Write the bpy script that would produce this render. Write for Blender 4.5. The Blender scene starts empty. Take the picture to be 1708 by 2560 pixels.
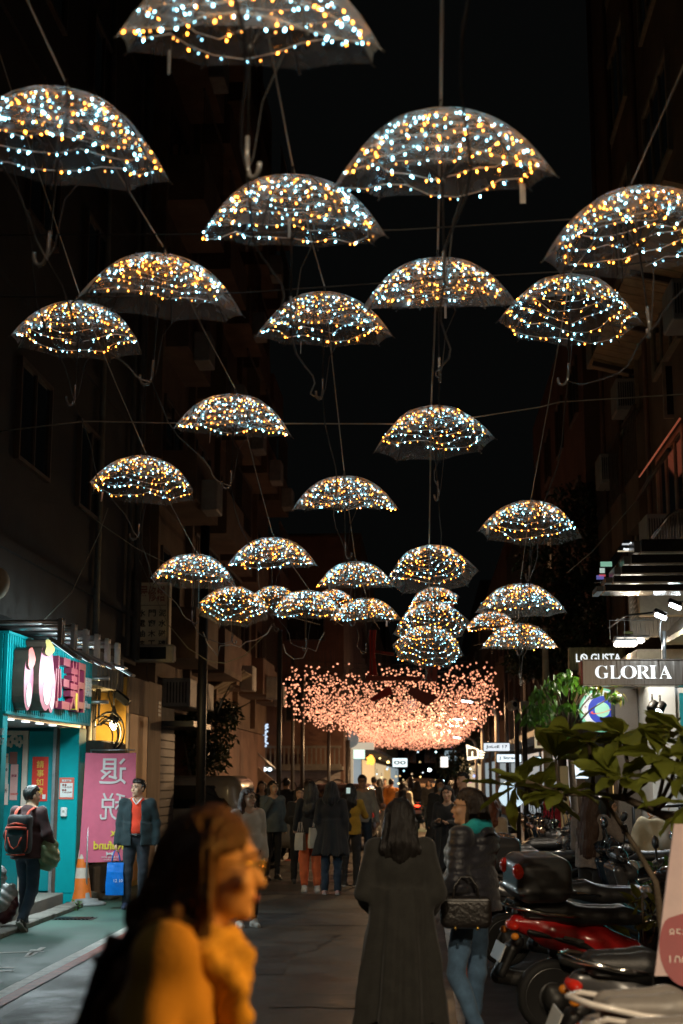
import bpy, math, random
import numpy as np
from mathutils import Vector, Matrix

R = math.radians
SC = bpy.context.scene
COL = SC.collection
rng = random.Random(11)

# ------------------------------------------------------------------ camera, world, exposure
FPX, YAW, PIT, CZ = 3558.0, R(3.26), R(10.51), 1.75
cam_d = bpy.data.cameras.new('camera')
cam_d.sensor_fit = 'VERTICAL'; cam_d.sensor_height = 36.0; cam_d.sensor_width = 24.0
cam_d.lens = FPX / 2560.0 * 36.0
cam_d.clip_start = 0.1; cam_d.clip_end = 2000.0
cam_d.dof.use_dof = True
cam_d.dof.focus_distance = 14.5
cam_d.dof.aperture_fstop = 2.3
cam = bpy.data.objects.new('camera', cam_d); COL.objects.link(cam)
cam.location = (0, 0, CZ); cam.rotation_euler = (math.pi/2 + PIT, 0, YAW)
SC.camera = cam

world = bpy.data.worlds.new('World'); SC.world = world; world.use_nodes = True
bg = world.node_tree.nodes['Background']
bg.inputs['Color'].default_value = (0.90, 1.0, .97, 1); bg.inputs['Strength'].default_value = 0.0019   # city night sky
vs = SC.view_settings
vs.view_transform = 'Standard'; vs.look = 'None'; vs.exposure = 0.0; vs.gamma = 1.0; vs.use_curve_mapping = False
SC.display_settings.display_device = 'sRGB'
cy = SC.cycles
cy.use_denoising = True; cy.max_bounces = 7; cy.diffuse_bounces = 3; cy.glossy_bounces = 3
cy.transmission_bounces = 4; cy.transparent_max_bounces = 24; cy.use_light_tree = True
cy.sample_clamp_indirect = 3.0; cy.caustics_reflective = False; cy.caustics_refractive = False

_cp, _sp, _cy, _sy = math.cos(PIT), math.sin(PIT), math.cos(YAW), math.sin(YAW)
CF = Vector((-_sy*_cp, _cy*_cp, _sp)); CR = Vector((_cy, _sy, 0)); CU = CR.cross(CF)
CAM = Vector((0, 0, CZ))
def ray(u, v):
    return CF + CR*((u-854.0)/FPX) + CU*((1280.0-v)/FPX)
def P(u, v, y):            # where the sight line through a spot of the photo meets the plane at distance y along the street
    d = ray(u, v); return CAM + d*(y/d.y)
def PZ(u, v, zc):          # the same at camera depth zc
    return CAM + ray(u, v)*zc
def G(u, v, z=0.0):        # ... and on the ground
    d = ray(u, v); return CAM + d*((z-CZ)/d.z)
def PX(u, v, x):           # ... and on the plane x = const
    d = ray(u, v); return CAM + d*(x/d.x)

# ------------------------------------------------------------------ lamps
LK = 2.6
def lamp(kind, loc, energy, col=(1,1,1), size=0.2, to=None, spot=None, blend=.5, parent=None, size_y=None):
    L = bpy.data.lights.new('lamp_light', kind); L.energy = energy*LK; L.color = col
    if kind == 'AREA':
        L.size = size
        if size_y: L.shape = 'RECTANGLE'; L.size_y = size_y
    else: L.shadow_soft_size = size
    if kind == 'SPOT': L.spot_size = R(spot or 90); L.spot_blend = blend
    o = bpy.data.objects.new('lamp_light', L); COL.objects.link(o)
    o.location = loc
    if to is not None:
        o.rotation_euler = (Vector(to)-Vector(loc)).to_track_quat('-Z', 'Y').to_euler()
    if parent is not None:
        o.parent = parent; o.location = Vector(loc) - WORLD.get(parent.name, Vector((0,0,0)))
    return o

# ------------------------------------------------------------------ materials
MATS = {}
def mat(name, col, rough=.6, metal=0.0, var=.18, scale=6.0, bump=0.0, bscale=40.0, emit=None, es=1.0, spec=.5, coat=0.0, stretch=None, sheen=0.0, rvar=0.0, coords='Object'):
    if name in MATS: return MATS[name]
    m = bpy.data.materials.new(name); m.use_nodes = True
    nt = m.node_tree; N = nt.nodes; L = nt.links
    b = N['Principled BSDF']
    b.inputs['Roughness'].default_value = rough; b.inputs['Metallic'].default_value = metal
    b.inputs['Specular IOR Level'].default_value = spec
    b.inputs['Coat Weight'].default_value = coat
    if sheen: b.inputs['Sheen Weight'].default_value = sheen
    c = tuple(col)+(1,)
    b.inputs['Base Color'].default_value = c
    tc = None
    if var or bump or rvar:
        tc = N.new('ShaderNodeTexCoord'); src = tc.outputs[coords]
        if stretch:
            mp = N.new('ShaderNodeMapping'); mp.inputs['Scale'].default_value = stretch
            L.new(src, mp.inputs['Vector']); src = mp.outputs['Vector']
    if var or rvar:
        n = N.new('ShaderNodeTexNoise'); n.inputs['Scale'].default_value = scale; n.inputs['Detail'].default_value = 5; n.inputs['Roughness'].default_value = .65
        L.new(src, n.inputs['Vector'])
        r = N.new('ShaderNodeValToRGB'); r.color_ramp.elements[0].position = .32; r.color_ramp.elements[1].position = .68
        r.color_ramp.elements[0].color = tuple(max(0, x*(1-var)) for x in col)+(1,)
        r.color_ramp.elements[1].color = tuple(min(1, x*(1+var)) for x in col)+(1,)
        L.new(n.outputs['Fac'], r.inputs['Fac']); L.new(r.outputs['Color'], b.inputs['Base Color'])
        if rvar:
            mr = N.new('ShaderNodeMapRange'); mr.inputs['From Min'].default_value = .3; mr.inputs['From Max'].default_value = .7
            mr.inputs['To Min'].default_value = max(.02, rough-rvar); mr.inputs['To Max'].default_value = min(1, rough+rvar)
            L.new(n.outputs['Fac'], mr.inputs['Value']); L.new(mr.outputs['Result'], b.inputs['Roughness'])
    if bump:
        n2 = N.new('ShaderNodeTexNoise'); n2.inputs['Scale'].default_value = bscale; n2.inputs['Detail'].default_value = 4
        L.new(src, n2.inputs['Vector'])
        bp = N.new('ShaderNodeBump'); bp.inputs['Strength'].default_value = bump; bp.inputs['Distance'].default_value = .02
        L.new(n2.outputs['Fac'], bp.inputs['Height']); L.new(bp.outputs['Normal'], b.inputs['Normal'])
    if emit is not None:
        b.inputs['Emission Color'].default_value = tuple(emit)+(1,); b.inputs['Emission Strength'].default_value = es
    MATS[name] = m
    return m
def glow(name, col, es, base=(.5,.5,.5)):
    return mat(name, base, .4, var=0, emit=col, es=es)

# ------------------------------------------------------------------ mesh builder
def rotm(rx=0, ry=0, rz=0):
    return (Matrix.Rotation(R(rz), 3, 'Z') @ Matrix.Rotation(R(ry), 3, 'Y') @ Matrix.Rotation(R(rx), 3, 'X'))
class MB:
    def __init__(s): s.v = []; s.f = []; s.mi = []; s.sm = []
    def add(s, vs, fs, m=0, smooth=False):
        o = len(s.v); s.v += [tuple(p) for p in vs]
        for f in fs: s.f.append(tuple(i+o for i in f)); s.mi.append(m); s.sm.append(smooth)
        return s
    def box(s, c, d, M=None, m=0, b=0.0):
        hx, hy, hz = d[0]/2, d[1]/2, d[2]/2
        c = Vector(c)
        if b <= 0:
            vs = [Vector((x, y, z)) for z in (-hz, hz) for x, y in ((-hx,-hy),(hx,-hy),(hx,hy),(-hx,hy))]
            fs = [(3,2,1,0),(4,5,6,7),(0,1,5,4),(1,2,6,5),(2,3,7,6),(3,0,4,7)]
        else:
            b = min(b, hx*.9, hy*.9, hz*.9)
            vs = []; ix = {}
            for sx in (-1,1):
                for sy in (-1,1):
                    for sz in (-1,1):
                        for a in range(3):
                            q = [sx*(hx-b), sy*(hy-b), sz*(hz-b)]; q[a] = (sx*hx, sy*hy, sz*hz)[a]
                            ix[(sx,sy,sz,a)] = len(vs); vs.append(Vector(q))
            fs = []
            def quad(k): fs.append(k)
            for a in range(3):
                o1, o2 = [i for i in range(3) if i != a]
                for sg in (-1,1):
                    k = []
                    for u, w in ((-1,-1),(1,-1),(1,1),(-1,1)):
                        q = [0,0,0]; q[a] = sg; q[o1] = u; q[o2] = w; k.append(ix[(q[0],q[1],q[2],a)])
                    flip = (sg > 0) == (a != 1)
                    quad(tuple(k) if flip else tuple(reversed(k)))
            for a in range(3):
                o1, o2 = [i for i in range(3) if i != a]
                for u in (-1,1):
                    for w in (-1,1):
                        q0 = [0,0,0]; q0[a] = -1; q0[o1] = u; q0[o2] = w
                        q1 = list(q0); q1[a] = 1
                        k = (ix[tuple(q0)+(o1,)], ix[tuple(q1)+(o1,)], ix[tuple(q1)+(o2,)], ix[tuple(q0)+(o2,)])
                        n = (vs[k[1]]-vs[k[0]]).cross(vs[k[2]]-vs[k[1]])
                        if n.dot(sum((vs[i] for i in k), Vector())) < 0: k = tuple(reversed(k))
                        quad(k)
            for sx in (-1,1):
                for sy in (-1,1):
                    for sz in (-1,1):
                        k = [ix[(sx,sy,sz,a)] for a in range(3)]
                        if sx*sy*sz < 0: k.reverse()
                        quad(tuple(k))
        vs = [(M @ q if M is not None else q)+c for q in vs]
        return s.add(vs, fs, m)
    def boxb(s, lo, hi, m=0, b=0.0):
        return s.box([(lo[i]+hi[i])/2 for i in range(3)], [abs(hi[i]-lo[i]) for i in range(3)], None, m, b)
    def tube(s, pts, r, n=6, m=0, cap=True, smooth=True, flat=1.0):
        pts = [Vector(p) for p in pts]; K = len(pts)
        rr = r if isinstance(r, (list, tuple)) else [r]*K
        vs = []; fs = []
        up = None
        for i, p in enumerate(pts):
            t = (pts[min(i+1, K-1)]-pts[max(i-1, 0)])
            t = t.normalized() if t.length > 1e-9 else Vector((0,0,1))
            if up is None:
                up = Vector((0,0,1)) if abs(t.z) < .9 else Vector((1,0,0))
            a = t.cross(up); a = a.normalized() if a.length > 1e-6 else t.orthogonal().normalized()
            bb = a.cross(t).normalized(); up = bb
            for k in range(n):
                th = 2*math.pi*k/n
                vs.append(p + a*(math.cos(th)*rr[i]) + bb*(math.sin(th)*rr[i]*flat))
        for i in range(K-1):
            for k in range(n):
                k2 = (k+1) % n
                fs.append((i*n+k, i*n+k2, (i+1)*n+k2, (i+1)*n+k))
        if cap:
            fs.append(tuple(range(n-1, -1, -1))); fs.append(tuple((K-1)*n+k for k in range(n)))
        return s.add(vs, fs, m, smooth)
    def lathe(s, prof, n=12, M=None, c=(0,0,0), m=0, smooth=True, cap=True):
        vs = []; fs = []; c = Vector(c)
        for r, z in prof:
            for k in range(n):
                th = 2*math.pi*k/n
                q = Vector((r*math.cos(th), r*math.sin(th), z)); vs.append((M @ q if M is not None else q)+c)
        K = len(prof)
        for i in range(K-1):
            for k in range(n):
                k2 = (k+1) % n; fs.append((i*n+k, i*n+k2, (i+1)*n+k2, (i+1)*n+k))
        if cap:
            if prof[0][0] > 1e-6: fs.append(tuple(range(n-1,-1,-1)))
            if prof[-1][0] > 1e-6: fs.append(tuple((K-1)*n+k for k in range(n)))
        return s.add(vs, fs, m, smooth)
    def ell(s, c, r, M=None, m=0, n=10, k=6):
        prof = [(max(1e-4, math.sin(math.pi*i/k)), -math.cos(math.pi*i/k)) for i in range(k+1)]
        vs = []; fs = []; c = Vector(c)
        for a, z in prof:
            for j in range(n):
                th = 2*math.pi*j/n; q = Vector((a*math.cos(th)*r[0], a*math.sin(th)*r[1], z*r[2]))
                vs.append((M @ q if M is not None else q)+c)
        for i in range(k):
            for j in range(n):
                j2 = (j+1) % n; fs.append((i*n+j, i*n+j2, (i+1)*n+j2, (i+1)*n+j))
        return s.add(vs, fs, m, True)
    def prism(s, poly, depth, M, c=(0,0,0), m=0, mside=None):   # poly in the local xy plane, extruded along +z
        n = len(poly); c = Vector(c)
        A = sum(poly[i][0]*poly[(i+1)%n][1]-poly[(i+1)%n][0]*poly[i][1] for i in range(n))
        if A < 0: poly = list(reversed(poly))
        vs = [M @ Vector((x, y, 0))+c for x, y in poly] + [M @ Vector((x, y, depth))+c for x, y in poly]
        s.add(vs, [tuple(range(n-1,-1,-1)), tuple(range(n, 2*n))], m)
        o = len(s.v)-2*n
        for i in range(n):
            j = (i+1) % n; s.f.append((o+i, o+j, o+n+j, o+n+i)); s.mi.append(m if mside is None else mside); s.sm.append(False)
        return s
    def grid(s, fn, nu, nv, m=0, smooth=True, close=False):
        vs = [fn(i/nu, j/nv) for i in range(nu+1) for j in range(nv+1)]
        fs = [(i*(nv+1)+j, (i+1)*(nv+1)+j, (i+1)*(nv+1)+j+1, i*(nv+1)+j+1) for i in range(nu) for j in range(nv)]
        return s.add(vs, fs, m, smooth)
    def mesh(s, name, mats):
        me = bpy.data.meshes.new(name)
        me.from_pydata(s.v, [], s.f)
        for mm in (mats if isinstance(mats, (list, tuple)) else [mats]): me.materials.append(mm)
        me.polygons.foreach_set('material_index', s.mi)
        me.polygons.foreach_set('use_smooth', s.sm)
        me.update(); return me
    def build(s, name, mats, parent=None, world=True, label=None, kind=None):
        off = WORLD.get(parent.name) if (parent is not None and world) else None
        if off is not None:
            s.v = [(x-off[0], y-off[1], z-off[2]) for x, y, z in s.v]
        return link(name, s.mesh(name, mats), parent, label, kind)
WORLD = {}
def link(name, me, parent=None, label=None, kind=None):
    o = bpy.data.objects.new(name, me); COL.objects.link(o)
    if parent is not None:
        o.parent = parent
        q = parent
        if q.name in WORLD: WORLD[o.name] = WORLD[q.name]
    if label: o['label'] = label
    if kind: o['kind'] = kind
    return o
def thing(name, label, cat, loc=(0,0,0), rz=0.0, group=None, kind=None):
    o = bpy.data.objects.new(name, None); COL.objects.link(o); o.empty_display_size = .1
    o.location = loc; o.rotation_euler = (0, 0, R(rz))
    if label: o['label'] = label
    if cat: o['category'] = cat
    if group: o['group'] = group
    if kind: o['kind'] = kind
    if rz == 0: WORLD[o.name] = Vector(loc)
    return o
def tag(o, label, cat, group=None, kind=None):
    o['label'] = label; o['category'] = cat
    if group: o['group'] = group
    if kind: o['kind'] = kind
    return o
def structure(o): o['kind'] = 'structure'; return o
def copy_part(o, parent, mats=None):
    c = o.copy(); COL.objects.link(c); c.parent = parent
    if 'category' in c: del c['category']
    return c

def text_data(body, size=1.0, extrude=.01, bold=0.0, align='CENTER'):
    cu = bpy.data.curves.new('lettering', 'FONT'); cu.body = body; cu.size = size; cu.extrude = extrude
    cu.align_x = align; cu.align_y = 'CENTER'; cu.resolution_u = 3; cu.offset = bold
    ob = bpy.data.objects.new('lettering', cu); COL.objects.link(ob)
    dg = bpy.context.evaluated_depsgraph_get()
    me = bpy.data.meshes.new_from_object(ob.evaluated_get(dg))
    vs = np.array([v.co[:] for v in me.vertices]) if len(me.vertices) else np.zeros((0,3))
    fs = [tuple(p.vertices) for p in me.polygons]
    COL.objects.unlink(ob); bpy.data.objects.remove(ob); bpy.data.curves.remove(cu); bpy.data.meshes.remove(me)
    return vs, fs
def text_to(mb, body, c, M, w=None, h=None, extrude=.004, bold=0.0, m=0, mirror=False, warp=None):
    """lettering centred on c in the plane given by M (x right, y up, z out), fitted to width w or height h"""
    vs, fs = text_data(body, 1.0, 1.0, bold)
    if not len(vs): return mb
    lo, hi = vs.min(0), vs.max(0)
    vs = vs - (lo+hi)/2; d = hi-lo
    if w and h: sx, sy = w/d[0], h/d[1]
    elif w: sx = sy = w/d[0]
    else: sx = sy = h/d[1]
    out = []
    c = Vector(c)
    for x, y, z in vs:
        x *= sx; y *= sy
        if warp: x, y = warp(x, y)
        if mirror: x = -x
        out.append(M @ Vector((x, y, (z+1)*extrude/2))+c)
    if mirror: fs = [tuple(reversed(f)) for f in fs]
    return mb.add(out, fs, m)
FACE_CAM = Matrix(((1,0,0),(0,0,-1),(0,1,0)))        # text plane facing -Y (towards the camera)
FACE_PX = Matrix(((0,0,1),(1,0,0),(0,1,0)))          # facing +X, reading left to right along +Y

# ------------------------------------------------------------------ implicit surfaces (for bodies, clothes, fairings)
class SDF:
    def __init__(s): s.ops = []
    def cap(s, a, b, ra, rb=None, k=.02, sub=False):
        a = np.array(a, float); b = np.array(b, float); rb = ra if rb is None else rb
        r = max(ra, rb); s.ops.append(('cap', (a, b, ra, rb), np.minimum(a, b)-r, np.maximum(a, b)+r, k, sub)); return s
    def chain(s, pts, rr, k=.02):
        for i in range(len(pts)-1): s.cap(pts[i], pts[i+1], rr[i], rr[i+1], k)
        return s
    def ell(s, c, r, M=None, k=.02, sub=False):
        c = np.array(c, float); r = np.array(r, float); q = r if M is None else np.full(3, r.max())
        s.ops.append(('ell', (c, r, None if M is None else np.array(M)), c-q, c+q, k, sub)); return s
    def box(s, c, h, M=None, rd=.02, k=.02, sub=False):
        c = np.array(c, float); h = np.array(h, float); q = h if M is None else np.full(3, np.linalg.norm(h))
        s.ops.append(('box', (c, h, None if M is None else np.array(M), rd), c-q, c+q, k, sub)); return s
    def cone(s, c0, r0, c1, r1, k=.02, sub=False):     # elliptic frustum along z
        c0 = np.array(c0, float); c1 = np.array(c1, float)
        q = np.array([max(r0[0], r1[0]), max(r0[1], r1[1]), 0])
        s.ops.append(('cone', (c0, r0, c1, r1), np.minimum(c0, c1)-q, np.maximum(c0, c1)+q, k, sub)); return s
    def cut(s, n, d):                                   # keep n.p < d
        s.ops.append(('cut', (np.array(n, float), d), None, None, 0, False)); return s
    def mesh(s, name, mats, h=.015, fold=None, pad=.03):
        lo = np.min([o[2] for o in s.ops if o[2] is not None and not o[5]], 0)-pad
        hi = np.max([o[3] for o in s.ops if o[3] is not None and not o[5]], 0)+pad
        n = np.maximum(np.ceil((hi-lo)/h).astype(int)+1, 4)
        ax = [lo[i]+h*np.arange(n[i]) for i in range(3)]
        F = np.full(tuple(n), .25, np.float32)
        for kind, a, blo, bhi, k, sub in s.ops:
            if kind == 'cut':
                g = a[0][0]*ax[0][:,None,None]+a[0][1]*ax[1][None,:,None]+a[0][2]*ax[2][None,None,:]-a[1]
                F = np.maximum(F, g.astype(np.float32)); continue
            e = k+3*h
            i0 = np.clip(np.floor((blo-e-lo)/h).astype(int), 0, n-1); i1 = np.clip(np.ceil((bhi+e-lo)/h).astype(int)+1, 1, n)
            if np.any(i1 <= i0): continue
            X = ax[0][i0[0]:i1[0],None,None]; Y = ax[1][None,i0[1]:i1[1],None]; Z = ax[2][None,None,i0[2]:i1[2]]
            if kind == 'cap':
                p, q, ra, rb = a; d = q-p; L2 = max(float(d@d), 1e-9)
                t = np.clip(((X-p[0])*d[0]+(Y-p[1])*d[1]+(Z-p[2])*d[2])/L2, 0, 1)
                f = np.sqrt((X-p[0]-t*d[0])**2+(Y-p[1]-t*d[1])**2+(Z-p[2]-t*d[2])**2)-(ra+(rb-ra)*t)
            elif kind == 'cone':
                c0, r0, c1, r1 = a
                t = np.clip((Z-c0[2])/(c1[2]-c0[2]), 0, 1)
                rx = r0[0]+(r1[0]-r0[0])*t; ry = r0[1]+(r1[1]-r0[1])*t
                f = (np.sqrt(((X-c0[0]-t*(c1[0]-c0[0]))/rx)**2+((Y-c0[1]-t*(c1[1]-c0[1]))/ry)**2)-1)*np.minimum(rx, ry)
                zl, zh = min(c0[2], c1[2]), max(c0[2], c1[2])
                f = np.maximum(f, np.maximum(zl-Z, Z-zh))
            else:
                c, r, M = a[0], a[1], a[2]
                dx, dy, dz = X-c[0], Y-c[1], Z-c[2]
                if M is not None:
                    dx, dy, dz = (M[0,0]*dx+M[1,0]*dy+M[2,0]*dz, M[0,1]*dx+M[1,1]*dy+M[2,1]*dz, M[0,2]*dx+M[1,2]*dy+M[2,2]*dz)
                if kind == 'ell':
                    k0 = np.sqrt((dx/r[0])**2+(dy/r[1])**2+(dz/r[2])**2)
                    k1 = np.sqrt((dx/r[0]**2)**2+(dy/r[1]**2)**2+(dz/r[2]**2)**2)
                    f = k0*(k0-1)/np.maximum(k1, 1e-6)
                else:
                    rd = a[3]
                    qx, qy, qz = np.abs(dx)-r[0]+rd, np.abs(dy)-r[1]+rd, np.abs(dz)-r[2]+rd
                    f = np.sqrt(np.maximum(qx,0)**2+np.maximum(qy,0)**2+np.maximum(qz,0)**2)+np.minimum(np.maximum(qx, np.maximum(qy, qz)), 0)-rd
            sl = F[i0[0]:i1[0], i0[1]:i1[1], i0[2]:i1[2]]
            f = f.astype(np.float32)
            if sub:
                f = -f; hh = np.maximum(k-np.abs(sl-f), 0)/max(k, 1e-6); sl[:] = np.maximum(sl, f)+hh*hh*k*.25
            else:
                hh = np.maximum(k-np.abs(sl-f), 0)/max(k, 1e-6); sl[:] = np.minimum(sl, f)-hh*hh*k*.25
        if fold is not None:
            F += fold(ax[0][:,None,None], ax[1][None,:,None], ax[2][None,None,:]).astype(np.float32)
        for q in range(3):
            sl = [slice(None)]*3
            sl[q] = 0; F[tuple(sl)] = .2; sl[q] = -1; F[tuple(sl)] = .2
        return nets(F, lo, h, name, mats)
def nets(F, lo, h, name, mats):
    ins = F < 0
    nx, ny, nz = F.shape
    cnt = np.zeros((nx-1, ny-1, nz-1), np.int8)
    for i in (0,1):
        for j in (0,1):
            for k in (0,1): cnt += ins[i:nx-1+i, j:ny-1+j, k:nz-1+k]
    act = np.argwhere((cnt > 0) & (cnt < 8))
    idx = np.full(cnt.shape, -1, np.int64); idx[act[:,0], act[:,1], act[:,2]] = np.arange(len(act))
    acc = np.zeros((len(act), 3)); w = np.zeros(len(act))
    for a in range(3):
        o1, o2 = [q for q in range(3) if q != a]
        for u in (0,1):
            for v in (0,1):
                off = np.zeros(3, int); off[o1] = u; off[o2] = v
                p = act+off; q = p.copy(); q[:,a] += 1
                A = F[p[:,0],p[:,1],p[:,2]]; B = F[q[:,0],q[:,1],q[:,2]]
                x = (A < 0) != (B < 0)
                t = np.where(x, A/np.where(x, A-B, 1), 0)
                pos = off.astype(float)[None,:].repeat(len(act), 0); pos[:,a] += t
                acc += pos*x[:,None]; w += x
    V = lo+h*(act+acc/np.maximum(w, 1)[:,None])
    faces = []
    for a in range(3):
        o1, o2 = [(1,2),(2,0),(0,1)][a]
        s0 = [slice(None)]*3; s1 = [slice(None)]*3
        s0[a] = slice(0, -1); s1[a] = slice(1, None)
        e = np.argwhere(ins[tuple(s0)] != ins[tuple(s1)])
        e = e[(e[:,o1] > 0) & (e[:,o2] > 0) & (e[:,o1] < F.shape[o1]-1) & (e[:,o2] < F.shape[o2]-1)]
        if not len(e): continue
        inside = ins[e[:,0], e[:,1], e[:,2]]
        c = []
        for u, v in ((-1,-1),(0,-1),(0,0),(-1,0)):
            q = e.copy(); q[:,o1] += u; q[:,o2] += v; c.append(idx[q[:,0],q[:,1],q[:,2]])
        Q = np.stack(c, 1)
        Q[~inside] = Q[~inside][:,::-1]
        faces.append(Q)
    Fc = np.concatenate(faces) if faces else np.zeros((0,4), int)
    Fc = Fc[(Fc >= 0).all(1)]
    me = bpy.data.meshes.new(name)
    me.vertices.add(len(V)); me.vertices.foreach_set('co', V.astype(np.float32).ravel())
    me.loops.add(len(Fc)*4); me.loops.foreach_set('vertex_index', Fc.astype(np.int32).ravel())
    me.polygons.add(len(Fc)); me.polygons.foreach_set('loop_start', np.arange(0, len(Fc)*4, 4, dtype=np.int32))
    me.polygons.foreach_set('use_smooth', np.ones(len(Fc), bool))
    for mm in (mats if isinstance(mats, (list, tuple)) else [mats]): me.materials.append(mm)
    me.update(calc_edges=True); me.validate()
    return me
def join_mb(me, mb, mats):     # append loose detail (fingers, eyes) to a mesh; mats = materials of mb slots
    n0 = len(me.vertices); V = np.zeros(n0*3, np.float32); me.vertices.foreach_get('co', V)
    vs = [tuple(x) for x in V.reshape(-1,3)]; fs = [tuple(p.vertices) for p in me.polygons]
    mi = [p.material_index for p in me.polygons]
    base = len(me.materials); allm = list(me.materials)+list(mats)
    o = MB(); o.v = vs+[tuple(v) for v in mb.v]; o.f = fs+[tuple(i+n0 for i in f) for f in mb.f]
    o.mi = mi+[base+i for i in mb.mi]; o.sm = [True]*len(o.f)
    nm = me.name; bpy.data.meshes.remove(me)
    return o.mesh(nm, allm)
# ================================================================== THE SETTING
def road_mat():
    m = mat('asphalt', (.052,.047,.040), .50, var=.38, scale=.9, bump=.28, bscale=140, rvar=.20, spec=.5)
    return m
M_asph = road_mat()
M_asph2 = mat('asphalt_patch', (.034,.033,.032), .5, var=.3, scale=2.5, bump=.35, bscale=160, rvar=.15, spec=.4)
M_green = mat('green_paving_paint', (.05,.115,.09), .6, var=.28, scale=2.2, bump=.3, bscale=120, rvar=.12)
M_white = mat('worn_white_paint', (.55,.54,.5), .6, var=.35, scale=9, bump=.1, bscale=150)
M_red = mat('worn_red_paint', (.42,.075,.035), .6, var=.35, scale=9, bump=.1, bscale=150)
M_conc = mat('old_concrete', (.16,.15,.13), .85, var=.35, scale=3, bump=.4, bscale=30)
M_concd = mat('dark_concrete', (.075,.07,.062), .9, var=.35, scale=2.2, bump=.4, bscale=22)
M_black = mat('black_plastic', (.012,.012,.012), .45, var=.2)
M_bmetal = mat('black_metal', (.02,.02,.02), .4, .6, var=.2)
M_eng0 = mat('worn_iron', (.05,.047,.043), .4, .7, var=.4, scale=20, bump=.4, bscale=80)
M_steel = mat('steel', (.42,.43,.44), .35, 1.0, var=.2, rvar=.1)
M_glassd = mat('dark_window_glass', (.012,.015,.017), .08, var=.1, spec=.8)

g = MB(); g.add([(-300,-30,-.012),(300,-30,-.012),(300,900,-.012),(-300,900,-.012)], [(0,1,2,3)])
structure(g.build('ground', M_concd))
g = MB(); g.add([(-4.9,-8,0),(5.2,-8,0),(5.2,200,0),(-4.9,200,0)], [(0,1,2,3)])
structure(g.build('road', M_asph))
g = MB(); g.add([(-4.75,2,.004),(-3.52,2,.004),(-3.52,29,.004),(-4.75,29,.004)], [(0,1,2,3)])
structure(g.build('walkway', M_green))
def line(name, x0, x1, y0, y1, m, z=.008):
    g = MB()
    n = max(1, int((y1-y0)/.8))
    for i in range(n):
        a = y0+(y1-y0)*i/n; b = y0+(y1-y0)*(i+1)/n
        j = lambda: rng.uniform(-.006, .006)
        g.add([(x0+j(),a,z),(x1+j(),a,z),(x1+j(),b,z),(x0+j(),b,z)], [(0,1,2,3)])
    return structure(g.build(name, m))
line('edge_line', -3.51, -3.39, 2, 29, M_white)
line('red_edge_line', -3.39, -3.27, 2, 29, M_red)
line('edge_line', .22, .30, 6, 40, M_white)
line('red_edge_line', .30, .38, 6, 40, M_red)
line('edge_line', -3.2, -2.95, 30.5, 33.5, M_white)
line('red_edge_line', -2.95, -2.75, 30.5, 33.5, M_red)
g = MB()      # worn bicycle and arrow strokes on the green walkway
for a, b, w in [((-4.3,14.6),(-3.85,14.75),.07),((-3.9,14.3),(-4.0,14.9),.06),((-3.9,14.4),(-3.95,15.1),.06),((-4.35,13.2),(-3.75,13.3),.09),((-4.3,13.55),(-3.8,13.5),.07),((-4.1,12.3),(-4.1,12.9),.1),((-4.35,12.5),(-4.1,12.2),.09),((-3.85,12.5),(-4.1,12.2),.09)]:
    a = Vector(a+(.009,)); b = Vector(b+(.009,)); d = (b-a).normalized(); n = Vector((-d.y, d.x, 0))*w/2
    g.add([a-n, b-n, b+n, a+n], [(0,1,2,3)])
structure(g.build('lane_marking', M_white))
g = MB(); g.add([(-2.9,46.5,.006),(2.6,46.5,.006),(2.6,50.5,.006),(-2.9,50.5,.006)], [(0,1,2,3)])
structure(g.build('crossing_patch', mat('green_crossing_paint', (.05,.16,.09), .5, var=.3)))
for i in range(5):     # dark stone bands of the crosswalk
    y = 22.0+i*2.6
    g = MB(); g.add([(-2.6,y,.005),(.2,y,.005),(.2,y+.5,.005),(-2.6,y+.5,.005)], [(0,1,2,3)])
    structure(g.build('paving_band', mat('grey_paving_band', (.075,.075,.075), .35, var=.3, scale=5, rvar=.12, bump=.2, bscale=60)))
for (x0,y0,x1,y1) in [(-2.9,13.2,-1.3,15.4),(-1.2,11.4,.1,12.1),(-2.4,17.5,-.6,19.0),(-3.1,9.6,-2.2,11.8),(-.8,20.2,.1,21.4),(-2.6,26,-1.0,29)]:
    g = MB(); n = 10; e = [(x0+(x1-x0)*i/n+rng.uniform(-.03,.03), y0+rng.uniform(-.05,.05)) for i in range(n+1)]+[(x1-(x1-x0)*i/n+rng.uniform(-.03,.03), y1+rng.uniform(-.05,.05)) for i in range(n+1)]
    g.add([(a,b,.004) for a, b in e], [tuple(range(len(e)))]); structure(g.build('road_patch', M_asph2))
for k, (x, y) in enumerate([(-1.9,12.6),(-1.0,24.0)]):
    t = thing('manhole_cover', 'round iron manhole cover in the asphalt in front of the coat' if k == 0 else 'round iron manhole cover further down the road', 'manhole cover', (x,y,0)); g = MB(); g.lathe([(.36,.002),(.36,.012),(.33,.012)], 28, None, (x,y,0)); g.build('ring', M_bmetal, t); g = MB(); g.lathe([(.325,.003),(.325,.010)], 28, None, (x,y,0)); g.build('lid', M_eng0, t)
for k in range(9):      # cracks
    x, y = rng.uniform(-3,0), rng.uniform(10,24); g = MB(); pt = []
    for i in range(9): pt.append((x, y)); x += rng.uniform(-.12,.12); y += rng.uniform(.1,.35)
    v = []
    for a, b in pt: v += [(a-.008,b,.0085),(a+.008,b,.0085)]
    g.add(v, [(2*i,2*i+1,2*i+3,2*i+2) for i in range(8)]); structure(g.build('road_crack', M_black))
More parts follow.
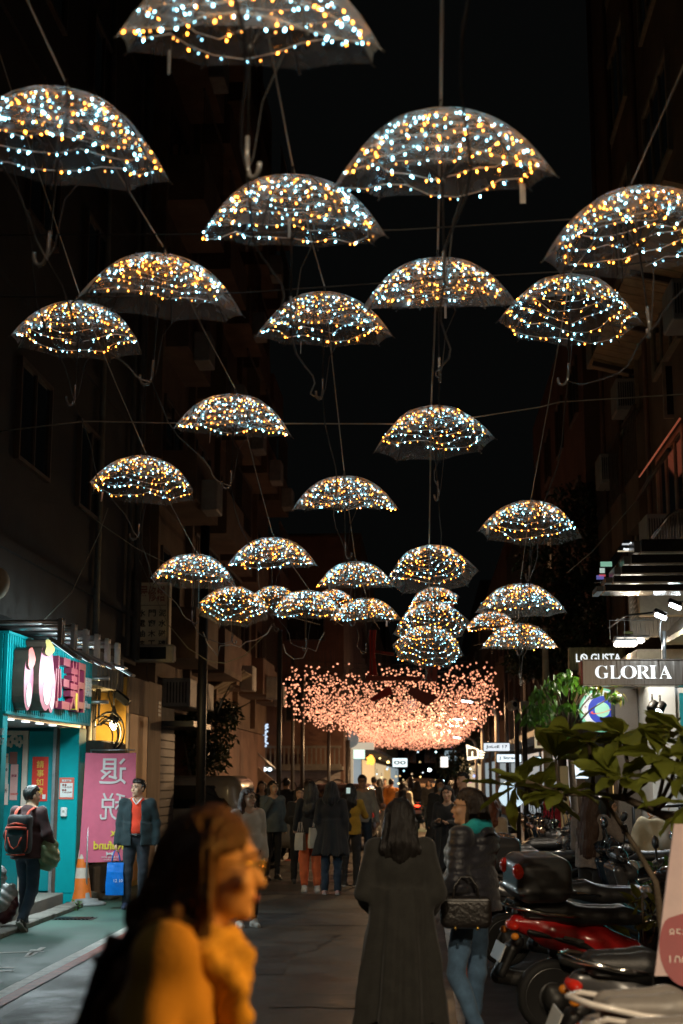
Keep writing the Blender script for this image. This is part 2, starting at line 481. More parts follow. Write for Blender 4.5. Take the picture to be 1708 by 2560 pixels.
# kerb and drain grates along the teal shop
for i in range(14):
    y = 9.2+i*.75
    g = MB(); g.boxb((-4.86,y,0),(-4.62,y+.735,.06+.01*rng.random()), b=.012)
    structure(g.build('kerb_stone', M_conc))
for (x, y, w, l) in [(-3.95,12.35,.62,.5),(-4.35,18.1,.5,.32)]:
    t = thing('drain_grate', 'dark iron drain grate set in the green walkway near the lower edge' if y < 15 else 'small dark drain grate in green paving by the banner stand', 'drain grate', (x,y,.004))
    g = MB(); g.boxb((x-w/2,y-l/2,.005),(x+w/2,y+l/2,.009)); g.build('frame', M_black, t)
    for i in range(9):
        g = MB(); g.boxb((x-w/2+.03+i*(w-.06)/9,y-l/2+.02,.009),(x-w/2+.03+i*(w-.06)/9+.03,y+l/2-.02,.02)); g.build('bar', M_bmetal, t)

# ------------------------------------------------------------------ helpers for facades
def window(root, x, y, z, w, h, face='x', sgn=1, frame=None, pane=None, mull=1, fr=.05, name='window'):
    """a framed window on a wall; face 'x': wall in the yz plane, 'y': wall in the xz plane, facing the sign sgn"""
    frame = frame or M_frame; pane = pane or M_glassd
    g = MB()
    def bx(u0, u1, z0, z1, d0, d1):
        if face == 'x': g.boxb((x+sgn*d0, y+u0, z0), (x+sgn*d1, y+u1, z1))
        else: g.boxb((x+u0, y+sgn*d0, z0), (x+u1, y+sgn*d1, z1))
    bx(-w/2, w/2, z-h/2, z-h/2+fr, .002, .07); bx(-w/2, w/2, z+h/2-fr, z+h/2, .002, .07)
    bx(-w/2, -w/2+fr, z-h/2+fr, z+h/2-fr, .002, .07); bx(w/2-fr, w/2, z-h/2+fr, z+h/2-fr, .002, .07)
    for i in range(mull):
        u = -w/2+w*(i+1)/(mull+1); bx(u-.02, u+.02, z-h/2+fr, z+h/2-fr, .004, .055)
    o = g.build(name, frame, root)
    g = MB(); bx(-w/2+fr, w/2-fr, z-h/2+fr, z+h/2-fr, .006, .03); 
    g.build('pane', pane, o)
    return o
M_frame = mat('beige_window_frame', (.30,.25,.17), .6, var=.2)
M_framed = mat('brown_window_frame', (.08,.055,.04), .6, var=.2)
M_wallbrown = mat('brown_render', (.15,.095,.058), .85, var=.3, scale=1.2, bump=.25, bscale=18)
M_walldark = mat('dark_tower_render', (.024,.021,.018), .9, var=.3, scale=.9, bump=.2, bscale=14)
M_wallred = mat('reddish_render', (.14,.075,.05), .85, var=.3, scale=1.0, bump=.2, bscale=14)
M_ochre = mat('ochre_wall', (.52,.30,.05), .8, var=.16, scale=2.5, bump=.2, bscale=25)
M_acbox = mat('grey_ac_casing', (.3,.29,.26), .6, var=.2)

# the dark tower over the teal shop
T = thing('tower_block', 'very dark tall block rising behind and above the teal shop', 'building', (-5,20,3.6))
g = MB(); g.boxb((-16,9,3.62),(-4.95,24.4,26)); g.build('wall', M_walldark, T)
for y, r in [(23.9,.05),(23.3,.04),(24.2,.035),(21.0,.05)]:
    g = MB(); g.tube([(-4.88,y,3.7),(-4.88,y,24)], r, 8); g.build('pipe', M_concd, T)
for k in range(5):
    for j in range(4):
        window(T, -4.95, 11.2+j*3.1, 6.2+k*3.2, 1.5, 1.3, 'x', 1, M_framed)
g = MB()
for k in range(6): g.boxb((-4.95,9,4.4+k*3.2),(-4.90,24.4,4.52+k*3.2))
g.build('string_course', M_walldark, T)

# alley wall between the teal shop and the ochre house
T = thing('alley_wall', 'stained grey concrete wall in the gap behind the banner', 'wall', (-5.2,21,0))
g = MB(); g.boxb((-6,20.46,0),(-5.2,22.45,3.6)); g.build('wall', M_conc, T)
g = MB(); g.boxb((-5.2,20.6,1.98),(-4.62,22.2,2.26), b=.03); g.build('ledge', M_concd, T)
g = MB()
for i in range(16): g.boxb((-5.2,20.5+i*.12,3.05),(-4.72-.015*(i%2),20.5+i*.12+.117,3.55))
g.build('corrugated_canopy', M_conc, T)
g = MB(); g.boxb((-5.19,20.5,1.28),(-5.13,20.95,1.66), b=.01); o = g.build('vent_box', M_black, T)
for i in range(6):
    g = MB(); g.boxb((-5.13,20.53,1.32+i*.05),(-5.115,20.92,1.345+i*.05)); g.build('louvre', M_frame, o)
g = MB(); g.boxb((-5.2,21.5,0),(-4.9,22.4,.42), b=.02); g.build('footing', M_conc, T)
for i, (y, r) in enumerate([(21.7,.05),(22.05,.035)]):
    g = MB(); g.tube([(-5.1,y,0),(-5.1,y,3.1)], r, 8); g.build('pipe', M_concd, T)

# bundle of black cables on the alley wall
T = thing('cable_bundle', 'tangle of looping black cables hanging beside the lit yellow wall', 'cables', (-4.9,21.5,2.4))
for i in range(9):
    g = MB(); a = rng.uniform(-.05,.05); s = rng.uniform(.75,1.2)
    c = P(262, 1835, 21.3)
    pts = []
    for k in range(15):
        th = -2.2+4.6*k/14
        pts.append((c.x+.2*s*math.cos(th)+a, c.y+.04*i, c.z+.26*s*math.sin(th)+a))
    pts = [(c.x-.1,c.y+.04*i,c.z-.45)]+pts+[(c.x-.15,c.y+.04*i,c.z+.7)] if i % 2 else pts
    g.tube(pts, .012, 5); g.build('cable', M_black, T)

# ochre house
T = thing('ochre_house', 'low ochre yellow house with plywood street side beside the alley', 'building', (-4.7,24,0))
g = MB(); g.boxb((-9,22.5,0),(-4.70,25.4,3.3)); g.build('wall', [M_ochre], T)
M_ply = mat('weathered_plywood', (.30,.20,.12), .8, var=.22, scale=5, stretch=(1,1,.15), bump=.2, bscale=30)
for i in range(3):
    y0 = 22.5+i*.97
    if i == 0:
        g = MB(); g.boxb((-4.695,22.52,2.74),(-4.66,24.18,3.32)); g.build('plywood_panel', M_ply, T)
    if i == 1:
        g = MB(); g.boxb((-4.695,24.19,0),(-4.66,25.38,3.34)); g.build('plywood_panel', M_ply, T)
g = MB(); g.boxb((-4.69,22.60,.1),(-4.665,24.15,2.73)); g.build('door', mat('orange_door', (.60,.24,.03), .6, var=.12, scale=3), T)
g = MB(); g.boxb((-4.69,22.5,.0),(-4.65,22.6,2.73)); g.build('door_jamb', M_framed, T)
g = MB(); g.boxb((-5.15,22.44,1.02),(-4.75,22.495,.02)); o = g.build('hatch', M_framed, T)
g = MB(); g.boxb((-5.1,22.42,.1),(-4.8,22.44,.95)); g.build('hatch_panel', M_ochre, o)
for i in range(4):
    g = MB(); t0 = P(395, 1750+6*i, 25.38); g.boxb((-4.66,25.05,3.0-.07*i),(-4.655,25.3,3.045-.07*i)); g.build('notice_strip', M_white, T)
# dark wall / doors continuing after it
T = thing('roller_door_shed', 'dark closed shed with rusty slatted doors past the ochre house', 'building', (-4.8,27,0))
g = MB(); g.boxb((-9,25.45,0),(-4.78,27.4,3.0)); g.build('wall', M_concd, T)
for j in range(1):
    for i in range(16):
        g = MB(); g.boxb((-4.78,25.6+j*1.9,.15+i*.15),(-4.745,27.3+j*1.9,.28+i*.15)); g.build('slat', M_framed, T)
g = MB(); g.boxb((-4.9,25.5,2.62),(-4.1,27.6,2.72)); g.build('canopy', M_bmetal, T)
tg = thing('wall_lamp', 'small yellowish lamp glowing above the dark shed door', 'lamp', P(415,1857,27)); 
p = P(415,1857,26.9); g = MB(); g.box(p, (.07,.07,.05)); g.build('housing', M_bmetal, tg); g = MB(); g.ell((p.x,p.y,p.z-.04),(.025,.025,.03)); g.build('bulb', glow('amber_bulb',(1,.55,.12),9), tg)

# brown balcony building
T = thing('balcony_building', 'dim brown apartment building with sloping balcony soffits on the street side', 'building', (-5,33,0))
g = MB(); g.boxb((-14,25.6,3.02),(-5.0,45.6,24)); g.build('wall', M_wallbrown, T)
g = MB(); g.boxb((-14,31.55,0),(-5.0,45.6,3.0)); g.build('ground_storey', M_wallred, T)
rb = random.Random(5)
for k in range(6):
    z = 3.9+k*3.0
    for j in range(5):
        y = 26.2+j*3.9
        dx = rb.choice([.55,.75,.8])
        g = MB(); g.boxb((-5.0,y,z),(-5.0+dx,y+2.9,z+.12)); b_ = g.build('balcony', M_wallbrown, T)
        g = MB(); g.boxb((-5.0+dx-.08,y,z+.12),(-5.0+dx,y+2.9,z+.95)); g.boxb((-5.0,y,z+.12),(-5.0+dx-.08,y+.08,z+.95)); g.boxb((-5.0,y+2.82,z+.12),(-5.0+dx-.08,y+2.9,z+.95)); g.build('parapet', M_wallbrown if rb.random() < .6 else M_wallred, b_)
        if rb.random() < .7:
            g = MB()
            for i in range(11): g.boxb((-5.0+dx-.05,y+.1+i*.26,z+.95),(-5.0+dx-.03,y+.12+i*.26,z+2.3))
            g.boxb((-5.0+dx-.06,y,z+2.3),(-5.0+dx-.02,y+2.9,z+2.36)); g.build('window_cage', M_framed, b_)
        if rb.random() < .5:
            g = MB(); g.boxb((-5.0+dx,y+.6,z-.1),(-5.0+dx+.32,y+1.35,z+.5), b=.02); ac = g.build('air_conditioner', M_acbox, T)
        window(T, -5.0, y+1.45, z+1.5, 2.0, 1.4, 'x', 1, M_framed)
    for j in range(5):
        y = 25.75+j*3.9
        g = MB(); g.boxb((-5.0,y,3.1),(-4.86,y+.22,24)) if k == 0 else None
        if k == 0: g.build('pier', M_wallbrown, T)
for (y, z) in [(27.2,3.05),(29.5,3.1)]:
    g = MB(); g.boxb((-5.0,y,z),(-4.45,y+.8,z+.55), b=.02); ac = g.build('air_conditioner', M_acbox, T)
    g = MB()
    for i in range(7): g.boxb((-4.9+i*.06,y-.012,z+.08),(-4.88+i*.06,y-.002,z+.47))
    g.build('grille', M_bmetal, ac)
M_lit = glow('dim_curtain_light', (.35,.6,.6), .10)
window(T, -5.0, 30.9, 5.35, 1.1, 1.5, 'x', 1, M_framed, M_lit, 1)
for i in range(14):
    g = MB(); g.box((-4.55, 33+i*.16, 3.95-.0*i), (.9,.14,.03), rotm(0,-28+rng.uniform(-3,3),0)); g.build('awning_slat', M_frame, T)

# shop window with a decorated tree
T = thing('festive_shop_window', 'lit upper window with blue baubles and a small silver tree', 'shop window', P(632,1837,44))
def pbox(mb, u0, v0, u1, v1, y, dep=.05, m=0, b=0):
    a = P(u0, v1, y); c = P(u1, v0, y)
    mb.boxb((a.x, y, a.z), (c.x, y+dep, c.z), m, b); return mb
g = MB(); pbox(g, 610,1812,655,1862,45.5,.06); g.build('back_board', glow('window_warm',(1,.6,.35),.10,(.2,.15,.1)), T)
g = MB(); pbox(g,606,1808,658,1813,45.3,.2); pbox(g,606,1861,658,1866,45.3,.2); pbox(g,650,1813,655,1861,45.3,.15); g.build('frame', M_frame, T)
for i in range(34):
    p = P(rng.uniform(612,640), rng.uniform(1815,1845), 45.35); g = MB(); g.ell(p, (.045,.04,.045), None, 0, 8, 5)
    g.build('bauble', rng.choice([glow('blue_bauble',(.12,.2,1),1.6), glow('blue_bauble',(.12,.2,1),1.6), glow('gold_bauble',(1,.55,.15),.9)]), T)
c = P(633,1860,45.3); g = MB(); g.lathe([(.28,0),(.22,.1),(.2,.25),(.12,.4),(.02,.55)], 14, None, c); g.build('silver_tree', glow('silver_tree_glow',(.5,.8,.75),.4), T)
for i in range(26):
    p = P(rng.uniform(659,668)+(-18 if i > 15 else 0)*rng.random(), 1812+i*3.3, 45.3); g = MB(); g.ell(p, (.05,.03,.035), None, 0, 6, 4); g.build('icicle_light', glow('icicle',(.55,.75,1),1.1), T)

# string of white lamps over the ramp
T = thing('lamp_string', 'sagging string of cool white bulbs above the stair ramp', 'string lights', P(615,1908,44))
pp = [P(u, v, 45.2) for u, v in ((555,1890),(575,1897),(590,1904),(600,1905),(612,1908),(628,1910),(648,1912),(662,1918))]
g = MB(); g.tube(pp, .012, 4); g.build('wire', M_black, T)
for i, p in enumerate(pp[1:]):
    for k in range(2):
        q = p + Vector((k*.16, 0, -.07-.03*(i%3))); g = MB(); g.ell(q, (.07,.05,.055)); g.build('bulb', glow('cool_lamp',(.75,.92,1),rng.choice([3.0])) if (i+k) % 4 else glow('warm_lamp',(1,.75,.4),2.5), T)

# facing house with shutter, ramp
T = thing('shutter_house', 'reddish brown house facing up the street with graffitied white shutter', 'building', (-4,47,0))
g = MB(); g.boxb((-14,46,0),(-2.55,52,9.5)); g.build('wall', M_wallred, T)
M_shut = mat('dirty_white_shutter', (.34,.31,.30), .6, var=.25, scale=2)
for i in range(15):
    z = .35+i*.11
    g = MB(); g.boxb((-5.0,45.93,z),(-2.65,45.97+.02*(i%2),z+.105)); g.build('slat', M_shut, T)
g = MB()
for u, v in (((720,1985),None),((770,1990),None),((805,1990),None),((845,1985),None)):
    c = P(u[0], 1935, 45.9); pts = [(c.x-.32,45.92,.4)]+[(c.x+.3*math.cos(t),45.92,1.3+.35*math.sin(t)) for t in np.linspace(math.pi,0,9)]+[(c.x+.3,45.92,.4)]
    g.tube(pts, .035, 4, flat=.4)
g.build('graffiti', M_black, T)
for z in (2.05, 2.62):
    g = MB(); g.boxb((-5.2,45.4,z),(-2.6,45.5,z+.07)); g.build('rail', M_conc, T)
for i in range(18):
    g = MB(); g.boxb((-5.15+i*.145,45.42,2.12),(-5.11+i*.145,45.48,2.62)); g.build('baluster', M_conc, T)
g = MB(); g.boxb((-5.2,45.3,1.93),(-2.55,46,2.05)); g.build('balcony_slab', M_conc, T)
for k in range(2):
    for j in range(3): window(T, -7.6+j*1.9, 46, 4.2+k*2.6, 1.3, 1.5, 'y', -1, M_framed)
a = P(598,1905,43.5); b_ = P(690,1965,43.5)
T = thing('stair_ramp', 'pale sloping stair wall descending towards the shutter', 'stairs', (a.x,43.5,0))
g = MB(); g.prism([(a.x,0),(b_.x,0),(b_.x,b_.z+.1),(a.x,a.z+.35)], .2, Matrix(((1,0,0),(0,0,-1),(0,1,0))), (0,43.6,0)); g.build('side_wall', mat('ramp_wall', (.32,.24,.17), .8, var=.2), T)
g = MB(); g.tube([(a.x,43.35,a.z+.75),(b_.x,43.35,b_.z+.5)], .03, 6); g.build('handrail', M_steel, T)

# far rows
def shoprow(side, x0, ys, seed):
    rr = random.Random(seed)
    n = 0
    for (y0, y1, h, mm) in ys:
        lab = FARLAB.pop(0)
        T = thing('shophouse', lab, 'building', (x0, y0, 0))
        X0, X1 = (x0-10, x0) if side < 0 else (x0, x0+10)
        g = MB(); g.boxb((X0,y0+.05,0),(X1,y1-.05,h)); g.build('wall', mm, T)
        s = -side
        for k in range(int((h-4)//2.9)):
            nw = max(1, int((y1-y0)//3.2))
            for j in range(nw):
                window(T, x0, y0+(j+.5)*(y1-y0)/nw, 5+k*2.9, 1.6, 1.4, 'x', s, M_framed, (M_glassd if rr.random() < .88 else glow('dim_warm_pane',(1,.55,.25),.12)))
        col = rr.choice([(1,.6,.25),(1,.72,.4),(.7,.9,1)])
        g = MB(); g.boxb((x0-.02 if s < 0 else x0, y0+.6, .4),(x0 if s < 0 else x0+.02, y1-.6, 2.5)); g.build('shop_front', glow('shopfront_%d' % rr.randint(0,5), col, rr.choice([.3,.6,.9]), (.1,.08,.06)), T)
        g = MB(); g.boxb((x0, y0+.3, 2.75),(x0+s*.9, y1-.3, 2.9)); g.build('awning', M_framed, T)
FARLAB = ['far left shophouse just beyond the shutter house with glowing front','second dim shophouse along the far left of the street','third shophouse far down the left side','last low shophouse at the far left end of the street',
          'dark reddish building behind the slim right-hand street lamps','shophouse beyond the lamps on the far right side','third building far down the right side','last building at the far right end of the street']
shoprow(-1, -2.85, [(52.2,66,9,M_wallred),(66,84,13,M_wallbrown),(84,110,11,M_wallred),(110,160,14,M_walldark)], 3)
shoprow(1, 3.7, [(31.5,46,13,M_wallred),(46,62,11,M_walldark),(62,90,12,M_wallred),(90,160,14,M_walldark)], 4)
T = thing('end_block', 'dark building closing the far end of the street', 'building', (0,172,0))
g = MB(); g.boxb((-30,172,0),(30,180,13)); g.build('wall', M_walldark, T)
for k in range(3):
    for j in range(5): window(T, -4+j*2.4, 172, 4+k*3, 1.5, 1.5, 'y', -1, M_framed, M_glassd if (k+j) % 3 else glow('far_pane',(.6,.8,.9),.5))

# right-hand apartment building above the shops
T = thing('right_apartment', 'dark brown apartment building with beige windows above the right-hand shops', 'building', (4.2,24,4))
g = MB(); g.boxb((3.9,2,4.3),(14,29.6,24)); g.build('wall', M_wallbrown, T)
for k in range(5):
    for j in range(6):
        window(T, 3.9, 5.0+j*4.2, 6.0+k*3.0, 2.4, 1.7, 'x', -1, M_frame, None, 2, .08)
for y, z, w in ((27.6,7.4,.8),(25.0,8.2,.75),(22.2,5.2,.8),(19.2,8.0,.8),(28.6,10.2,.7)):
    g = MB(); g.boxb((3.52,y,z),(3.9,y+w,z+.6), b=.02); ac = g.build('air_conditioner', M_acbox, T)
    g = MB()
    for i in range(8): g.boxb((3.56+i*.04,y-.012,z+.08),(3.575+i*.04,y-.002,z+.52))
    g.build('grille', M_bmetal, ac)
for y, r in ((29.3,.05),(26.9,.04),(23.6,.045)):
    g = MB(); g.tube([(3.82,y,4.4),(3.82,y,22)], r, 8); g.build('pipe', M_wallred, T)
# opened casement
p0 = P(1655,905,21.5); p1 = P(1695,1045,21.5)
g = MB(); w_ = p1.x-p0.x
g.boxb((p0.x,21.5,p1.z),(p0.x+.05,21.55,p0.z)); g.boxb((p1.x-.05,21.5,p1.z),(p1.x,21.55,p0.z)); g.boxb((p0.x+.05,21.5,p1.z),(p1.x-.05,21.55,p1.z+.06)); g.boxb((p0.x+.05,21.5,p0.z-.06),(p1.x-.05,21.55,p0.z))
o = g.build('open_casement', M_frame, T); g = MB(); g.boxb((p0.x+.05,21.52,p1.z+.06),(p1.x-.05,21.53,p0.z-.06)); g.build('pane', M_glassd, o)
# corrugated eave over the top windows
e0 = P(1590,850,24); 
for i in range(26):
    y = 17.5+i*.33
    g = MB(); g.box((3.75, y, P(1640,770,22).z+.02), (1.25,.30,.03), rotm(0,14,0)); g.build('eave_sheet', mat('rusty_eave_sheet', (.36,.24,.12), .7, var=.3, scale=4), T)
for y in (18.2,20.6,23.0,25.4):
    g = MB(); g.box((3.75,y,P(1640,770,22).z-.05),(1.2,.06,.08), rotm(0,14,0)); g.build('eave_bracket', M_framed, T)
for y in (24.0, 26.1, 28.2):       # bay boxes further along
    g = MB(); g.boxb((3.7,y,6.0),(3.9,y+1.5,6.9)); o = g.build('balcony_box', M_wallbrown, T)
    g = MB()
    for i in range(8): g.boxb((3.68,y+.05+i*.19,6.9),(3.70,y+.07+i*.19,8.0))
    g.boxb((3.66,y,8.0),(3.72,y+1.5,8.05)); g.build('cage', M_framed, o)
# salmon awning panels; the pink light on them is an added glow
M_salmglow = mat('salmon_panel_glow', (.65,.20,.12), .35, var=.35, scale=9, emit=(1,.24,.12), es=.22)
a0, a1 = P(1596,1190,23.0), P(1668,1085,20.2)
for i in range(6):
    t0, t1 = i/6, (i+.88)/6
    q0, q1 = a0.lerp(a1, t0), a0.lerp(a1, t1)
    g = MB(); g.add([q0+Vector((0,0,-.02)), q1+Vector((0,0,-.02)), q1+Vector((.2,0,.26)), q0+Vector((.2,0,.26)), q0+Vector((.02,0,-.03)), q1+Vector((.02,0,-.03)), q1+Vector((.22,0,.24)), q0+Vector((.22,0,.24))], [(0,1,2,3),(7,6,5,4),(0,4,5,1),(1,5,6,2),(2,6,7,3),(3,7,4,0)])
    g.build('awning_panel', M_salmglow, T)
g = MB(); g.tube([P(1592,1248,23.2), P(1672,1125,19.8)], .04, 6); g.build('awning_rail', M_wallred, T)
# ================================================================== THE TEAL SHOP
M_teal = mat('teal_panel', (.0,.31,.34), .62, var=.08, scale=3, spec=.15)
M_teald = mat('teal_door', (.0,.25,.28), .4, var=.08, scale=2)
M_maroon = mat('maroon_letter', (.24,.018,.055), .45, var=.08)
M_pink = mat('pink_panel', (.50,.15,.22), .5, var=.05)
M_wsign = mat('white_sign_paint', (.68,.68,.66), .5, var=.04)
M_wframe = mat('cream_frame', (.6,.5,.42), .5, var=.1)
M_granite = mat('speckled_granite', (.22,.21,.18), .7, var=.75, scale=160, bump=.15, bscale=120)
M_alu = mat('aluminium', (.5,.52,.53), .35, .9, var=.15)
FX, FY0, FY1, FZ0, FZ1 = -4.75, 16.08, 20.2, 2.48, 3.36
T = thing('teal_shop', 'bright teal beauty shop with ribbed sign fascia and raised granite step', 'shop', (-5,18,0))
g = MB(); g.boxb((-8,16.1,2.50),(-4.79,20.18,3.34)); g.boxb((-8,20.13,0),(-5.15,20.45,2.47)); g.build('wall', M_teald, T)
for i in range(84):      # upright ribs of the fascia
    y = FY0+(FY1-FY0)*i/84
    g = MB(); g.boxb((FX-.04,y,FZ0),(FX+(.012 if i % 2 else 0),y+(FY1-FY0)/84-.001,FZ1)); g.build('fascia_rib', M_teal, T)
g = MB(); g.boxb((FX-.05,FY0-.03,FZ0-.03),(FX+.02,FY1+.03,FZ0-.002)); g.boxb((FX-.05,FY0-.03,FZ1+.002),(FX+.02,FY1+.03,FZ1+.03)); g.boxb((FX-.05,FY1+.002,FZ0),(FX+.02,FY1+.03,FZ1)); g.build('fascia_trim', M_teal, T)
g = MB(); g.boxb((-8,FY0-.03,FZ0-.03),(-4.8,FY0-.002,FZ1+.03)); g.build('fascia_end', M_teald, T)
g = MB(); g.boxb((-8,16.1,2.42),(-4.85,20.12,2.475)); g.build('soffit', M_steel, T)
g = MB(); g.boxb((-5.105,20.0,.16),(-4.83,20.42,2.415), b=.008); g.build('pillar', M_teal, T)
g = MB(); g.boxb((-5.10,20.005,.0),(-4.835,20.42,.158)); g.build('pillar_base', M_teal, T)
g = MB(); g.boxb((-5.155,20.03,.16),(-5.107,20.12,2.415)); g.build('door_jamb', M_framed, T)
g = MB(); g.boxb((-5.20,20.01,.16),(-5.157,20.12,2.415)); g.build('door_rail', M_alu, T)
g = MB(); g.boxb((-5.565,20.07,.18),(-5.203,20.125,2.38), b=.006); g.build('door', M_teald, T)
g = MB(); g.boxb((-5.64,20.04,.18),(-5.568,20.125,2.38)); g.boxb((-6.3,20.04,2.32),(-5.642,20.125,2.38)); g.build('window_frame', M_wframe, T)
g = MB(); g.boxb((-6.3,20.09,.18),(-5.642,20.12,2.32)); g.build('window_pane', mat('teal_backed_glass', (.01,.20,.22), .12, var=.1), T)
g = MB(); g.boxb((-4.99,16.05,0),(-4.76,16.24,2.45)); g.build('pillar', M_teal, T)
g = MB(); g.boxb((-7,12.5,.0),(-4.98,19.99,.17), b=.01); g.build('step', M_granite, T)
for k, (u, v) in enumerate([(95,1790),(20,1785),(62,1805)]):     # white blossoms on the glass
    c = P(26+k*11, 1855-(k%2)*8, 20.085); g = MB()
    for q in range(5):
        th = 2*math.pi*q/5; g.ell((c.x+.035*math.cos(th), 20.086, c.z+.05*math.sin(th)), (.025,.004,.035), None, 0, 8, 4)
    g.build('flower_decal', M_wframe, T)
# soffit lights
for i, yy in enumerate([16.2,16.72,17.4,18.05,18.7]):
    g = MB(); g.boxb((-4.93,yy,2.40),(-4.865,yy+.16,2.418)); o = g.build('soffit_light', glow('soffit_glow', (1,.78,.58) if i else (.85,.95,1), 1.6), T)
    lamp('AREA', (-4.88,yy+.08,2.37), 11, (.80,.97,1), .12, (-4.75,yy-.2,0), parent=T, size_y=.3)
# sign letters (raised)
MS = FACE_PX
def fy(u): return PX(u, 1700, FX).y
def spos(u, v): return PX(u, v, FX+.015)
t = MB()
def stroke(mb, y0, y1, z0, z1, dep=.09, m=0): mb.boxb((FX+.014, y0, z0), (FX+.014+dep, y1, z1), m)
yl = lambda k: 17.78+.42*k
def glyph(ch, k, w=.40, h=.66, zc=2.93, mm=M_maroon, dep=.1):
    g = MB(); text_to(g, ch, (FX+.014, yl(k)+w/2, zc), MS, w=w, h=h, extrude=dep, bold=.022); return g
for ch, k in (('小',0),('三',1),('美',2),('日',3)):
    glyph(ch, k).build('raised_letter', M_maroon, T)
g = MB(); stroke(g, yl(2)+.30, yl(2)+.39, 2.62, 2.84, .105); g.build('yellow_accent', mat('sign_yellow', (.75,.5,.05), .5, var=.05), T)
g = MB(); text_to(g, '平價美妝', (FX+.014, 19.82, 2.98), MS, w=.58, h=.26, extrude=.04, bold=.004); text_to(g, 'Beauty Store', (FX+.014, 19.80, 2.72), MS, w=.56, h=.13, extrude=.03, bold=.004); g.build('white_letters', M_wsign, T)
# plain rounded pink panels in place of the sign's figures
def blob(y, z, ry, rz, dep, mm, name, n=22, wob=0.0, ph=0):
    g = MB(); g.prism([(ry*math.cos(2*math.pi*i/n)*(1+wob*math.cos(3*2*math.pi*i/n+ph)), rz*math.sin(2*math.pi*i/n)) for i in range(n)], dep, MS, (FX+.014, y, z), 0, 1); return g.build(name, [mm, M_framed], T)
blob(16.46, 2.84, .20, .34, .14, M_pink, 'rounded_panel', 22, .05)
blob(17.02, 2.94, .34, .42, .20, M_pink, 'rounded_panel', 22, .04, 1)
blob(17.58, 2.80, .19, .28, .12, M_pink, 'rounded_panel', 22, .05, 2)
blob(16.95, 3.27, .20, .10, .24, mat('pale_yellow_panel', (.55,.42,.12), .5, var=.05), 'bow_panel', 22, .35)
blob(16.44, 3.10, .15, .13, .17, mat('red_panel', (.55,.07,.05), .5, var=.05), 'red_panel', 18, .2)
blob(17.06, 2.76, .17, .17, .205, M_wsign, 'white_panel'); blob(16.48, 2.68, .11, .14, .145, M_wsign, 'white_panel'); blob(17.60, 2.70, .11, .14, .125, M_wsign, 'white_panel')
# poster pieces
def pvec(u, v, y): return P(u, v, y)
def sheet_on(root, name, u0, v0, u1, v1, y, m, th=.006, b=0):
    a = P(u0, v1, y); c = P(u1, v0, y); g = MB(); g.boxb((a.x, y-th, a.z), (c.x, y, c.z), 0, b); return g.build(name, m, root), Vector(((a.x+c.x)/2, y-th, (a.z+c.z)/2)), c.x-a.x, c.z-a.z
M_poster = mat('red_poster_paper', (.62,.035,.02), .55, var=.08)
M_gold = mat('gold_ink', (.75,.48,.08), .4, .2, var=.2, scale=30)
t = thing('couplet_poster', 'tall red poster with gold brush calligraphy on the teal door', 'poster', P(98,1950,20.06))
o, c, w, h = sheet_on(t, 'paper', 78,1892,122,2003,20.066,M_poster)
for i, ch in enumerate('請事如意'):
    g = MB(); text_to(g, ch, (c.x+.005*(i%2), c.y-.001, c.z+h*(.33-.2*i)), FACE_CAM, w=w*.44, h=h*.165, extrude=.002, bold=.012); g.build('character', M_gold, t)
g = MB(); g.box((c.x+w*.3, c.y-.002, c.z-h*.4), (w*.2,.003,h*.1)); g.build('pale_seal', M_wsign, t)
t = thing('hours_poster', 'small red bordered opening hours poster on the teal pillar', 'poster', P(166,1972,20))
o, c, w, h = sheet_on(t, 'paper', 147,1944,186,1998,19.996, mat('poster_red', (.6,.12,.08), .5, var=.05))
g = MB(); g.box((c.x, c.y-.002, c.z-h*.08), (w*.84,.003,h*.66)); g.build('white_field', M_wsign, t)
g = MB(); text_to(g, '營業時間', (c.x, c.y-.004, c.z+h*.36), FACE_CAM, w=w*.64, extrude=.002, bold=.02); g.build('heading', M_wsign, t)
for k, s_ in ((0,'11:30-22:00'),(1,'11:00-22:00')):
    g = MB(); text_to(g, s_, (c.x+.01, c.y-.005, c.z+h*(.06-.24*k)), FACE_CAM, w=w*.62, extrude=.002, bold=.01)
    for q in (-.22,-.06): g.ell((c.x+q*w, c.y-.004, c.z+h*(.16-.24*k)), (.016,.003,.016), None, 0, 10, 4)
    g.build('hours_line', mat('brown_ink', (.2,.03,.02), .6, var=.05), t)
t = thing('doorbell_box', 'white rounded wall dispenser on the teal pillar below the hours poster', 'dispenser', P(161,2030,20))
o, c, w, h = sheet_on(t, 'housing', 153,2018,169,2042,19.997, M_wsign, .05, .012); g = MB(); g.box((c.x,c.y-.002,c.z+.01),(.03,.004,.03)); g.build('button', M_acbox, t)
t = thing('warning_sticker', 'yellow sticker with a dark hand pictogram on the teal door', 'sticker', P(96,2045,20.06))
o, c, w, h = sheet_on(t, 'sheet', 83,2031,109,2058,20.066, mat('sticker_brown', (.25,.15,.07), .5, var=.05), .004, .001)
g = MB(); g.box((c.x,c.y-.001,c.z+h*.22),(w,.003,h*.56)); g.build('yellow_field', mat('sticker_yellow', (.8,.55,.03), .5, var=.05), t)
g = MB(); g.ell((c.x,c.y-.004,c.z+h*.2),(w*.24,.003,h*.1)); g.tube([(c.x-w*.2,c.y-.004,c.z+h*.22),(c.x+w*.2,c.y-.004,c.z+h*.38)],.008,4); g.build('pictogram', M_black, t)
t = thing('sale_posters', 'pale pink and orange sale posters taped to the shop glass', 'posters', P(30,1950,20.08))
